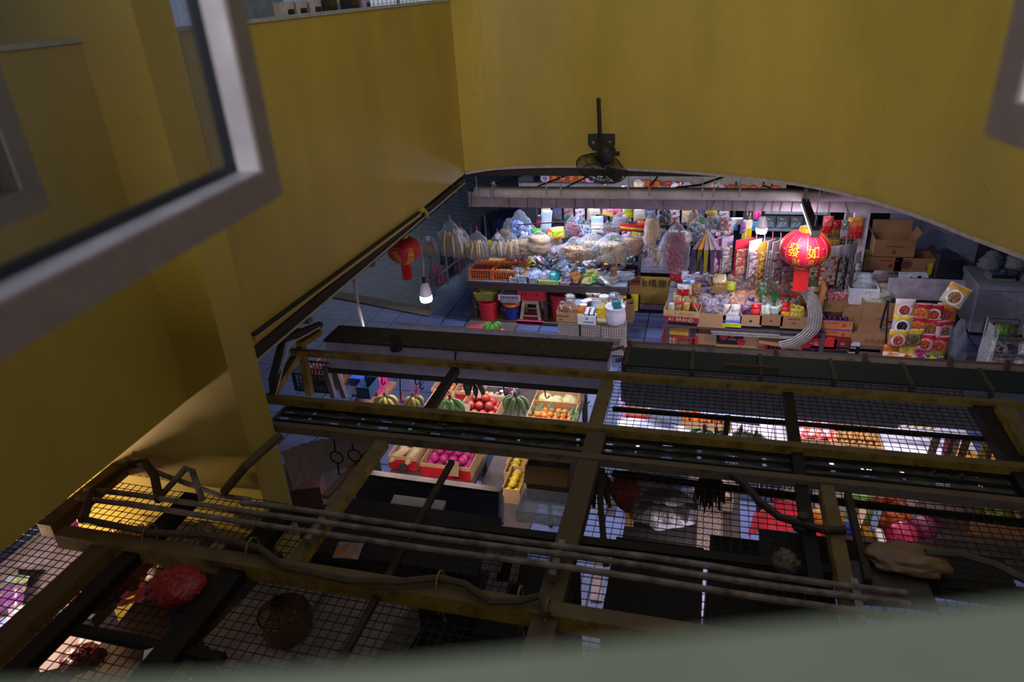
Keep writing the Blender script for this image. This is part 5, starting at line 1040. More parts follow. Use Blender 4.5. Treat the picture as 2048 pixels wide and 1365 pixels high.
# hanging header cards with packets
CD = [(1434, 476, 546, 20, '#9a8aa0', '#b8789a', '#6a5a68', 'grey card with a pink head'), (1453, 474, 546, 22, '#a89ab0', '#8a7a9a', '#7a6a3a', 'lilac card over amber packets'), (1487, 478, 550, 28, '#a81a34', '#b01a30', '#d8b89a', 'crimson card printed with a bowl of noodles'), (1508, 480, 556, 22, '#a8a0b8', '#b8b0c0', '#8a4a3a', 'pale card with a blue oval'), (1524, 484, 560, 16, '#c8963a', '#c8a03a', '#6a4a3a', 'yellow-headed card beside the pale blue-oval card'), (1540, 480, 556, 16, '#b0a4ac', '#9a8a90', '#7a8a9a', 'silver card with dangling sachets'), (1556, 482, 556, 22, '#a898a0', '#b8a8b4', '#7a5a4a', 'pinkish-white card nearest the right lantern'), (1576, 520, 566, 22, '#8a5a4a', '#5a4a7a', '#c88a5a', 'orange and violet card behind the right lantern'),
      (1625, 524, 566, 26, '#c8242a', '#d8d0cc', '#2f8a4a', 'red and white card with a green bowl under the tassel'), (1662, 492, 572, 32, '#c82a24', '#cfc8c8', '#b85a2a', 'tall red and white card right of the lantern'), (1684, 490, 575, 20, '#4a3a3e', '#a8a0a8', '#3a3a34', 'dark card leaning beside the tall red one'), (1700, 488, 578, 20, '#3a332c', '#8a8290', '#4a4a38', 'dark brown card, second from the pillar'), (1712, 505, 578, 14, '#6a5a60', '#a8a0b0', '#5a4a48', 'grey-brown card nearest the pillar')]
for i, (x, yt, yb, wpx, c1_, c2_, c3_, lb) in enumerate(CD):
    p, w, h = rect(x - wpx / 2, x + wpx / 2, yt, yb, 10.25 + .03 * (i % 3)); o = thing('hanging_card', lb, 'card', tuple(p), [.9, .8, .5, .7, .8, .9, .6, .4, .1, .25, .8, .9, .9][i], 'header cards hanging over the right stall')
    w2 = w * 1.35; cb = B().bb((-w2 / 2, 0, 0), (w2 / 2, .008, h)).obj('card_back', M(c1_, .5), o); B().bb((-w2 / 2, -.003, h * .72), (w2 / 2, .001, h)).obj('card_head', M(c2_, .5), cb)
    b = B()
    for k in range(3): 
        q = pillow(w2 * .9, h * .24, .05, lambda u, v: int(((u - .5) ** 2 + (v - .5) ** 2) < .09), k); q.t = None; b.add([(v[0], v[1] - .02, v[2] + .02 + h * .235 * k) for v in q.v], q.f, q.m)
    b.obj('sachets', [printed(['#3a302c', c3_, c2_, '#b8a894'], .18, 18)], o, smooth=True)
    B().tube([(0, 0, h), (.01, 0, h + .05), (0, 0, h + .12)], .006, 5).obj('ribbon', M('#b83a4a' if i % 2 else '#a86a9a', .5), o)
# bunch of cards and purple fringes around x 1412
o = thing('sachet_bunch', 'splayed bunch of sachet strips with purple and olive tails', 'bunch', tuple(rect(1385, 1440, 460, 548, 10.2)[0]))
hgt = rect(1385, 1440, 460, 548, 10.2)[2]
for k in range(9):
    a = (k / 8 - .5); b = B(); top = V((0, 0, hgt)); mid = V((a * .34, -.05 + .06 * (k % 2), hgt * .58)); bot = V((a * .42, -.04 + .05 * (k % 3), .0)); sd_ = V((.05, .02, 0)).normalized() * .035
    b.add([top - sd_ * .3, top + sd_ * .3, mid + sd_, mid - sd_, bot + sd_ * .7, bot - sd_ * .7, ] + [v_ + V((.004, .012, 0)) for v_ in (top - sd_ * .3, top + sd_ * .3, mid + sd_, mid - sd_, bot + sd_ * .7, bot - sd_ * .7)], [(0, 1, 2, 3), (3, 2, 4, 5), (7, 6, 9, 8), (8, 9, 11, 10), (0, 3, 9, 6), (3, 5, 11, 9), (2, 1, 7, 8), (4, 2, 8, 10)], [0, 1, 0, 1, 0, 1, 0, 1])
    b.obj('sachet_strip', [M(['#8a7a72', '#a08a7a', '#c8901e', '#6a5a7a', '#9a8a9a'][k % 5], .4), M(['#3a2a48', '#4a3a58', '#5a5a1a', '#3a2a48', '#8a7a20'][k % 5], .4)], o)
# gray sheet draped at the right end and cardboard flap
o = B(); q = [Y(1596, 574, 9.95), Y(1610, 582, 9.86), Y(1624, 600, 9.72), Y(1631, 628, 9.64), Y(1627, 654, 9.62), Y(1610, 672, 9.60), Y(1585, 686, 9.58), Y(1560, 690, 9.58)]
def drape(u, v):
    t = v * 6.999; k = min(6, int(t)); p = q[k].lerp(q[k + 1], t - k); d_ = (q[min(k + 1, 7)] - q[max(k - 1, 0)]).normalized(); s_ = V((d_.z, 0, -d_.x)).normalized()
    return p + s_ * ((u - .5) * (.12 + .07 * sin(v * pi))) + V((0, -.035 * abs(sin(u * 17 + v * 1.5)) - .03 * sin(u * pi), 0))
o.grid(drape, 60, 30); T(o.obj('plastic_sheet', M('#857e7c', .55, 0, .1, 20), smooth=True), 'grey pleated plastic sheet draped over the right end of the right stall', 'sheet')
p, w, h = rect(1638, 1650, 566, 640, 9.9); T(B().box((p.x, 10.05, p.z + h / 2), (.02, .42, h * .8), ry=.1).obj('cardboard_sheet', M('#a0683a', .8)), 'upright brown cardboard panel at the right end of the right stall', 'cardboard')
p, w, h = rect(1627, 1640, 620, 685, 9.85); T(B().box((p.x, 9.9, p.z + h / 2), (.06, .2, h * .85)).obj('red_board', M('#9a1a2a', .5), ), 'dark red board with a white edge under the cardboard panel', 'board')
c = cartonY('brown box of noodle bags at the right end of the right stall', 1603, 1641, 588, 612, 10.1, .3, CARD2, flaps=8)
pack('noodle_bag', 'clear noodle bag with a green label in the right end box', 'packet', tuple(inbox(c, -.05, .3, .05)), .26, .24, .12, ['#2f8a3a', '#c8b8a8', '#5a6a4a'], 'rows', 0, -.3); pack('noodle_bag', 'darker noodle bag behind the green-labelled one', 'packet', tuple(inbox(c, 0, .7, .1)), .26, .24, .1, ['#4a4a3a', '#8a7a6a'], 'mix', 0, -.2)
# shelf beneath: boards and cartons
for k, (x0, x1, y_, lb) in enumerate([(1422, 1560, 660, 'uppermost white board under the front row'), (1425, 1590, 667, 'lower white board under the front row')]):
    a_, b_ = Z(x0, y_, .33 - .03 * k), Z(x1, y_ + 14, .33 - .03 * k); T(B().bb((a_.x, 9.72, .33 - .03 * k), (b_.x, 10.05, .35 - .03 * k)).obj('board', M('#8f8a86', .7)), lb, 'board')
cartonY('yellow carton with open flaps under the cream and maroon carton', 1338, 1376, 658, 674, 9.85, .3, M('#b8862a', .6), flaps=9, bands=((0, .3, '#a8741e'),))
crate('red lattice crate under the yellow carton', rect(1326, 1392, 674, 702, 9.8)[0], rect(1326, 1392, 674, 702, 9.8)[1], .34, rect(1326, 1392, 674, 702, 9.8)[2], M('#c02020', .4))
cartonY('plain open carton on the lower level beside the yellow one', 1392, 1431, 668, 690, 9.85, .32, CARD, flaps=2)
c = cartonY('black carton printed with red apples on the lower level', 1439, 1484, 668, 693, 9.85, .32, M('#181416', .4), opened=False, texts=(('~5', .03, .05, .55, '#c9a08a'),))
for fx, fz, r in ((-.3, .75, .055), (.05, .9, .045), (.42, .4, .06)): B().lathe([(0, -.002), (r, -.002), (r, .002), (0, .002)], 16).obj('printed_apple', M('#b81f2a', .4, 0, .3, 20), c, loc=(fx * c['_w'], -.003, fz * c['_h'])).rotation_euler = (pi / 2, 0, 0)
cartonY('brown carton right of the black apple carton', 1485, 1529, 672, 698, 9.85, .32, CARD, opened=False)
p, w, h = rect(1522, 1598, 674, 700, 9.8); T(B().box((p.x, 9.9, p.z + h * .7), (w, .4, .012), ry=.12, rx=.25).obj('cardboard_sheet', CARD2), 'flattened brown cardboard sheet on the lower right level', 'cardboard')
crate('red lattice crate under the flattened cardboard', rect(1534, 1598, 686, 712, 9.82)[0], rect(1534, 1598, 686, 712, 9.82)[1], .34, rect(1534, 1598, 686, 712, 9.82)[2], M('#c02020', .4))
cartonY('pale carton on the floor under the yellow one', 1332, 1378, 694, 712, 9.8, .3, M('#b8a890', .7), opened=False, )
cartonY('pale brown carton on the floor under the black apple carton', 1432, 1478, 692, 712, 9.8, .3, CARD, opened=False); cartonY('brown carton on the floor right of centre', 1479, 1525, 695, 714, 9.8, .3, CARD, opened=False)
cartonY('pink and gold carton on the floor at the right', 1526, 1590, 704, 720, 9.8, .3, M('#a01f4a', .5), opened=False, texts=(('●', .05, -.3, .5, '#d8a83a'),))

# ================================================================== cartons, noodle rack and freezer at the right
cartonY('orange and blue printed onion carton, upper of the pair', 1642, 1700, 641, 660, 9.85, .3, M('#b8703a', .6), opened=True, texts=(('~9', .03, -.1, .7, '#a8282a'), ('●', .07, .25, .45, '#b83a2a')), bands=((.93, 1, '#5a3a9a'), (0, .06, '#5a3a9a')))
scatter('purple_onion', 'purple onion showing at the top of the printed onion carton', 'onion', 'onions in the printed carton', None, rect(1642, 1700, 641, 660, 9.85)[0].x, 10.02, rect(1642, 1700, 641, 660, 9.85)[0].z + .09, .36, .2, 12, .034, M('#3a1a44', .3, 0, .3, 30))
cartonY('orange and blue printed onion carton, lower of the pair', 1640, 1698, 660, 677, 9.85, .3, M('#b8703a', .6), opened=False, texts=(('~9', .03, -.1, .7, '#a8282a'), ('●', .07, .25, .45, '#b83a2a')), bands=((.93, 1, '#5a3a9a'), (0, .06, '#5a3a9a')))
cartonY('bright red carton with white lettering under the onion cartons', 1610, 1668, 678, 699, 9.75, .3, M('#c8201c', .4), opened=False, texts=(('一品人', .06, -.1, .5, '#e8d8c8'),))
cartonY('dark red carton with a round emblem right of the bright red one', 1671, 1699, 680, 698, 9.75, .3, M('#6a1a1a', .5), opened=False, texts=(('中', .06, 0, .5, '#c8a88a'),))
cartonY('maroon strip carton on top of the bright red one', 1640, 1672, 674, 680, 9.8, .25, M('#7a141c', .5), opened=False, texts=(('合成月饼', .03, 0, .5, '#d8b83a'),))
sh = thing('low_stand', 'dark low stand under the red cartons', 'stand', (1.95, 9.75, 0)); B().bb((-.45, 0, .16), (.45, .4, .2)).obj('shelf_board', M('#4a3034', .6), sh)
for x in (-.42, .42): B().bb((x - .02, .02, 0), (x + .02, .06, .16)).obj('leg', M('#4a3034', .6), sh)
c = cartonY('brown carton with a green emblem holding red and white bags', 1647, 1690, 602, 624, 10.05, .3, CARD2, texts=(('✿', .09, -.2, .5, '#2a5a40'),)); 
for k in range(4): pack('packet', 'red and white bag in the carton with the green emblem', 'packet', tuple(inbox(c, -.3 + .2 * k, .4, .06)), .14, .18, .08, ['#c8c0c8', '#b82a2a', '#d8d4da'], 'mix', k, -.3, 0, 'red and white bags in a carton')
cartonY('tall plain carton behind the onion cartons', 1688, 1735, 615, 668, 10.0, .35, CARD2, opened=False)
c = cartonY('white carton with red care symbols, lid open', 1702, 1752, 578, 612, 10.1, .34, M('#c4c4d2', .5), flaps=4, texts=(('⚐', .07, .1, .75, '#a83a44'), ('☂', .07, .25, .75, '#a83a44'), ('▯', .07, .4, .75, '#a83a44')))
bag('crumpled clear carrier bag spilling from the white carton', inbox(c, 0, .4, .1), .3, .28, .22, 'blob', '#6a7a6a', .4, '#cfdcf0', .35, neck=.6)
eg2 = rect(1752, 1780, 574, 600, 10.3)
for k in range(5): 
    o = bpy.data.objects.new('egg_tray', list(_proto[k_] for k_ in _proto if k_[0] == 'egg')[0]); COL.objects.link(o); o.location = (eg2[0].x, 10.3, eg2[0].z + .045 * k); T(o, 'pulp egg tray in the stack behind the white carton', 'egg tray', 'egg trays behind the white carton')
bag('clear sack of red dried chillies on the far egg trays', (eg2[0].x, 10.45, eg2[0].z + .235), .3, .12, .2, 'blob', '#5a2a30', .9, neck=.8)
c = cartonY('open brown carton with a clear liner, blue print at its foot', 1730, 1786, 606, 652, 9.95, .36, CARD2, texts=(('~4', .05, .1, .3, '#4a5ab0'),), bands=((0, .05, '#4a5ab0'),)); bag('clear liner bag in the open brown carton', inbox(c, 0, .45, .18), .32, .22, .26, 'blob', '#8a8a80', .5, '#c8ccc0', .4, neck=.8)
cartonY('brown carton with blue characters, middle of the right-hand stack', 1722, 1784, 652, 673, 9.9, .36, CARD2, opened=False, texts=(('榨菜', .08, .25, .6, '#2f3f8a'),))
cartonY('brown carton with red characters, below the blue lettered one', 1709, 1782, 673, 693, 9.8, .36, CARD2, opened=False, texts=(('松花皮蛋', .07, .05, .5, '#8a3a34'),))
cartonY('grey-brown carton at the foot of the right-hand stack', 1716, 1768, 695, 716, 9.75, .3, M('#5f4c40', .8), opened=False)
cartonY('carton with black stripes beside the foot of the stack', 1700, 1717, 688, 712, 9.75, .3, M('#b9b4ba', .6), opened=False, bands=((.1, .2, '#1a1a1e'), (.3, .4, '#1a1a1e'), (.5, .6, '#1a1a1e'), (.7, .8, '#1a1a1e')))
# noodle packet rack
nr = thing('packet_rack', 'sloping wire rack covered with instant noodle packets', 'rack', tuple(rect(1775, 1910, 600, 742, 9.7)[0]))
ra, rb, rc_, rd = Z(1780, 600, .98), Z(1905, 604, .98), Z(1895, 728, .12), Z(1772, 722, .12)
b = B(); 
for t in (0, .33, .66, 1): b.tube([ra.lerp(rb, t) - nr.location + V((0, .06, -.05)), rd.lerp(rc_, t) - nr.location + V((0, .06, -.05))], .012, 5); b.tube([ra.lerp(rd, t) - nr.location + V((0, .06, -.05)), rb.lerp(rc_, t) - nr.location + V((0, .06, -.05))], .012, 5)
b.obj('wire_frame', IRON, nr)
b = B()
for pz in (ra, rb): b.tube([pz - nr.location + V((0, .1, -.05)), V((pz.x, pz.y + .35, .02)) - nr.location], .014, 5)
b.obj('back_leg', IRON, nr)
NP = [['#c8b8bc', '#c8a06a', '#d9cdd6', '#9a3a24'], ['#b01f34', '#b87a3a', '#c89048', '#c8601e'], ['#a81a2a', '#b04a3a', '#d8ccd0', '#a8341e'], ['#b8701e', '#b86a20', '#a8481a', '#7a2a14'], ['#c8a828', '#a9a4b4', '#d8d2da', '#2a1410'], ['#b01f38', '#c88a3a', '#c8742a', '#b85a1e'], ['#a8203a', '#b08a3a', '#a86a30', '#8a4a1e'], ['#b82048', '#c8b4c0', '#c89aa8', '#8a6a4a'], ['#c8a02a', '#a86a4a', '#c8bac2', '#a8481e'], ['#b8a01e', '#6a5a3a', '#8a7a5a', '#5a4a2a'], ['#b01a2e', '#c8707a', '#c8a0a0', '#b04a1e'], ['#a01a2c', '#b85a3a', '#b87a5a', '#a0381a']]
nn2 = ['white bowl of prawns', 'orange curry noodles', 'red bowl of broth', 'deep orange stew', 'dark bowl of meat', 'orange noodles with an egg', 'brown noodles with a red head', 'pink-topped noodles askew', 'bowl of chicken', 'yellow-topped brown noodles', 'red-topped broth', 'maroon-topped broth']
ng = [(1805, 612, 632), (1836, 615, 640), (1862, 620, 642), (1888, 618, 640), (1800, 640, 664), (1828, 642, 666), (1856, 646, 670), (1884, 648, 674), (1792, 668, 692), (1822, 668, 690), (1845, 676, 700), (1872, 680, 704)]
def face_rack(u): return
rt = (ra - rd).normalized(); rx_ = math.atan2(rt.y, rt.z)
for i, (x, yt, yb) in enumerate(ng):
    t = (yb - 600) / 125; zz = .98 + (.12 - .98) * t; p = Z(x, yb, zz); pack('noodle_packet', 'noodle packet picturing %s on the sloping rack' % nn2[i], 'packet', (p.x, p.y - .03, p.z), .235, .25, .05, NP[i], 'dish', (rnd.random() - .5) * .1 + (.35 if i == 7 else 0), -rx_ * .7, 0, 'noodle packets on the sloping rack')
for i, (x, yb, cls, lb) in enumerate([(1782, 716, ['#b8641e', '#a8501a', '#c8842e'], 'orange noodle packet in the bottom row of the rack'), (1810, 718, ['#a8a81e', '#c8c83a', '#8a8a1a'], 'lime yellow noodle packet in the bottom row of the rack'), (1838, 718, ['#b01f6a', '#c84a8a', '#8a1a4a'], 'magenta noodle packet in the bottom row of the rack'), (1866, 722, ['#a8542a', '#6a7a3a', '#b86a3a'], 'green and orange noodle packet in the bottom row of the rack'), (1780, 730, ['#b8703a', '#c8a08a'], 'noodle packet half hidden by the rail, left'), (1812, 734, ['#b03a2a', '#c8a89a'], 'noodle packet half hidden by the rail, middle'), (1862, 738, ['#c8b01e', '#3a3a6a'], 'yellow noodle packet half hidden by the rail, right')]):
    p = Z(x, yb, .14); pack('noodle_packet', lb, 'packet', (p.x, p.y - .04, p.z), .23, .2, .05, cls, 'mix', 0, -.25, 0, 'noodle packets on the sloping rack')
p = Z(1898, 610, 1.02); pack('noodle_packet', 'noodle packet hung askew at the top right corner of the rack', 'packet', tuple(p), .26, .28, .05, ['#c8902a', '#a8a08a', '#d8ccc8', '#8a5a3a'], 'dish', -.3, -.2, .35)
bag('empty clear bag hanging down the right side of the noodle rack', Z(1905, 722, .1), .3, .62, .2, 'none', '#888888', .3, '#a8acb8', .3, neck=.15)
p, w, h = rect(1793, 1910, 563, 601, 10.15); T(B().bb((-w / 2, 0, 0), (w / 2, .1, h)).obj('foam_board', M('#968e9c', .7, 0, .2, 7), loc=tuple(p)), 'grey board standing behind the noodle rack', 'board')
for k, (x, lb) in enumerate([(1812, 'leftmost small white box above the grey board'), (1832, 'middle small white box above the grey board'), (1846, 'rightmost small white box above the grey board')]): cartonY(lb, x - 9, x + 8, 552, 564, 10.6, .15, M('#b8bcc8', .5), opened=False, bands=((.5, .65, '#2a3a7a'),))
# shelf of cartons right of the pillar
xa, xb = Y(1700, 490, 11.0).x, Y(1731, 490, 11.0).x; struct(B().bb((xa, 11.0, 0), (xb, 11.25, 2.98)).obj('pillar_2', M('#c9c2cc', .6))); struct(B().bb((xa - .10, 11.08, 0), (xa, 11.22, 2.98)).obj('pillar_3', M('#7d8078', .7)))
zw = Y(1797, 545, 11.3).z; ws = shelf('wire shelf of cartons in the dark bay right of the pillar', Y(1728, 530, 11.3).x - .03, Y(1868, 535, 11.3).x + .03, 11.3, 0, (.35, zw), M('#4a4448', .5), .45)
cartonY('brown carton with red print on the wire shelf, bottom left', 1735, 1797, 515, 542, 11.3, .35, CARD2, opened=True, texts=(('~7', .05, .15, .78, '#8a2a24'), ('●', .09, .2, .35, '#8a2a24')))
cartonY('brown carton with a round stamp on the wire shelf, bottom right', 1797, 1860, 517, 545, 11.3, .35, CARD2, opened=True, texts=(('~2', .05, .35, .3, '#5a2a24'), ('◉', .2, -.2, .5, '#5a2a24')))
cartonY('open brown carton with zigzag edges on top of the other shelf cartons', 1757, 1822, 480, 514, 11.35, .35, CARD2, flaps=14, texts=(('~7', .05, 0, .6, '#8a2a24'), ('●', .09, 0, .25, '#8a2a24')))
T(B().bb((0, 0, 0), (.06, .02, .18)).obj('yellow_card', M('#b8a81e', .5), loc=tuple(Y(1853, 550, 11.25))), 'small yellow card at the end of the wire shelf', 'card')
struct(B().bb((2.8, 12.2, 0), (4.1, 12.3, 2.98)).obj('wall_bay', M('#8088a4', .7)))
# freezer with scales
fz = thing('chest_freezer', 'white chest freezer with a barred vent at its foot', 'freezer', (4.28, 10.80, 0)); FW = M('#9aa0ae', .45)
B().bb((-.50, 0, .06), (.62, .75, .72)).obj('body', FW, fz); B().bb((-.52, -.02, .73), (.64, .77, .80)).obj('lid', FW, fz); b = B(); 
for k in range(9): b.bb((-.22 + k * .026, -.006, .13), (-.206 + k * .026, .0, .24))
b.bb((-.34, -.005, .08), (.1, 0, .087)); b.bb((-.34, -.005, .29), (.1, 0, .297)); b.bb((-.34, -.005, .08), (-.333, 0, .297)); b.bb((.093, -.005, .08), (.1, 0, .297)); b.obj('vent', BLK, fz)
B().bb((-.48, .03, 0), (.60, .72, .06)).obj('base', BLK, fz)
for k, (x, w_, lb) in enumerate([(4.10, .34, 'grey weighing scale at the left on the freezer'), (4.52, .36, 'dark-faced weighing scale at the right on the freezer')]):
    o = thing('weighing_scale', lb, 'scale', (x, 11.0, .80)); B().box((0, .12, .05), (w_, .26, .09), top=.85).obj('body', M('#7d8490', .5), o); B().bb((-w_ * .4, -.02, .04), (w_ * .4, .0, .09)).obj('display', M('#20242c', .3), o); B().bb((-w_ * .5, 0, .11), (w_ * .5, .28, .125)).obj('pan', STEEL, o)
for x, y_, c_, lb in [(1978, 560, '#5a5f68', 'clear bag lying on the left weighing scale'), (2030, 560, '#8a8a92', 'pale hanging bag at the right edge over the freezer')]: bag(lb, Y(x, y_ - 20, 11.2), .3, .3, .2, 'blob', c_, .6, '#a8b0bc', .35, neck=.3)
T(B().ball((0, 0, 0), (.05, .03, .045), 10, 7).obj('blue_disc', M('#1f4a8a', .4), loc=tuple(Y(2008, 544, 11.0))), 'small blue lid beside the weighing scales', 'lid')
# wire rack of breads at the right edge
br = thing('wire_rack', 'wire rack of wrapped foods at the right edge of the picture', 'rack', (3.75, 8.9, 0)); WR = M('#a8a090', .4, .5)
for k, zz in enumerate((.15, .38, .6, .82)):
    b = B()
    for i in range(9): b.tube([(-.3 + i * .09, 0, zz), (-.3 + i * .09, .42, zz)], .004, 4)
    for yy in (0, .42): b.tube([(-.32, yy, zz), (.45, yy, zz)], .006, 4); b.tube([(-.32, yy, zz + .06), (.45, yy, zz + .06)], .005, 4)
    b.obj('wire_shelf', WR, br)
for x in (-.32, .45):
    for yy in (0, .42): B().tube([(x, yy, 0), (x, yy, .95)], .010, 5).obj('upright', WR, br)
T(B().grid(lambda u, v: (.02 * sin(v * 9) + .02 * sin(u * 7), u * .42, v * .9), 8, 12).obj('plastic_cover', film('#b8bcc4', .35), loc=(3.42, 8.9, .05)), 'crinkled clear cover over the left side of the wire rack', 'cover')
rwn = [('green-topped pouch', ['#2f8a2a', '#5a4a3a']), ('bag of brown nuts', ['#8a6a4a', '#a88a6a']), ('clear tray of dark fruit', ['#4a3a3e', '#8a8a90']), ('white-labelled box', ['#c8c4c4', '#a89a90']), ('pinkish tray', ['#a88a86', '#8a6a6a']), ('white loaf bag', ['#c0bcb8', '#a8a4a0']), ('yellow loaf bag', ['#c8b86a', '#a8a06a']), ('red-labelled bag', ['#a83a3a', '#b8a89a'])]
for k, (lb, cl) in enumerate(rwn): pack('wrapped_food', lb + ' on the wire rack at the right edge', 'packet', (3.55 + .3 * (k % 2), 9.02, (.82, .6, .38, .15)[k // 2] + .01), .24, .16, .14, cl, 'mix', 0, -.3, 0)
# wire basket of red packets under the beam, right
wb = thing('wire_basket', 'wire basket of red packets hanging left of the pillar', 'basket', tuple(Y(1675, 490, 10.8)))
b = B()
for k in range(14): b.tube([(-.32 + k * .049, 0, 0), (-.32 + k * .049, 0, .1)], .003, 4); b.tube([(-.32 + k * .049, 0, 0), (-.32 + k * .049, .25, 0)], .003, 4)
for zz in (0, .05, .1): b.tube([(-.32, 0, zz), (.32, 0, zz), (.32, .25, zz), (-.32, .25, zz), (-.32, 0, zz)], .004, 4)
b.obj('wire_frame', M('#8a7a74', .5, .4), wb)
for k, (x, yt, yb, wpx, cl, lb) in enumerate([(1710, 435, 478, 24, ['#b01f22', '#c83a34', '#c8843a'], 'red packet at the right end of the hanging wire basket'), (1690, 440, 478, 16, ['#8a8a94', '#6a6a70'], 'grey pouch in the hanging wire basket'), (1655, 432, 470, 16, ['#a81a2a', '#c85a5a'], 'red pouch at the left end of the hanging wire basket'), (1672, 440, 478, 14, ['#6a5a2a', '#8a1a1a'], 'brown pouch in the hanging wire basket'), (1650, 462, 492, 14, ['#a8a02a', '#6a5a1a'], 'yellow pouch below the hanging wire basket'), (1668, 465, 490, 20, ['#b8a01e', '#4a3a1a'], 'yellow packet below the hanging wire basket'), (1695, 466, 490, 24, ['#1f3a22', '#7a2a1a'], 'dark green packet below the hanging wire basket')]):
    p, w, h = rect(x - wpx / 2, x + wpx / 2, yt, yb, 10.9); pack('packet', lb, 'packet', tuple(p), w * 1.1, h, .07, cl, 'rows')
# ================================================================== signboards and rails at the far edge of the stall roofs
sg = thing('signboard', 'long whitish signboard box with a dusty brown top', 'signboard', (-2.13, 5.5, 1.74))
B().bb((-1.36, 0, 0), (1.36, .30, .29)).obj('box', M('#aaa8c6', .6, 0, .2, 4, 'dirt', '#8e8ba6'), sg); B().bb((-1.37, -.012, .29), (1.37, .32, .312)).obj('dusty_top', DUST, sg); B().bb((-1.38, -.015, -.05), (1.38, .06, -.0)).obj('bottom_rail', M('#241c1c', .7), sg)
T(B().lathe([(.055, 0), (.06, .05), (.05, .11), (.055, .13), (.0, .13)], 12).obj('cap', BLK, loc=tuple(Y(793, 700, 5.44))), 'black rubber cap on the front edge of the long signboard', 'cap')
T(B().tube([Y(913, 692, 5.62), Y(911, 708, 5.47), Y(908, 735, 5.46), Y(913, 770, 5.45)], .009, 5).obj('rope', BLK), 'dark rope hanging over the front of the long signboard', 'rope')
s2 = thing('signboard', 'dusty grey-green signboard behind the right wire roof', 'signboard', (.98, 5.42, 1.68))
B().bb((-1.62, 0, 0), (1.75, .28, .36)).obj('box', M('#737a86', .9, 0, .12, 14, 'dirt', '#3d4148'), s2); B().bb((-1.62, -.01, .36), (1.75, .32, .375)).obj('top_cover', M('#1a2424', .8), s2)
for k in range(7): B().bb((-1.6 + k * .55, -.02, .30), (-1.57 + k * .55, .33, .385)).obj('batten', M('#4a3a2e', .8), s2)
T(B().bb((0, 0, 0), (.42, .012, .19)).obj('cardboard_patch', M('#6b4a2e', .85), loc=tuple(Y(1447, 768, 5.5))), 'brown cardboard patch against the grey-green signboard', 'cardboard')
a_, b_ = Y(795, 652, 6.0), Y(1240, 686, 6.0); T(B().bar(a_, b_, .05, .05).obj('rail', M('#a7a4ae', .5, .2)), 'pale metal rail behind the long signboard', 'rail')
a_, b_ = Y(1256, 690, 6.0), Y(2060, 738, 6.0); T(B().bar(a_, b_, .05, .055).obj('rail', M('#96806f', .7, 0, .1, 8, 'dirt', '#4a382c')), 'flaking pinkish rail behind the grey-green signboard', 'rail')
for k, (x, y_) in enumerate([(1265, 695), (1557, 712), (1735, 722), (1905, 730), (2018, 736)]): 
    p = Y(x, y_, 5.97); T(B().bar(p + V((0, 0, -.12)), p + V((-.03, -.02, .07)), .035, .035).obj('rail_post', M('#5a4434', .8)), '%s rusty stub post on the flaking rail from the left' % ['first', 'second', 'third', 'fourth', 'fifth'][k], 'post', 'stub posts on the flaking rail')
T(B().tube([Y(1222, 700, 5.7), Y(1245, 695, 5.7), Y(1258, 715, 5.6), Y(1232, 722, 5.55)], .018, 6).obj('hooked_pipe', M('#6d5f55', .8)), 'bent grey pipe end between the two signboards', 'pipe')
fr = thing('yellow_bracket', 'yellow braced upright at the left end of the long signboard', 'bracket')
B().bar(X(597, 660, -3.5), X(620, 790, -3.5), .06, .06).obj('upright', DY2, fr); B().bar(X(600, 690, -3.46), X(640, 665, -3.4), .05, .05).obj('brace', DY2, fr); B().bar(Z(600, 700, 2.2), Z(550, 780, 2.2), .06, .06).obj('arm', DY2, fr)
T(B().tube([X(640, 650, -3.05), X(565, 680, -3.02), X(545, 760, -3.02), X(548, 790, -3.0)], .03, 6).obj('thick_cable', M('#1d1613', .8)), 'thick black cable bending down at the end of the left wall', 'cable')
T(B().tube([X(640, 655, -3.02), X(578, 690, -2.99), X(552, 790, -2.97)], .006, 5).obj('string', M('#b9b0a8', .6)), 'thin white string running down beside the thick black cable', 'string')
hk = [(762, 765, 788), (790, 0, 0)]
# ================================================================== fruit stall seen through the open bay on the left
FT = M('#4a3b34', .8)
def fruitbox(label, x0, x1, yt, yb, Yv, d, mat=CARD3, band=True, rz=0, **k):
    p, w, h = rect(x0, x1, yt, yb, Yv); h = .15; c = carton(label, (p.x, p.y, p.z), w, d, h, mat, bands=((.0, .75, '#b81c22'),) if band else (), rz=rz, **k); c['_w'] = w; c['_d'] = d; c['_h'] = h; return c
def fill(c, nm_, lb, cat, n_, r, mat, squash=1, amp=0, zz=.03): return scatter(nm_, lb, cat, lb, None, c.location.x, c.location.y + c['_d'] / 2, c.location.z + zz, c['_w'] * .9, c['_d'] * .86, n_, r, mat, squash, 0, amp)
tbl = thing('fruit_table', 'dark table under the boxes of pomegranates', 'table', (-2.3, 6.35, 0)); 
POM = M('#8f1526', .3, 0, .3, 14, '', '#a8442c'); APL = M('#b8242a', .25, 0, .3, 9, '', '#c8883a'); MAN = M('#d8781e', .4); LEM = M('#d8b81e', .35); PNKN = M('#c8307a', .6, 0, .25, 40)
zt = .72
c1 = fruitbox('red-banded carton of pomegranates, left of the dark strut', 848, 890, 808, 836, 6.35, .36); fill(c1, 'pomegranate', 'red pomegranate in the left carton', 'pomegranate', 22, .052, POM)
c2 = fruitbox('red-banded carton of pomegranates, right of the dark strut', 914, 994, 815, 848, 6.30, .36); fill(c2, 'pomegranate', 'red pomegranate in the right carton', 'pomegranate', 34, .052, POM)
c3 = fruitbox('carton of netted mandarins behind the left pomegranates', 862, 905, 782, 802, 6.85, .36); fill(c3, 'mandarin', 'mandarin in a red net in the back left carton', 'mandarin', 16, .042, MAN)
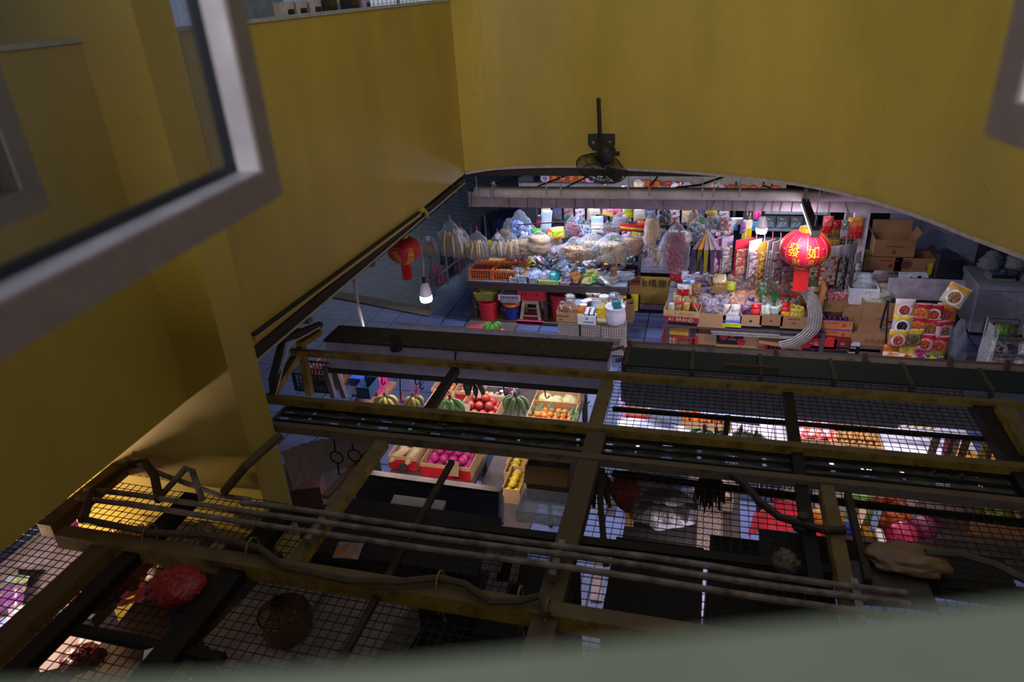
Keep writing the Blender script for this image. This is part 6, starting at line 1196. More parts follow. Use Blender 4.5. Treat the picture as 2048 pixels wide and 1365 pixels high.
c4 = fruitbox('carton of red-wrapped fruit behind the dark strut', 908, 950, 785, 806, 6.82, .36); fill(c4, 'wrapped_fruit', 'red-wrapped fruit in the back middle carton', 'fruit', 16, .045, M('#c8503a', .25, 0, .3, 20, '', '#d8c8cc'))
c5 = fruitbox('white-lined carton holding two grape trays and yellow fruit', 955, 1022, 788, 812, 6.80, .36, M('#c9c4cc', .6)); fill(c5, 'yellow_fruit', 'small yellow fruit at the left of the white-lined carton', 'fruit', 9, .034, M('#d0a032', .4))
for k in range(2): o = thing('grape_tray', ['left', 'right'][k] + ' dark grape tray with round label in the white-lined carton', 'tray', tuple(c5.location + V((.05 + .14 * k, .12, .04))), .1); B().bb((-.055, 0, 0), (.055, .14, .05)).obj('tray_body', M('#2a1f2e', .3), o); B().lathe([(.03, .051), (.03, .053)], 12).obj('label_disc', M('#d8ccd0', .5), o, loc=(0, .07, 0))
c6 = fruitbox('red-banded carton of bagged pomelos', 1062, 1150, 806, 836, 6.55, .36)
for k, (fx, fy) in enumerate([(-.25, .5), (.02, .4), (.3, .45), (-.1, .2)]):
    o = thing('pomelo', ['left', 'middle', 'right', 'front'][k] + ' yellow pomelo wrapped in film in the carton', 'pomelo', tuple(c6.location + V((fx * c6['_w'], fy * c6['_d'], .11)))); B().ball((0, 0, 0), (.085, .085, .08), 14, 10, 0, .08, 2, k).obj('fruit_skin', M('#b8a83a', .4), o, smooth=True); B().ball((0, 0, 0), (.092, .092, .087), 14, 10, 0, .25, 4, k).obj('wrap_film', film('#e0e0d0', .18), o, smooth=True)
c7 = fruitbox('carton of leafy mandarins in front of the pomelos', 1052, 1146, 836, 862, 6.15, .34); fill(c7, 'leafy_mandarin', 'small mandarin with leaves in the front carton', 'mandarin', 26, .036, MAN)
for k in range(24):
    p = c7.location + V(((rnd.random() - .5) * .55, .05 + rnd.random() * .25, .12 + rnd.random() * .03)); b = B(); b.grid(lambda u, v: ((v - .5) * .09, (u - .5) * .035 * sin(pi * (v * .96 + .02)), .015 * sin(pi * v)), 3, 6)
    T(b.obj('leaf', M('#2f5a24', .4), loc=tuple(p), rz=rnd.random() * 6), 'green leaf among the mandarins of the front carton', 'leaf', 'mandarin leaves')
for k, (x, y_, lb, sz) in enumerate([(895, 822, 'price card among the left pomegranates', .07), (932, 826, 'price card on the right pomegranates', .09), (955, 795, 'price card below the hanging dark bananas', .08)]): T(B().box((0, 0, 0), (sz, .004, sz * 1.2), rx=-.5).obj('price_card', M('#b08f78', .8), loc=tuple(Y(x, y_ - 8, 6.25))), lb, 'price card')
zz0 = min(c1.location.z, c2.location.z, c7.location.z)
B().bb((-.75, -.1, zz0 - .06), (1.05, 1.1, zz0 - .02)).obj('tabletop', FT, tbl)
for x in (-.7, 1.0):
    for yy in (-.05, 1.0): B().bb((x - .03, yy - .03, 0), (x + .03, yy + .03, zz0 - .06)).obj('leg', FT, tbl)
banana_bunch('yellowish banana bunch hung nearest the signboard corner', Y(770, 795, 5.9), .3, 5, '#a89a3e', .16, 'hanging banana bunches', .2)
banana_bunch('dark and yellow banana bunch hung in the middle', Y(826, 795, 5.9), .8, 6, '#8f8a3a', .13, 'hanging banana bunches', .22)
banana_bunch('green banana bunch hung against the dark strut', Y(900, 800, 5.7), .2, 8, '#6f9a4e', .2, 'hanging banana bunches', .1)
banana_bunch('fan of green bananas hung left of the pomelos', Y(1030, 796, 5.75), 0, 9, '#7f9a62', .17, 'hanging banana bunches', .16)
banana_bunch('small dark banana bunch under the signboard', Y(948, 765, 5.65), 0, 6, '#2a3a1e', .14, 'hanging banana bunches', .1)
banana_bunch('green banana bunch lying behind the long signboard', Z(985, 646, .97), .5, 10, '#5f9a3a', .15, None, None, 1.1, .5)
T(B().ball((0, 0, 0), (.28, .18, .06), 14, 8, 0, .3, 2, 3).obj('red_cloth', M('#c8304a', .6), loc=tuple(Z(968, 662, .80))), 'red-pink cloth under the green bananas behind the long signboard', 'cloth')
t9 = thing('side_table', 'small table behind the long signboard holding green bananas', 'table', (0, 0, 0)); p9 = Z(978, 660, .75); t9.location = (p9.x, p9.y, 0)
B().bb((-.35, -.25, .72), (.35, .25, .76)).obj('tabletop', FT, t9)
for x in (-.3, .3):
    for yy in (-.2, .2): B().bb((x - .02, yy - .02, 0), (x + .02, yy + .02, .72)).obj('leg', FT, t9)
for k, (x, y0_, y1_) in enumerate([(730, 752, 765), (763, 752, 770), (800, 758, 806), (830, 755, 770), (840, 757, 780), (1007, 772, 792), (1090, 782, 797), (1170, 790, 808)]):
    p0, p1 = Y(x, y0_, 5.46), Y(x + 1, y1_, 5.46); d_ = p1 - p0
    T(B().tube([p0, p0 + d_ * .7, p1 + V((.01, 0, 0)), p1 + V((.03, 0, .012)), p1 + V((.035, 0, .03))], .006, 5).obj('meat_hook', IRON), '%s hook under the long signboard counted from the left' % ['first', 'second', 'third', 'fourth', 'fifth', 'sixth', 'seventh', 'eighth'][k], 'hook', 'hooks under the long signboard')
for k, (x, y0_, y1_, w_) in enumerate([(803, 780, 808, 14), (834, 768, 795, 10), (1020, 775, 795, 12)]):
    b = B()
    for j in range(5): b.tube([Y(x - 1, y0_, 5.8), Y(x + (j - 2) * w_ / 4, y1_, 5.8)], .004, 4)
    T(b.obj('raffia_strings', M('#d85a8a', .5)), ['pink raffia strings hanging left of the bananas', 'pink raffia strings above the dark bananas', 'pink raffia strings right of the pomegranates'][k], 'string', 'pink raffia strings')
p = Y(735, 790, 6.4); cr = thing('magenta_basket', 'magenta plastic basket on a brown board at the left of the fruit stall', 'basket', tuple(p)); open_box(B(), .26, .3, .16, .01).obj('body', M('#b81f6a', .4), cr); B().bb((-.14, -.006, .14), (.14, .306, .165)).obj('rim', M('#c82a7a', .4), cr) if False else open_box(B(), .28, .32, .02, .016).obj('rim', M('#c82a7a', .4), cr, loc=(0, -.01, .145))
T(B().bb((-.16, 0, 0), (.16, .5, .04)).obj('board', M('#7a4f3c', .8), loc=(p.x + .05, p.y - .15, p.z - .05)), 'brown board under the magenta basket', 'board')
cartonY('blue and white carton standing beside the magenta basket', 700, 724, 758, 795, 6.2, .2, M('#2a4aa0', .5), opened=False, bands=((.15, .6, '#c8ccd8'),)); cartonY('blue-green carton in front of the blue and white one', 712, 740, 776, 798, 6.0, .25, M('#1f3a55', .5))
# things at the far left behind the white string
ks = crate('dark lattice crates stacked left of the blue carton', Y(625, 785, 5.9), .4, .3, .22, M('#1c1f2a', .5)); crate('brown wicker-like crate above the dark one', Y(655, 778, 6.1), .36, .3, .25, M('#8a5a4a', .7))
for k, (x0, x1, lb) in enumerate([(650, 668, 'left grey post below the long signboard'), (668, 690, 'right purple-brown post below the long signboard')]): T(B().bar(Y(x0, 735, 5.55), Y(x1, 795, 5.55), .05, .05).obj('post', M('#5a4c54', .7)), lb, 'post', 'posts under the signboard')
# lower tray of fruit between cable tray and dark panel
c8 = fruitbox('red-sided carton heaped with pink net-wrapped apples', 838, 942, 925, 958, 5.0, .42); fill(c8, 'net_wrapped_apple', 'apple in a bright pink foam net', 'apple', 44, .046, PNKN, .95)
c9 = fruitbox('carton of pale yams left of the pink net-wrapped apples', 776, 835, 915, 940, 5.05, .4)
for k in range(6): T(B().tube([(-.13, 0, 0), (-.06, .01, .01), (.06, .0, .015), (.14, .01, 0)], [.015, .04, .038, .01], 9).obj('yam', M('#b89a6a', .7), loc=tuple(c9.location + V(((k % 2) * .14 - .06, .08 + .1 * (k // 2), .10))), rz=1.1 + .3 * (k % 3), smooth=True), 'pale yam in the carton left of the pink apples', 'yam', 'pale yams')
T(B().box((0, 0, 0), (.12, .005, .14), rx=-.35).obj('price_card', M('#8a6a44', .85), loc=tuple(Y(905, 938, 4.95))), 'brown cardboard price card on the pink net-wrapped apples', 'price card')
T(B().box((0, 0, 0), (.07, .005, .07), rx=-.35).obj('price_card', M('#2a2018', .85), loc=tuple(Y(806, 935, 4.98))), 'dark price card in front of the pale yams', 'price card')
t2 = thing('fruit_table', 'dark table under the pink net-wrapped apples', 'table', (c8.location.x - .15, c8.location.y, 0)); B().bb((-.42, -.02, c8.location.z - .05), (.42, .5, c8.location.z - .005)).obj('tabletop', FT, t2)
for x in (-.38, .38):
    for yy in (0, .45): B().bb((x - .025, yy - .02, 0), (x + .025, yy + .02, c8.location.z - .05)).obj('leg', FT, t2)
for k, (x0, x1, yt, yb, lb) in enumerate([(1008, 1042, 955, 974, 'back'), (1004, 1040, 976, 1008, 'front')]):
    c = fruitbox('carton of lemons, %s of the two by the dark carton' % lb, x0, x1, yt, yb, 5.0 - .35 * k, .33, band=False); fill(c, 'lemon', 'yellow lemon in the %s lemon carton' % lb, 'lemon', 22, .036, LEM, .85, 0, .06)
c = fruitbox('carton of orange wrapped fruit behind the lemons', 1012, 1045, 935, 955, 5.35, .3, band=False); fill(c, 'orange_fruit', 'orange wrapped fruit behind the lemons', 'fruit', 10, .04, M('#c8502a', .3, 0, .3, 20, '', '#d8b8b8'))
t3 = thing('lemon_table', 'table carrying the cartons of lemons', 'table', (c.location.x, 4.6, 0)); zl = min(Y(1022, 1008, 4.65).z, c.location.z, Y(1025, 974, 5.0).z) - .01
B().bb((-.3, -.02, zl - .05), (.3, 1.1, zl - .01)).obj('tabletop', FT, t3); [B().bb((x - .02, yy, 0), (x + .02, yy + .04, zl - .05)).obj('leg', FT, t3) for x in (-.27, .27) for yy in (.0, 1.0)]
# hanging hooks with rings
for k, (x, y0_, y1_) in enumerate([(668, 880, 950), (704, 888, 935)]):
    p0, p1 = Z(x, y0_, 2.2), Y(x + 10, y1_, Z(x, y0_, 2.2).y); m_ = p0.lerp(p1, .5); b = B(); b.tube([p0, m_ + V((0, 0, .05))], .006, 5); b.tube([m_ + V((.05 * cos(a), 0, .05 * sin(a))) for a in [2 * pi * j / 14 for j in range(15)]], .006, 5); b.tube([m_ + V((0, 0, -.05)), p1, p1 + V((.03, 0, .01))], .006, 5)
    T(b.obj('ring_hook', IRON), ['left', 'right'][k] + ' iron ring hook hanging beside the yellow cross beam', 'hook', 'ring hooks')
pl_ = [Z(562, 905, 1.9), Z(650, 880, 2.0), Z(752, 886, 1.95), Z(742, 925, 1.7), Z(680, 955, 1.5), Z(585, 968, 1.5)]
b = B(); b.grid(lambda u, v: (pl_[0].lerp(pl_[2], u)).lerp(pl_[5].lerp(pl_[3], u), v) + V((0, 0, .08 * sin(pi * u) - .06 * v * v + .006 * sin(u * 60))), 60, 10)
T(b.obj('plastic_sheet', M('#a8a3b0', .6, 0, .08, 30), smooth=True), 'pale corrugated sheet bulging below the cable tray at the left', 'sheet')
T(B().bar(Z(765, 880, 1.95), Z(650, 995, 1.95), .05, .03).obj('wood_batten', M('#7a5a4c', .8)), 'brown batten edging the pale corrugated sheet', 'batten')
T(B().box(tuple(Z(610, 980, 1.3)), (.3, .25, .2), rz=.4).obj('red_crate', M('#2c0e10', .7)), 'dark red crate under the pale corrugated sheet', 'crate')
# dark blue boards and carton under the open bay
d1_ = [Y(705, 950, 4.1), Y(1003, 990, 4.1), Y(1000, 1045, 4.1), Y(712, 1000, 4.1)]
bt = thing('back_board', 'dark blue board hanging below the frames near the lemons', 'board'); b = B(); b.add([p for p in d1_] + [p + V((0, .03, 0)) for p in d1_], [(0, 1, 2, 3), (7, 6, 5, 4), (0, 4, 5, 1), (1, 5, 6, 2), (2, 6, 7, 3), (3, 7, 4, 0)]); b.obj('panel', M('#3a4258', .7, 0, .2, 5), bt)
B().bar(d1_[0] + V((0, .02, .015)), d1_[1] + V((0, .02, .015)), .06, .03).obj('top_ledge', RUST, bt)
T(B().bar(Y(1003, 990, 4.05), Y(1003, 1045, 3.9), .02, .25).obj('end_board', M('#8a8488', .7)), 'grey end board right of the dark blue board', 'panel')
T(B().tube([Y(852, 1012, 4.08), Y(885, 1016, 4.08)], .01, 6).obj('metal_strip', STEEL), 'thin bright strip on the dark blue board', 'strip')
T(B().box(tuple(Y(838, 1015, 3.95)), (.42, .1, .1), rx=.2).obj('brown_box', M('#20180f', .9)), 'brown box leaning on the dark blue board', 'box')
c = carton('open brown carton lined with clear film by the thick cross beam', tuple(Z(1097, 1010, 1.75)), .30, .34, .30, CARD2, flaps=1); bag('clear film lining the open brown carton', c.location + V((0, .2, .1)), .34, .24, .28, 'none', '#888888', .3, '#c8ccd4', .35, neck=.8)
T(open_box(B(), .30, .22, .09, .005).obj('plastic_tray', film('#c8ccd8', .5), loc=tuple(Z(1080, 1050, 2.0))), 'clear plastic tray on the dark plate left of the thick cross beam', 'tray')

# ================================================================== goods under the right wire roof
zf = .78
t4 = thing('fruit_table', 'long white table under the right wire roof', 'table', (.6, 6.3, 0)); B().bb((-1.2, 0, zf - .05), (2.0, 1.2, zf)).obj('tabletop', M('#b9b6c6', .6), t4)
for x in (-1.15, .4, 1.95):
    for yy in (.05, 1.15): B().bb((x - .03, yy - .02, 0), (x + .03, yy + .02, zf - .05)).obj('leg', FT, t4)
def quad(label, pts_, zz, mat, name='paper', cat='paper', th=.006):
    q = [Z(x, y, zz) for x, y in pts_]; n_ = len(q); b = B(); b.add([p for p in q] + [p + V((0, 0, -th)) for p in q], [tuple(range(n_)), tuple(reversed(range(n_, 2 * n_)))] + [(i, n_ + i, n_ + (i + 1) % n_, (i + 1) % n_) for i in range(n_)]); return T(b.obj(name, mat), label, cat)
quad('lilac paper spread at the left of the white table', [(1238, 795), (1262, 800), (1262, 845), (1238, 842)], zf + .012, M('#b08cb4', .7))
quad('white newspaper sheet on the white table', [(1235, 842), (1275, 832), (1370, 850), (1372, 865), (1235, 862)], zf + .02, WPAP); quad('blue-edged newspaper crumpled on the white table', [(1285, 838), (1350, 846), (1345, 872), (1260, 868)], zf + .03, M('#b8bede', .8))
carton('tan carton with a red strip on the white table', tuple(Z(1272, 840, zf + .003)), .22, .2, .2, CARD3, opened=False, bands=((.1, .3, '#c81f22'),))
quad('dark grey tarpaulin lying on the floor behind the white table', [(1290, 820), (1345, 808), (1365, 850), (1310, 838)], .9, M('#4a5060', .8), 'tarpaulin', 'tarpaulin')
for k, (x0, x1, yb, lb) in enumerate([(1366, 1408, 858, 'left'), (1414, 1450, 862, 'right')]):
    c = carton('tan carton of oranges under the right wire roof, %s one' % lb, tuple(Z((x0 + x1) / 2, yb, zf + .003)), .3, .3, .09, CARD3); c['_w'] = .3; c['_d'] = .3; fill(c, 'orange', 'bright orange in the %s tan carton' % lb, 'orange', 16, .045, M('#d8641a', .4), 1, 0, .04)
for k, (x, y_, lb) in enumerate([(1408, 862, 'pale green banana bunch nearest the oranges'), (1432, 868, 'pale green banana bunch below the right oranges'), (1482, 866, 'pale green banana bunch right of the dark strut'), (1512, 874, 'pale green banana bunch at the right of the strings'), (1455, 905, 'green banana bunch below the second yellow beam')]): banana_bunch(lb, Z(x, y_, 1.35), k, 6, '#7fa07a', .16, 'pale green banana bunches', .35 if k < 4 else None)
T(B().lathe([(.035, 0), (.04, .06), (.03, .1)], 10).obj('teal_cup', M('#2a8a98', .4), loc=tuple(Z(1355, 850, zf + .01))), 'small teal cup on the white table', 'cup')
T(B().bar(Z(1455, 835, 2.0), Z(1450, 875, 1.7), .04, .04).obj('strut', IRON), 'dark strut between the green bananas', 'strut')
for k, (x, y0_, y1_) in enumerate([(1462, 845, 870), (1500, 842, 872), (1547, 848, 882)]):
    T(B().tube([Z(x - 6, y1_, 1.5), Z(x, y0_, 1.75), Z(x + 4, y1_, 1.5)], .005, 4).obj('raffia_string', M('#d878b4', .5)), '%s pink raffia loop under the right wire roof' % ['left', 'middle', 'right'][k], 'string', 'pink raffia loops')
ct_ = tuple(Z(1630, 895, zf + .003)); c = carton('carton of red and orange snack packs under the right wire roof', ct_, .5, .42, .08, CARD3)
for k in range(12): pack('snack_pack', 'red and orange snack pack in the carton under the wire roof', 'packet', (ct_[0] - .18 + .12 * (k % 4), ct_[1] + .06 + .13 * (k // 4), zf + .06), .12, .15, .05, ['#d86a1e', '#c8303a', '#d8b8c8', '#d8882a'], 'mix', .2 * k, -1.0, 0, 'red and orange snack packs')
cl_ = tuple(Z(1712, 905, zf + .003)); c = carton('carton heaped with brown longans', cl_, .46, .42, .08, CARD3); c['_w'] = .46; c['_d'] = .42; fill(c, 'longan', 'small brown longan in the carton', 'longan', 70, .027, M('#9a6a2c', .6, 0, .3, 20), 1, 0, .04)
pp_ = Z(1675, 900, zf + .12); T(B().box((0, 0, 0), (.12, .005, .10), rx=-.5).obj('price_card', M('#b08878', .8), loc=tuple(pp_)), 'pinkish price card between snack packs and longans', 'price card')
quad('white paper sheet covering the right half of the white table', [(1742, 890), (1870, 898), (1880, 925), (1850, 945), (1600, 905), (1600, 925), (1735, 915)], zf + .02, WPAP) if False else quad('white paper sheet covering the right half of the white table', [(1742, 886), (1898, 902), (1890, 930), (1742, 920)], zf + .02, M('#d8d2e4', .8))
quad('white sheet under the second yellow beam, right', [(1655, 905), (1840, 925), (1838, 960), (1650, 935)], zf + .05, M('#c9c4d8', .8))
quad('pale sheet on the table at the left of the cable tray', [(1230, 868), (1345, 880), (1345, 900), (1230, 890)], zf + .04, M('#c4c4de', .8))
for k, (x, y_, lb) in enumerate([(1625, 838, 'yellow banana row behind the snack packs'), (1822, 855, 'yellow banana row behind the white paper')]):
    o = thing('banana_row', lb, 'bananas', tuple(Z(x, y_, 1.0)))
    for j in range(7): B().tube([(-.25 + j * .07, 0, 0), (-.23 + j * .07, -.03, .05), (-.21 + j * .07, .01, .1)], [.012, .02, .01], 7).obj('banana', M('#c8a81e', .4), o, smooth=True)
def pumpkin(label, p, r):
    o = thing('pumpkin', label, 'pumpkin', tuple(p)); B().lathe([(.01, -r * .55)] + [(r * sin(pi * t), -r * .6 * cos(pi * t)) for t in [k / 12 for k in range(1, 12)]] + [(.02, r * .52)], 36, fn=lambda a, z: 1 + .09 * abs(sin(a * 5)) - .05).obj('flesh', M('#b8802a', .4, 0, .12, 8), o, smooth=True); B().tube([(0, 0, r * .5), (.01, 0, r * .72)], [.02, .013], 7).obj('stem', M('#5a5a2a', .8), o)
pumpkin('large ribbed orange pumpkin at the right edge under the wire', Z(2008, 905, .95), .17); pumpkin('smaller pumpkin half hidden behind the brown slats', Z(1932, 918, .9), .12); pumpkin('pumpkin half cut off by the right picture edge', Z(2062, 905, .95), .15); pumpkin('pumpkin in front of the small one behind the slats', Z(1952, 925, .9), .11)
for k, (x0, y0_, x1, y1_, c_, lb) in enumerate([(1875, 870, 1862, 910, '#6a5648', 'widest brown slat left of the pumpkins'), (1897, 872, 1888, 908, '#c8788a', 'pink-edged slat left of the pumpkins'), (1908, 872, 1896, 915, '#4a2f1c', 'dark brown slat left of the pumpkins'), (1917, 874, 1905, 918, '#9a8a80', 'pale slat left of the pumpkins'), (1935, 876, 1922, 915, '#6a5226', 'yellow-brown slat left of the pumpkins'), (1975, 878, 1962, 920, '#a88a50', 'straw coloured slat beside the large pumpkin'), (1985, 880, 1975, 922, '#5a4a20', 'olive slat beside the large pumpkin')]):
    T(B().bar(Z(x0, y0_, 1.5), Z(x1, y1_, 1.1), .06 if k in (0, 4) else .04, .03).obj('slat', M(c_, .7)), lb, 'slat', 'slats by the pumpkins')
T(B().box((0, 0, 0), (.22, .5, .04)).obj('blue_sign', M('#8fa0c8', .5), loc=tuple(Z(1460, 828, 1.5)), rz=1.5), 'pale blue strip lit below the grey-green signboard', 'strip')
T(B().bar(Y(1448, 800, 5.5), Y(1446, 780, 5.5), .03, .03).obj('blue_post', M('#7a9ac0', .5)), 'short pale blue post below the grey-green signboard', 'post')
T(B().bb((-1.3, 0, 0), (.9, .03, .05)).obj('blue_rail', M('#6f86a8', .5), loc=tuple(Z(1560, 838, 1.6))), 'blue rail running under the grey-green signboard', 'rail')
cloth('crumpled grey plastic scrap on the wire at the right', Z(1895, 940, 2.20), .26, .12, '#4d4842', 'plastic_scrap', 'scrap', None, .03).rotation_euler = (-1.4, 0, .1)
cloth('red and white plastic scrap caught under the second yellow beam', Z(1760, 925, 2.16), .22, .1, '#a81f34', 'plastic_scrap', 'scrap', None, .02).rotation_euler = (-1.3, 0, .1)
# nearer row under the wire: red cloth, mangoes, melons
zg = .9
t5 = thing('fruit_table', 'table of bagged fruit below the yellow cross beam', 'table', (1.3, 3.9, 0)); 
tp = Z(1680, 1060, zg); t5.location = (tp.x, tp.y, 0); B().bb((-.4, -.2, zg - .05), (2.6, .7, zg)).obj('tabletop', FT, t5); [B().bb((x - .02, yy, 0), (x + .02, yy + .04, zg - .05)).obj('leg', FT, t5) for x in (-.37, 2.55) for yy in (-.18, .64)]
rc = thing('red_shirt', 'bright red shirt spread over a crate below the black hose', 'shirt', tuple(Z(1570, 1058, 1.0)))
def shirt(u, v):
    a = (u - .5) * 2; sh_ = max(0, 1 - abs(a) ** 2.6); return V((a * .23 * (1 + .25 * (1 - v)), .28 * (v - .5), .27 * sh_ * (.35 + .65 * sin(pi * min(1, v * 1.1))) + .012 * sin(a * 9 + v * 5)))
B().grid(shirt, 26, 14).obj('body', M('#c81f34', .75, 0, .1, 12), rc, smooth=True); B().tube([(-.10, .13, .17), (0, .16, .19), (.10, .13, .17)], .012, 6).obj('collar', M('#a8182a', .7), rc)
crate('dark crate under the bright red shirt', tuple(Z(1570, 1062, .72)), .44, .34, .26, M('#3a3438', .6))
for k, (x, y_, w_, c_, kd, lb) in enumerate([(1648, 1052, .26, '#d8961e', 'blob', 'clear bag of yellow mangoes right of the red shirt'), (1650, 1072, .16, '#c82a2a', 'blob', 'small red bag below the yellow mangoes'), (1722, 1040, .26, '#7f9a4a', 'blob', 'clear bag of green melon slices'), (1780, 1048, .26, '#d8601e', 'packs', 'clear bag of orange crackers right of the green melon'), (1770, 1010, .28, '#d85a3a', 'packs', 'bag of orange-red packs under the grey channel'), (1725, 1006, .2, '#8fae5a', 'blob', 'pale green bag under the grey channel'), (1800, 1075, .22, '#c82a5a', 'blob', 'pink-red carrier bag at the edge of the dark plate'), (1842, 1060, .2, '#7a1f4a', 'blob', 'purple-pink bag behind the cream scrap'), (1698, 1055, .14, '#3a3aa0', 'blob', 'small violet-blue bag left of the melon slices'), (1738, 1062, .14, '#c8902a', 'blob', 'small golden bag in front of the melon slices')]): bag(lb, Z(x, y_ + 10, zg + .004), w_, w_ * .8, w_ * .7, kd, c_, .85, c_, .3, neck=.6)
for k, (x0, y0_, x1, y1_, c_, lb) in enumerate([(1732, 1010, 1712, 1060, '#b88a6a', 'tan divider left of the melon slices'), (1760, 1010, 1745, 1060, '#4a5a78', 'blue-grey divider beside the orange crackers'), (1757, 1060, 1765, 1085, '#c8b8b0', 'white divider at the front of the orange crackers')]): T(B().bar(Z(x0, y0_, 1.1), Z(x1, y1_, 1.1), .05, .02).obj('divider', M(c_, .7)), lb, 'divider', 'dividers between the fruit bags')
c = carton('printed carton of orange mango packs on the narrow shelf', tuple(Z(1428, 1020, zg + .003)), .30, .42, .1, M('#c8b0a0', .6)); 
for k in range(6): pack('mango_pack', 'orange mango pack in the printed carton', 'packet', tuple(c.location + V((-.07 + .14 * (k % 2), .04 + .12 * (k // 2), .06))), .14, .15, .05, ['#d8943a', '#d8c8c0', '#c8842a'], 'mix', k, -1.1, 0, 'orange mango packs')
hb = T(B().grid(lambda u, v: ((u - .5) * .2, (v - .5) * .55, .012 * (sin(u * 30) * sin(v * 60))), 30, 60).obj('honeycomb_tray', M('#c8a06a', .6, 0, .3, 40, '', '#8a8aa8'), loc=tuple(Z(1420, 1055, zg + .02))), 'honeycomb patterned tray below the mango packs', 'tray')
t6 = thing('narrow_table', 'narrow table carrying the mango packs', 'table', tuple(Z(1425, 1030, zg).xy) + (0,)); B().bb((-.2, -.55, zg - .05), (.22, .5, zg)).obj('tabletop', FT, t6); [B().bb((x - .02, yy, 0), (x + .02, yy + .04, zg - .05)).obj('leg', FT, t6) for x in (-.16, .18) for yy in (-.5, .42)]
mp_ = Z(1420, 975, 1.9); o = thing('hanging_mop', 'dark brown bristly mop head hanging under the wire roof', 'mop', tuple(mp_)); b = B()
for k in range(90):
    a = rnd.random() * 6.28; r = .07 * sqrt(rnd.random()); b.tube([(r * .5 * cos(a), r * .5 * sin(a), .06), (r * 1.4 * cos(a), r * 1.4 * sin(a), .0), (r * 1.5 * cos(a), r * 1.5 * sin(a), -.08 - .07 * rnd.random())], .006, 4)
b.obj('bristles', M('#2a1512', .7), o); B().ball((0, 0, .03), (.085, .085, .05), 12, 8, 0, .2, 3).obj('head', M('#2f1a16', .7), o); B().tube([(0, 0, .06), (0, 0, .3)], .012, 6).obj('handle', IRON, o)
for k, (pts_, zz, c_, lb) in enumerate([([(1250, 945), (1330, 945), (1375, 955), (1360, 985), (1300, 985), (1262, 970)], 1.75, '#8a86a0', 'crumpled blue-grey plastic sheet under the wire roof'), ([(1275, 965), (1350, 975), (1395, 1005), (1340, 1012), (1270, 1000)], 1.7, '#5a5254', 'grey tarpaulin folded below the blue-grey sheet'), ([(1258, 1005), (1380, 1015), (1375, 1050), (1262, 1045)], 1.6, '#4a4446', 'dark plastic sheet sagging under the wire roof'), ([(1262, 1025), (1395, 1020), (1390, 1052), (1310, 1062)], 1.55, '#7a7886', 'pale crumpled bag at the bottom of the dark sheet')]):
    q = [Z(x, y, zz) for x, y in pts_]; cc = sum(q, V()) / len(q); b = B(); nn3 = len(q)
    def fold(u, v): a = u * nn3; i = int(a) % nn3; e = q[i].lerp(q[(i + 1) % nn3], a - int(a)); p = cc.lerp(e, v); return p + V((0, 0, .10 * (1 - v * v) + .03 * noise.noise(p * 9)))
    b.grid(fold, 48, 8); T(b.obj('crumpled_sheet', M(c_, .35, 0, .15, 8, '', None, 0, 1, .4), smooth=True), lb, 'sheet', 'crumpled sheets under the wire')
for k, (x, y0_, y1_, c_, lb) in enumerate([(1226, 945, 1030, '#b8b0c8', 'pale slat standing left of the crumpled sheets'), (1262, 950, 1050, '#b08a5a', 'tan slat left of the crumpled sheets'), (1272, 950, 1040, '#a83a2a', 'red-edged slat left of the crumpled sheets')]): T(B().bar(Z(x, y0_, 1.6), Z(x - 4, y1_, 1.6), .06, .03).obj('slat', M(c_, .7)), lb, 'slat', 'slats by the crumpled sheets')
quad('pale blue ice-like sheet glimpsed left of the dark pole', [(1185, 960), (1212, 965), (1208, 1030), (1170, 1025)], 1.2, M('#a8b8d8', .4), 'pale_sheet', 'sheet')
T(B().tube([Z(1205, 940, 2.15), Z(1200, 1000, 2.15), Z(1212, 1130, 2.15)], .02, 6).obj('dark_pole', RUST), 'dark crooked pole beside the thick cross beam', 'pole')
for k in range(4): T(B().tube([Z(1195 + 4 * k, 950, 2.1), Z(1185 + 12 * k, 975, 2.05), Z(1188 + 16 * k, 1015 - 8 * (k % 2), 2.0)], [.02, .03, .012], 7).obj('glove_finger', M('#3a1a14', .8), smooth=True), 'dangling brown rag strip beside the dark crooked pole', 'rag', 'brown rag strips')
T(B().ball((0, 0, 0), (.09, .07, .13), 14, 10, 0, .35, 3, 2).obj('rust_cloth', M('#8a2f20', .8), loc=tuple(Z(1252, 985, 1.95)), smooth=True), 'rust-red cloth bundle under the wire left of the grey sheets', 'cloth')
T(B().tube([Z(x, y, 2.3) for x, y in ((1462, 950), (1490, 970), (1520, 1005), (1560, 1035), (1610, 1050), (1650, 1062), (1690, 1060))], .022, 8).obj('black_hose', M('#2a201a', .6)), 'black hose curving over the wire above the red shirt', 'hose')
pk = Z(1604, 1048, 2.28); T(B().lathe([(.05, -.03), (.055, .0), (.03, .03), (.03, .06)], 10).obj('hose_joint', M('#3a2f20', .7), loc=tuple(pk)), 'round hose joint right of the red shirt', 'joint')
T(B().tube([Z(x, y, 2.3) for x, y in ((1850, 1105), (1920, 1110), (1990, 1130), (2060, 1165))], .02, 6).obj('grey_cable', M('#4a463f', .7)), 'grey cable running to the lower right edge', 'cable')
def crumple(label, c, r, col, name, cat, a=1, seed=1, fl=.4):
    b = B(); b.ball((0, 0, 0), (r[0], r[1], r[2]), 26, 16, 0, fl, 2.2, seed); return T(b.obj(name, M(col, .35, 0, .15, 9, '', None, 0, a, .5), loc=tuple(c), smooth=True), label, cat)
crumple('cream plastic bag lying on the wire at the right', Z(1815, 1118, 2.26), (.19, .11, .05), '#8a6a50', 'plastic_bag', 'bag', .85, 3)
crumple('small whitish crumpled bag on the dark plate', Z(1570, 1125, 2.26), (.065, .06, .06), '#6a5a50', 'plastic_bag', 'bag', .9, 5)
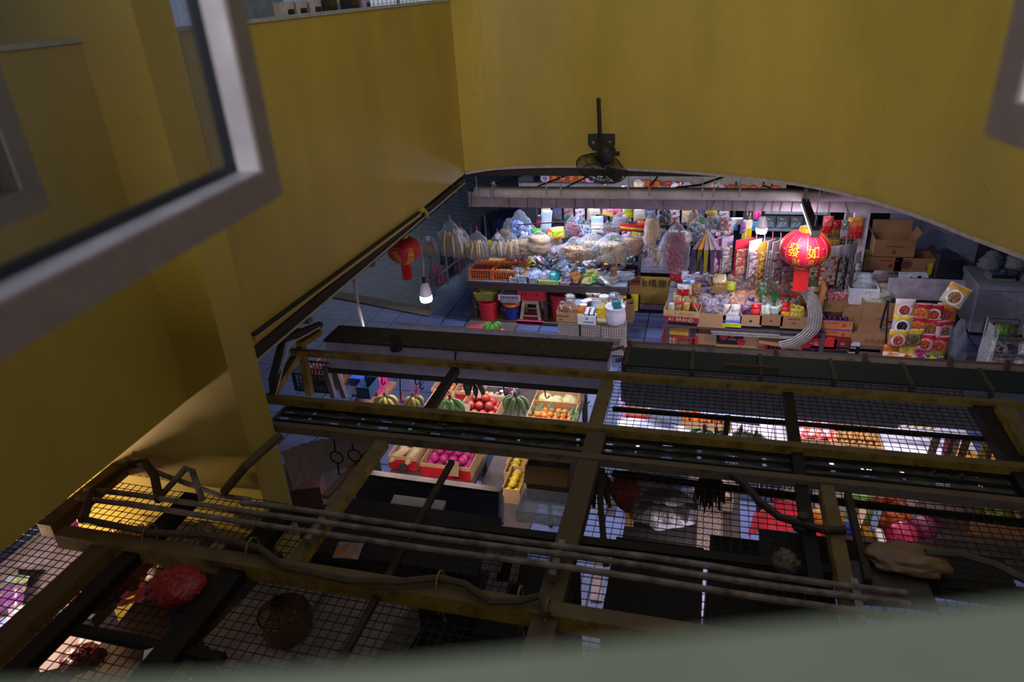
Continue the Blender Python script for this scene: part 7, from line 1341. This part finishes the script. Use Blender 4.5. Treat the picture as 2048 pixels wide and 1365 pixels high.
T(B().box((0, 0, 0), (.36, .26, .02), rx=.1, rz=.1).obj('dusty_sheet', M('#3a3230', .6), loc=tuple(Z(1780, 1170, 2.2))), 'dusty dark panel lying under the right end of the pipes', 'panel')
T(B().box((0, 0, 0), (1.25, .26, .02)).obj('dark_plate', M('#2a2624', .9, 0, .2, 10), loc=tuple(Z(1760, 1122, 2.05))), 'dark dusty plate along the near edge of the right wire roof', 'plate')
for k, (x, y_, c_, lb) in enumerate([(1880, 1010, '#8a8a98', 'grey bagged goods under the right wire'), (1905, 1060, '#3a2418', 'dark brown crate top under the right wire'), (1975, 1030, '#5f6a1e', 'green leafy vegetable heap near the right edge'), (1990, 1075, '#6a4424', 'brown carton near the right edge'), (2045, 1075, '#c81f4a', 'pink-red packet at the right edge'), (1950, 1000, '#b8904a', 'tan carton with a hole near the right edge'), (1965, 1142, '#5a5048', 'grey slab of foam at the lower right'), (1830, 1150, '#b8861e', 'yellow packet under the cream plastic bag')]):
    p = Z(x, y_, zg + .004 if k < 6 else 1.95)
    if 'leafy' in lb: crumple(lb, p, (.2, .16, .09), c_, 'leafy_vegetable', 'vegetable', 1, 9, .8)
    elif 'packet' in lb: pack('packet', lb, 'packet', tuple(p), .16, .14, .05, [c_, c_], None, .2, -1.1)
    elif 'bagged' in lb: bag(lb, p, .34, .24, .24, 'packs', c_, .8, neck=.5)
    else: carton(lb, tuple(p), .38 if k < 6 else .42, .3 if k < 6 else .16, .12 if k < 6 else .05, M(c_, .8), opened=(k != 1 and k < 6))
# ================================================================== lower left, beyond and under the pillar
zh = .95
t7 = thing('shop_counter', 'white counter glimpsed below the lower left wire', 'counter', tuple(Z(60, 1180, zh).xy) + (0,)); B().bb((-.5, -.9, zh - .06), (.35, 1.2, zh)).obj('countertop', M('#b8a8b0', .6), t7); B().bb((-.45, -.85, 0), (.3, 1.15, zh - .06)).obj('counter_body', M('#6a5a5c', .7), t7)
quad('white poster sheet lying on the counter at the lower left', [(85, 1070), (130, 1060), (100, 1120), (55, 1135), (30, 1130)], zh + .01, M('#d0c2cc', .7)); quad('dark opening framed in cream on the counter', [(35, 1140), (92, 1140), (60, 1172), (40, 1168)], zh + .02, M('#2a2826', .6), 'paper_opening', 'opening')
o = thing('pink_basket', 'bright pink plastic basket at the lower left under the wire', 'basket', tuple(Z(132, 1088, zh + .005))); open_box(B(), .22, .26, .2, .008).obj('body', M('#d0409a', .4), o); B().bb((-.06, -.006, .12), (.06, -.001, .16)).obj('grip_hole', M('#e0d0d8', .4), o)
for k, (x, y_, c_, lb) in enumerate([(15, 1205, ['#8a96c0', '#9aa0c8', '#7a9a3a', '#b0784a'], 'blue and green printed bag at the left edge'), (15, 1225, ['#6a3a7a', '#7a4a8a', '#8a9a5a'], 'purple and green packet at the left edge'), (50, 1268, ['#c8b8c8', '#a898b0'], 'puffy clear bag at the lower left edge'), (22, 1290, ['#6a8ac8', '#d0a0a0'], 'bag of blue and pink sweets at the lower left corner'), (5, 1300, ['#c83a3a', '#d86a5a'], 'red packet at the lower left corner')]): pack('packet', lb, 'packet', tuple(Z(x, y_, 1.1)), .2, .2, .09, c_, 'mix', .3 * k, -.9)
def wirebasket(label, a, b_, c_, zz, hh, mat):
    o = thing('wire_tray', label, 'wire tray', tuple(a)); e1 = b_ - a; e2 = c_ - a; b = B(); n1, n2 = 26, 8; up = V((0, 0, hh))
    for k in range(n1 + 1): p = e1 * (k / n1); b.tube([p + up, p, p + e2, p + e2 + up], .0035, 4)
    for k in range(n2 + 1): p = e2 * (k / n2); b.tube([p, p + e1], .0035, 4)
    for q_ in (0, .5, 1): u_ = up * q_; b.tube([u_, e1 + u_, e1 + e2 + u_, e2 + u_, u_], .006, 4)
    b.obj('wire_frame', mat, o); return o
WB = M('#8a6a42', .6, .3)
wirebasket('long brown wire tray with red bags under the lower left wire', Z(205, 1225, 1.75), Z(330, 1090, 1.75), Z(120, 1200, 1.75), 0, .13, WB)
crumple('dark red carrier bag filling the long wire tray', Z(240, 1130, 1.8), (.26, .34, .10), '#6a1418', 'carrier_bag', 'bag', .9, 11, .6); crumple('translucent red bag at the left of the long wire tray', Z(195, 1125, 1.85), (.10, .26, .08), '#8a2a30', 'carrier_bag', 'bag', .7, 12, .6); crumple('pinkish crumpled bag at the near end of the long wire tray', Z(180, 1190, 1.8), (.09, .16, .06), '#8a4a44', 'carrier_bag', 'bag', .8, 13, .6)
rb_ = thing('carrier_bag', 'red plastic carrier bag lying on top of the wire at the lower left', 'bag', tuple(Z(350, 1185, 2.26)))
b = B(); b.ball((.01, .01, .04), (.145, .125, .055), 40, 24, 0, .28, 1.6, 21); b.obj('body', M('#9a2026', .4, 0, .12, 9, '', None, 0, .95, .6), rb_, smooth=True)
for s in (0, 1): B().grid(lambda u, v: V((-.12 - .12 * v + .02 * s, -.05 - .05 * s + (u - .5) * .05 - .04 * v, .03 + .012 * sin(v * 6))), 4, 8).obj('handle', M('#9a2026', .4), rb_)
c = carton('dark green printed carton with red tomatoes at the lower left', tuple(Z(150, 1252, 1.3)), .34, .26, .1, M('#1f2a2c', .5), opened=False)
for fx in (-.3, -.05, .3): B().lathe([(0, .101), (.03, .101)], 12).obj('printed_tomato', M('#a83020', .5), c, loc=(fx * .34, .1 + fx * .1, 0))
quad('white paper sheet at the lower left beneath the wire', [(165, 1265), (195, 1258), (225, 1290), (205, 1310), (150, 1305)], 1.45, M('#c0b4bc', .7)); quad('beige board under the white sheets at the lower left', [(60, 1285), (180, 1262), (190, 1320), (80, 1345)], 1.35, M('#8a7870', .8))
crumple('dark red cloth bundle at the bottom left above the sill', Z(165, 1318, 1.6), (.12, .1, .06), '#6a1a20', 'cloth_bundle', 'cloth', 1, 31)
for k in range(14):
    a = Z(260 + 4 * k, 1205 - 5 * k, 1.7); T(B().tube([a + V((rnd.random() * .1, rnd.random() * .1, 0)), a + V((.06 + rnd.random() * .1, .05, .02)), a + V((.18 * rnd.random(), .16, 0))], .006, 4).obj('twig', M('#8a7a5c', .7)), 'pale twig scattered under the red carrier bag', 'twig', 'twigs under the wire')
o = thing('toy_bag', 'pink and white bag with orange trim above the red carrier bag', 'bag', tuple(Z(322, 1150, 1.9))); B().ball((0, 0, 0), (.08, .08, .06), 14, 9, 0, .2, 3).obj('body', M('#b8888a', .5), o, smooth=True); B().bar((-.08, -.05, 0), (-.03, -.16, -.02), .03, .02).obj('strap', M('#b8642a', .6), o)
c = carton('grey switch box under the beam left of the pillar', tuple(Z(350, 1120, 1.9)), .3, .2, .1, M('#6a6a70', .5), opened=False); B().bb((.07, -.006, .03), (.1, .0, .07)).obj('switch', BLK, c)
for k, (x, y_, w_, lb) in enumerate([(330, 1300, .5, 'brown wooden board beneath the dark beams'), (265, 1275, .3, 'yellowish board edge beneath the wire')]): T(B().box((0, 0, 0), (w_, .8, .03), rz=.1).obj('wooden_board', M('#5a4020', .8), loc=tuple(Z(x, y_, 1.6))), lb, 'board')
fo = thing('white_paper_scrap', 'white scrap of paper caught above the sill at the lower left', 'paper', tuple(Z(300, 1318, 2.24)), .6); B().bb((-.03, -.06, 0), (.03, .06, .003)).obj('sheet', WPAP, fo)
# foam boxes, basket and shelf under the dark wire
zk = 1.80
T(B().bb((-2.3, 1.0, 1.48), (-.8, 2.55, 1.53)).obj('dark_shelf', M('#1f1a18', .9)), 'dark shelf under the foam boxes below the wire', 'shelf')
for k, (q, lb) in enumerate([([(545, 1190), (620, 1205), (590, 1265), (480, 1290), (500, 1250)], 'left white foam box under the dark wire'), ([(640, 1192), (762, 1220), (730, 1300), (590, 1300), (585, 1280)], 'right white foam box under the dark wire')]):
    p = Z(*[(560, 1235), (700, 1250)][k], zk); o = thing('foam_box', lb, 'box', tuple(p), -.15, 'white foam boxes'); B().bb((-.26, -.30, -.25), (.26, .30, 0)).obj('body', M('#7f7578', .85, 0, .15, 8), o); B().bb((-.27, -.31, 0), (.27, .31, .04)).obj('lid', M('#867c7e', .85, 0, .15, 8), o); 
bk = thing('wicker_basket', 'brown wicker cage basket on the left foam box', 'basket', tuple(Z(575, 1260, zk + .045))); b = B()
for k in range(16):
    a = 2 * pi * k / 16; b.tube([(.13 * cos(a), .13 * sin(a), 0), (.15 * cos(a), .15 * sin(a), .1), (.05 * cos(a), .05 * sin(a), .22)], .006, 4)
for k in range(18): z_ = .01 + k * .011; r = .135 + .012 * sin(k * .25) if k < 12 else .13 - .01 * (k - 11); b.tube([(r * cos(2 * pi * j / 20), r * sin(2 * pi * j / 20), z_ + .004 * (-1) ** j) for j in range(21)], .0055, 4)
b.obj('weave', M('#5a3a22', .8), bk)
p = Z(775, 1255, 1.3); o = thing('slatted_crate', 'grey slatted crate right of the foam boxes', 'crate', tuple(p)); 
for k in range(6): B().bb((-.1, -.25 + k * .09, 0), (.1, -.19 + k * .09, .03)).obj('slat', M('#6a6a78', .7), o)
T(B().tube([Z(752, 1220, 1.4), Z(700, 1310, 1.4)], .02, 6).obj('dark_pipe', IRON), 'dark pipe between foam box and slatted crate', 'pipe')
pack('snack_wrapper', 'orange and blue snack wrapper dropped on the dark wire', 'wrapper', tuple(Z(690, 1118, 2.21)), .15, .11, .02, ['#c8662a', '#b8703a', '#4a8aa8', '#c89a2a'], 'mix', .1, -1.4)
crumple('pale rag snagged beside the pillar', Z(412, 1065, 2.24), (.06, .05, .07), '#7a6248', 'rag', 'rag', 1, 41)
for k, (x, y_, lb) in enumerate([(1000, 1150, 'pale box edge below the right end of the dark wire'), (990, 1110, 'grey panel below the three pipes'), (1020, 1130, 'second grey panel below the three pipes')]): T(B().box((0, 0, 0), (.12, .3, .02), rz=.1).obj('grey_board', M('#5a5052', .8), loc=tuple(Z(x, y_, 1.9))), lb, 'panel', 'grey panels under the pipes')
for k, (x, y0_, y1_, c_, lb) in enumerate([(1198, 1095, 1205, '#b09aa0', 'left lit slit between boxes under the near wire'), (1225, 1090, 1200, '#8a9ac0', 'middle lit slit between boxes under the near wire'), (1405, 1120, 1235, '#b8a8d8', 'right lit strip of a white box under the near wire')]): T(B().bar(Z(x, y0_, .9), Z(x - 6, y1_, .9), .08, .03).obj('pale_board', M(c_, .6)), lb, 'board', 'pale boards under the near wire')
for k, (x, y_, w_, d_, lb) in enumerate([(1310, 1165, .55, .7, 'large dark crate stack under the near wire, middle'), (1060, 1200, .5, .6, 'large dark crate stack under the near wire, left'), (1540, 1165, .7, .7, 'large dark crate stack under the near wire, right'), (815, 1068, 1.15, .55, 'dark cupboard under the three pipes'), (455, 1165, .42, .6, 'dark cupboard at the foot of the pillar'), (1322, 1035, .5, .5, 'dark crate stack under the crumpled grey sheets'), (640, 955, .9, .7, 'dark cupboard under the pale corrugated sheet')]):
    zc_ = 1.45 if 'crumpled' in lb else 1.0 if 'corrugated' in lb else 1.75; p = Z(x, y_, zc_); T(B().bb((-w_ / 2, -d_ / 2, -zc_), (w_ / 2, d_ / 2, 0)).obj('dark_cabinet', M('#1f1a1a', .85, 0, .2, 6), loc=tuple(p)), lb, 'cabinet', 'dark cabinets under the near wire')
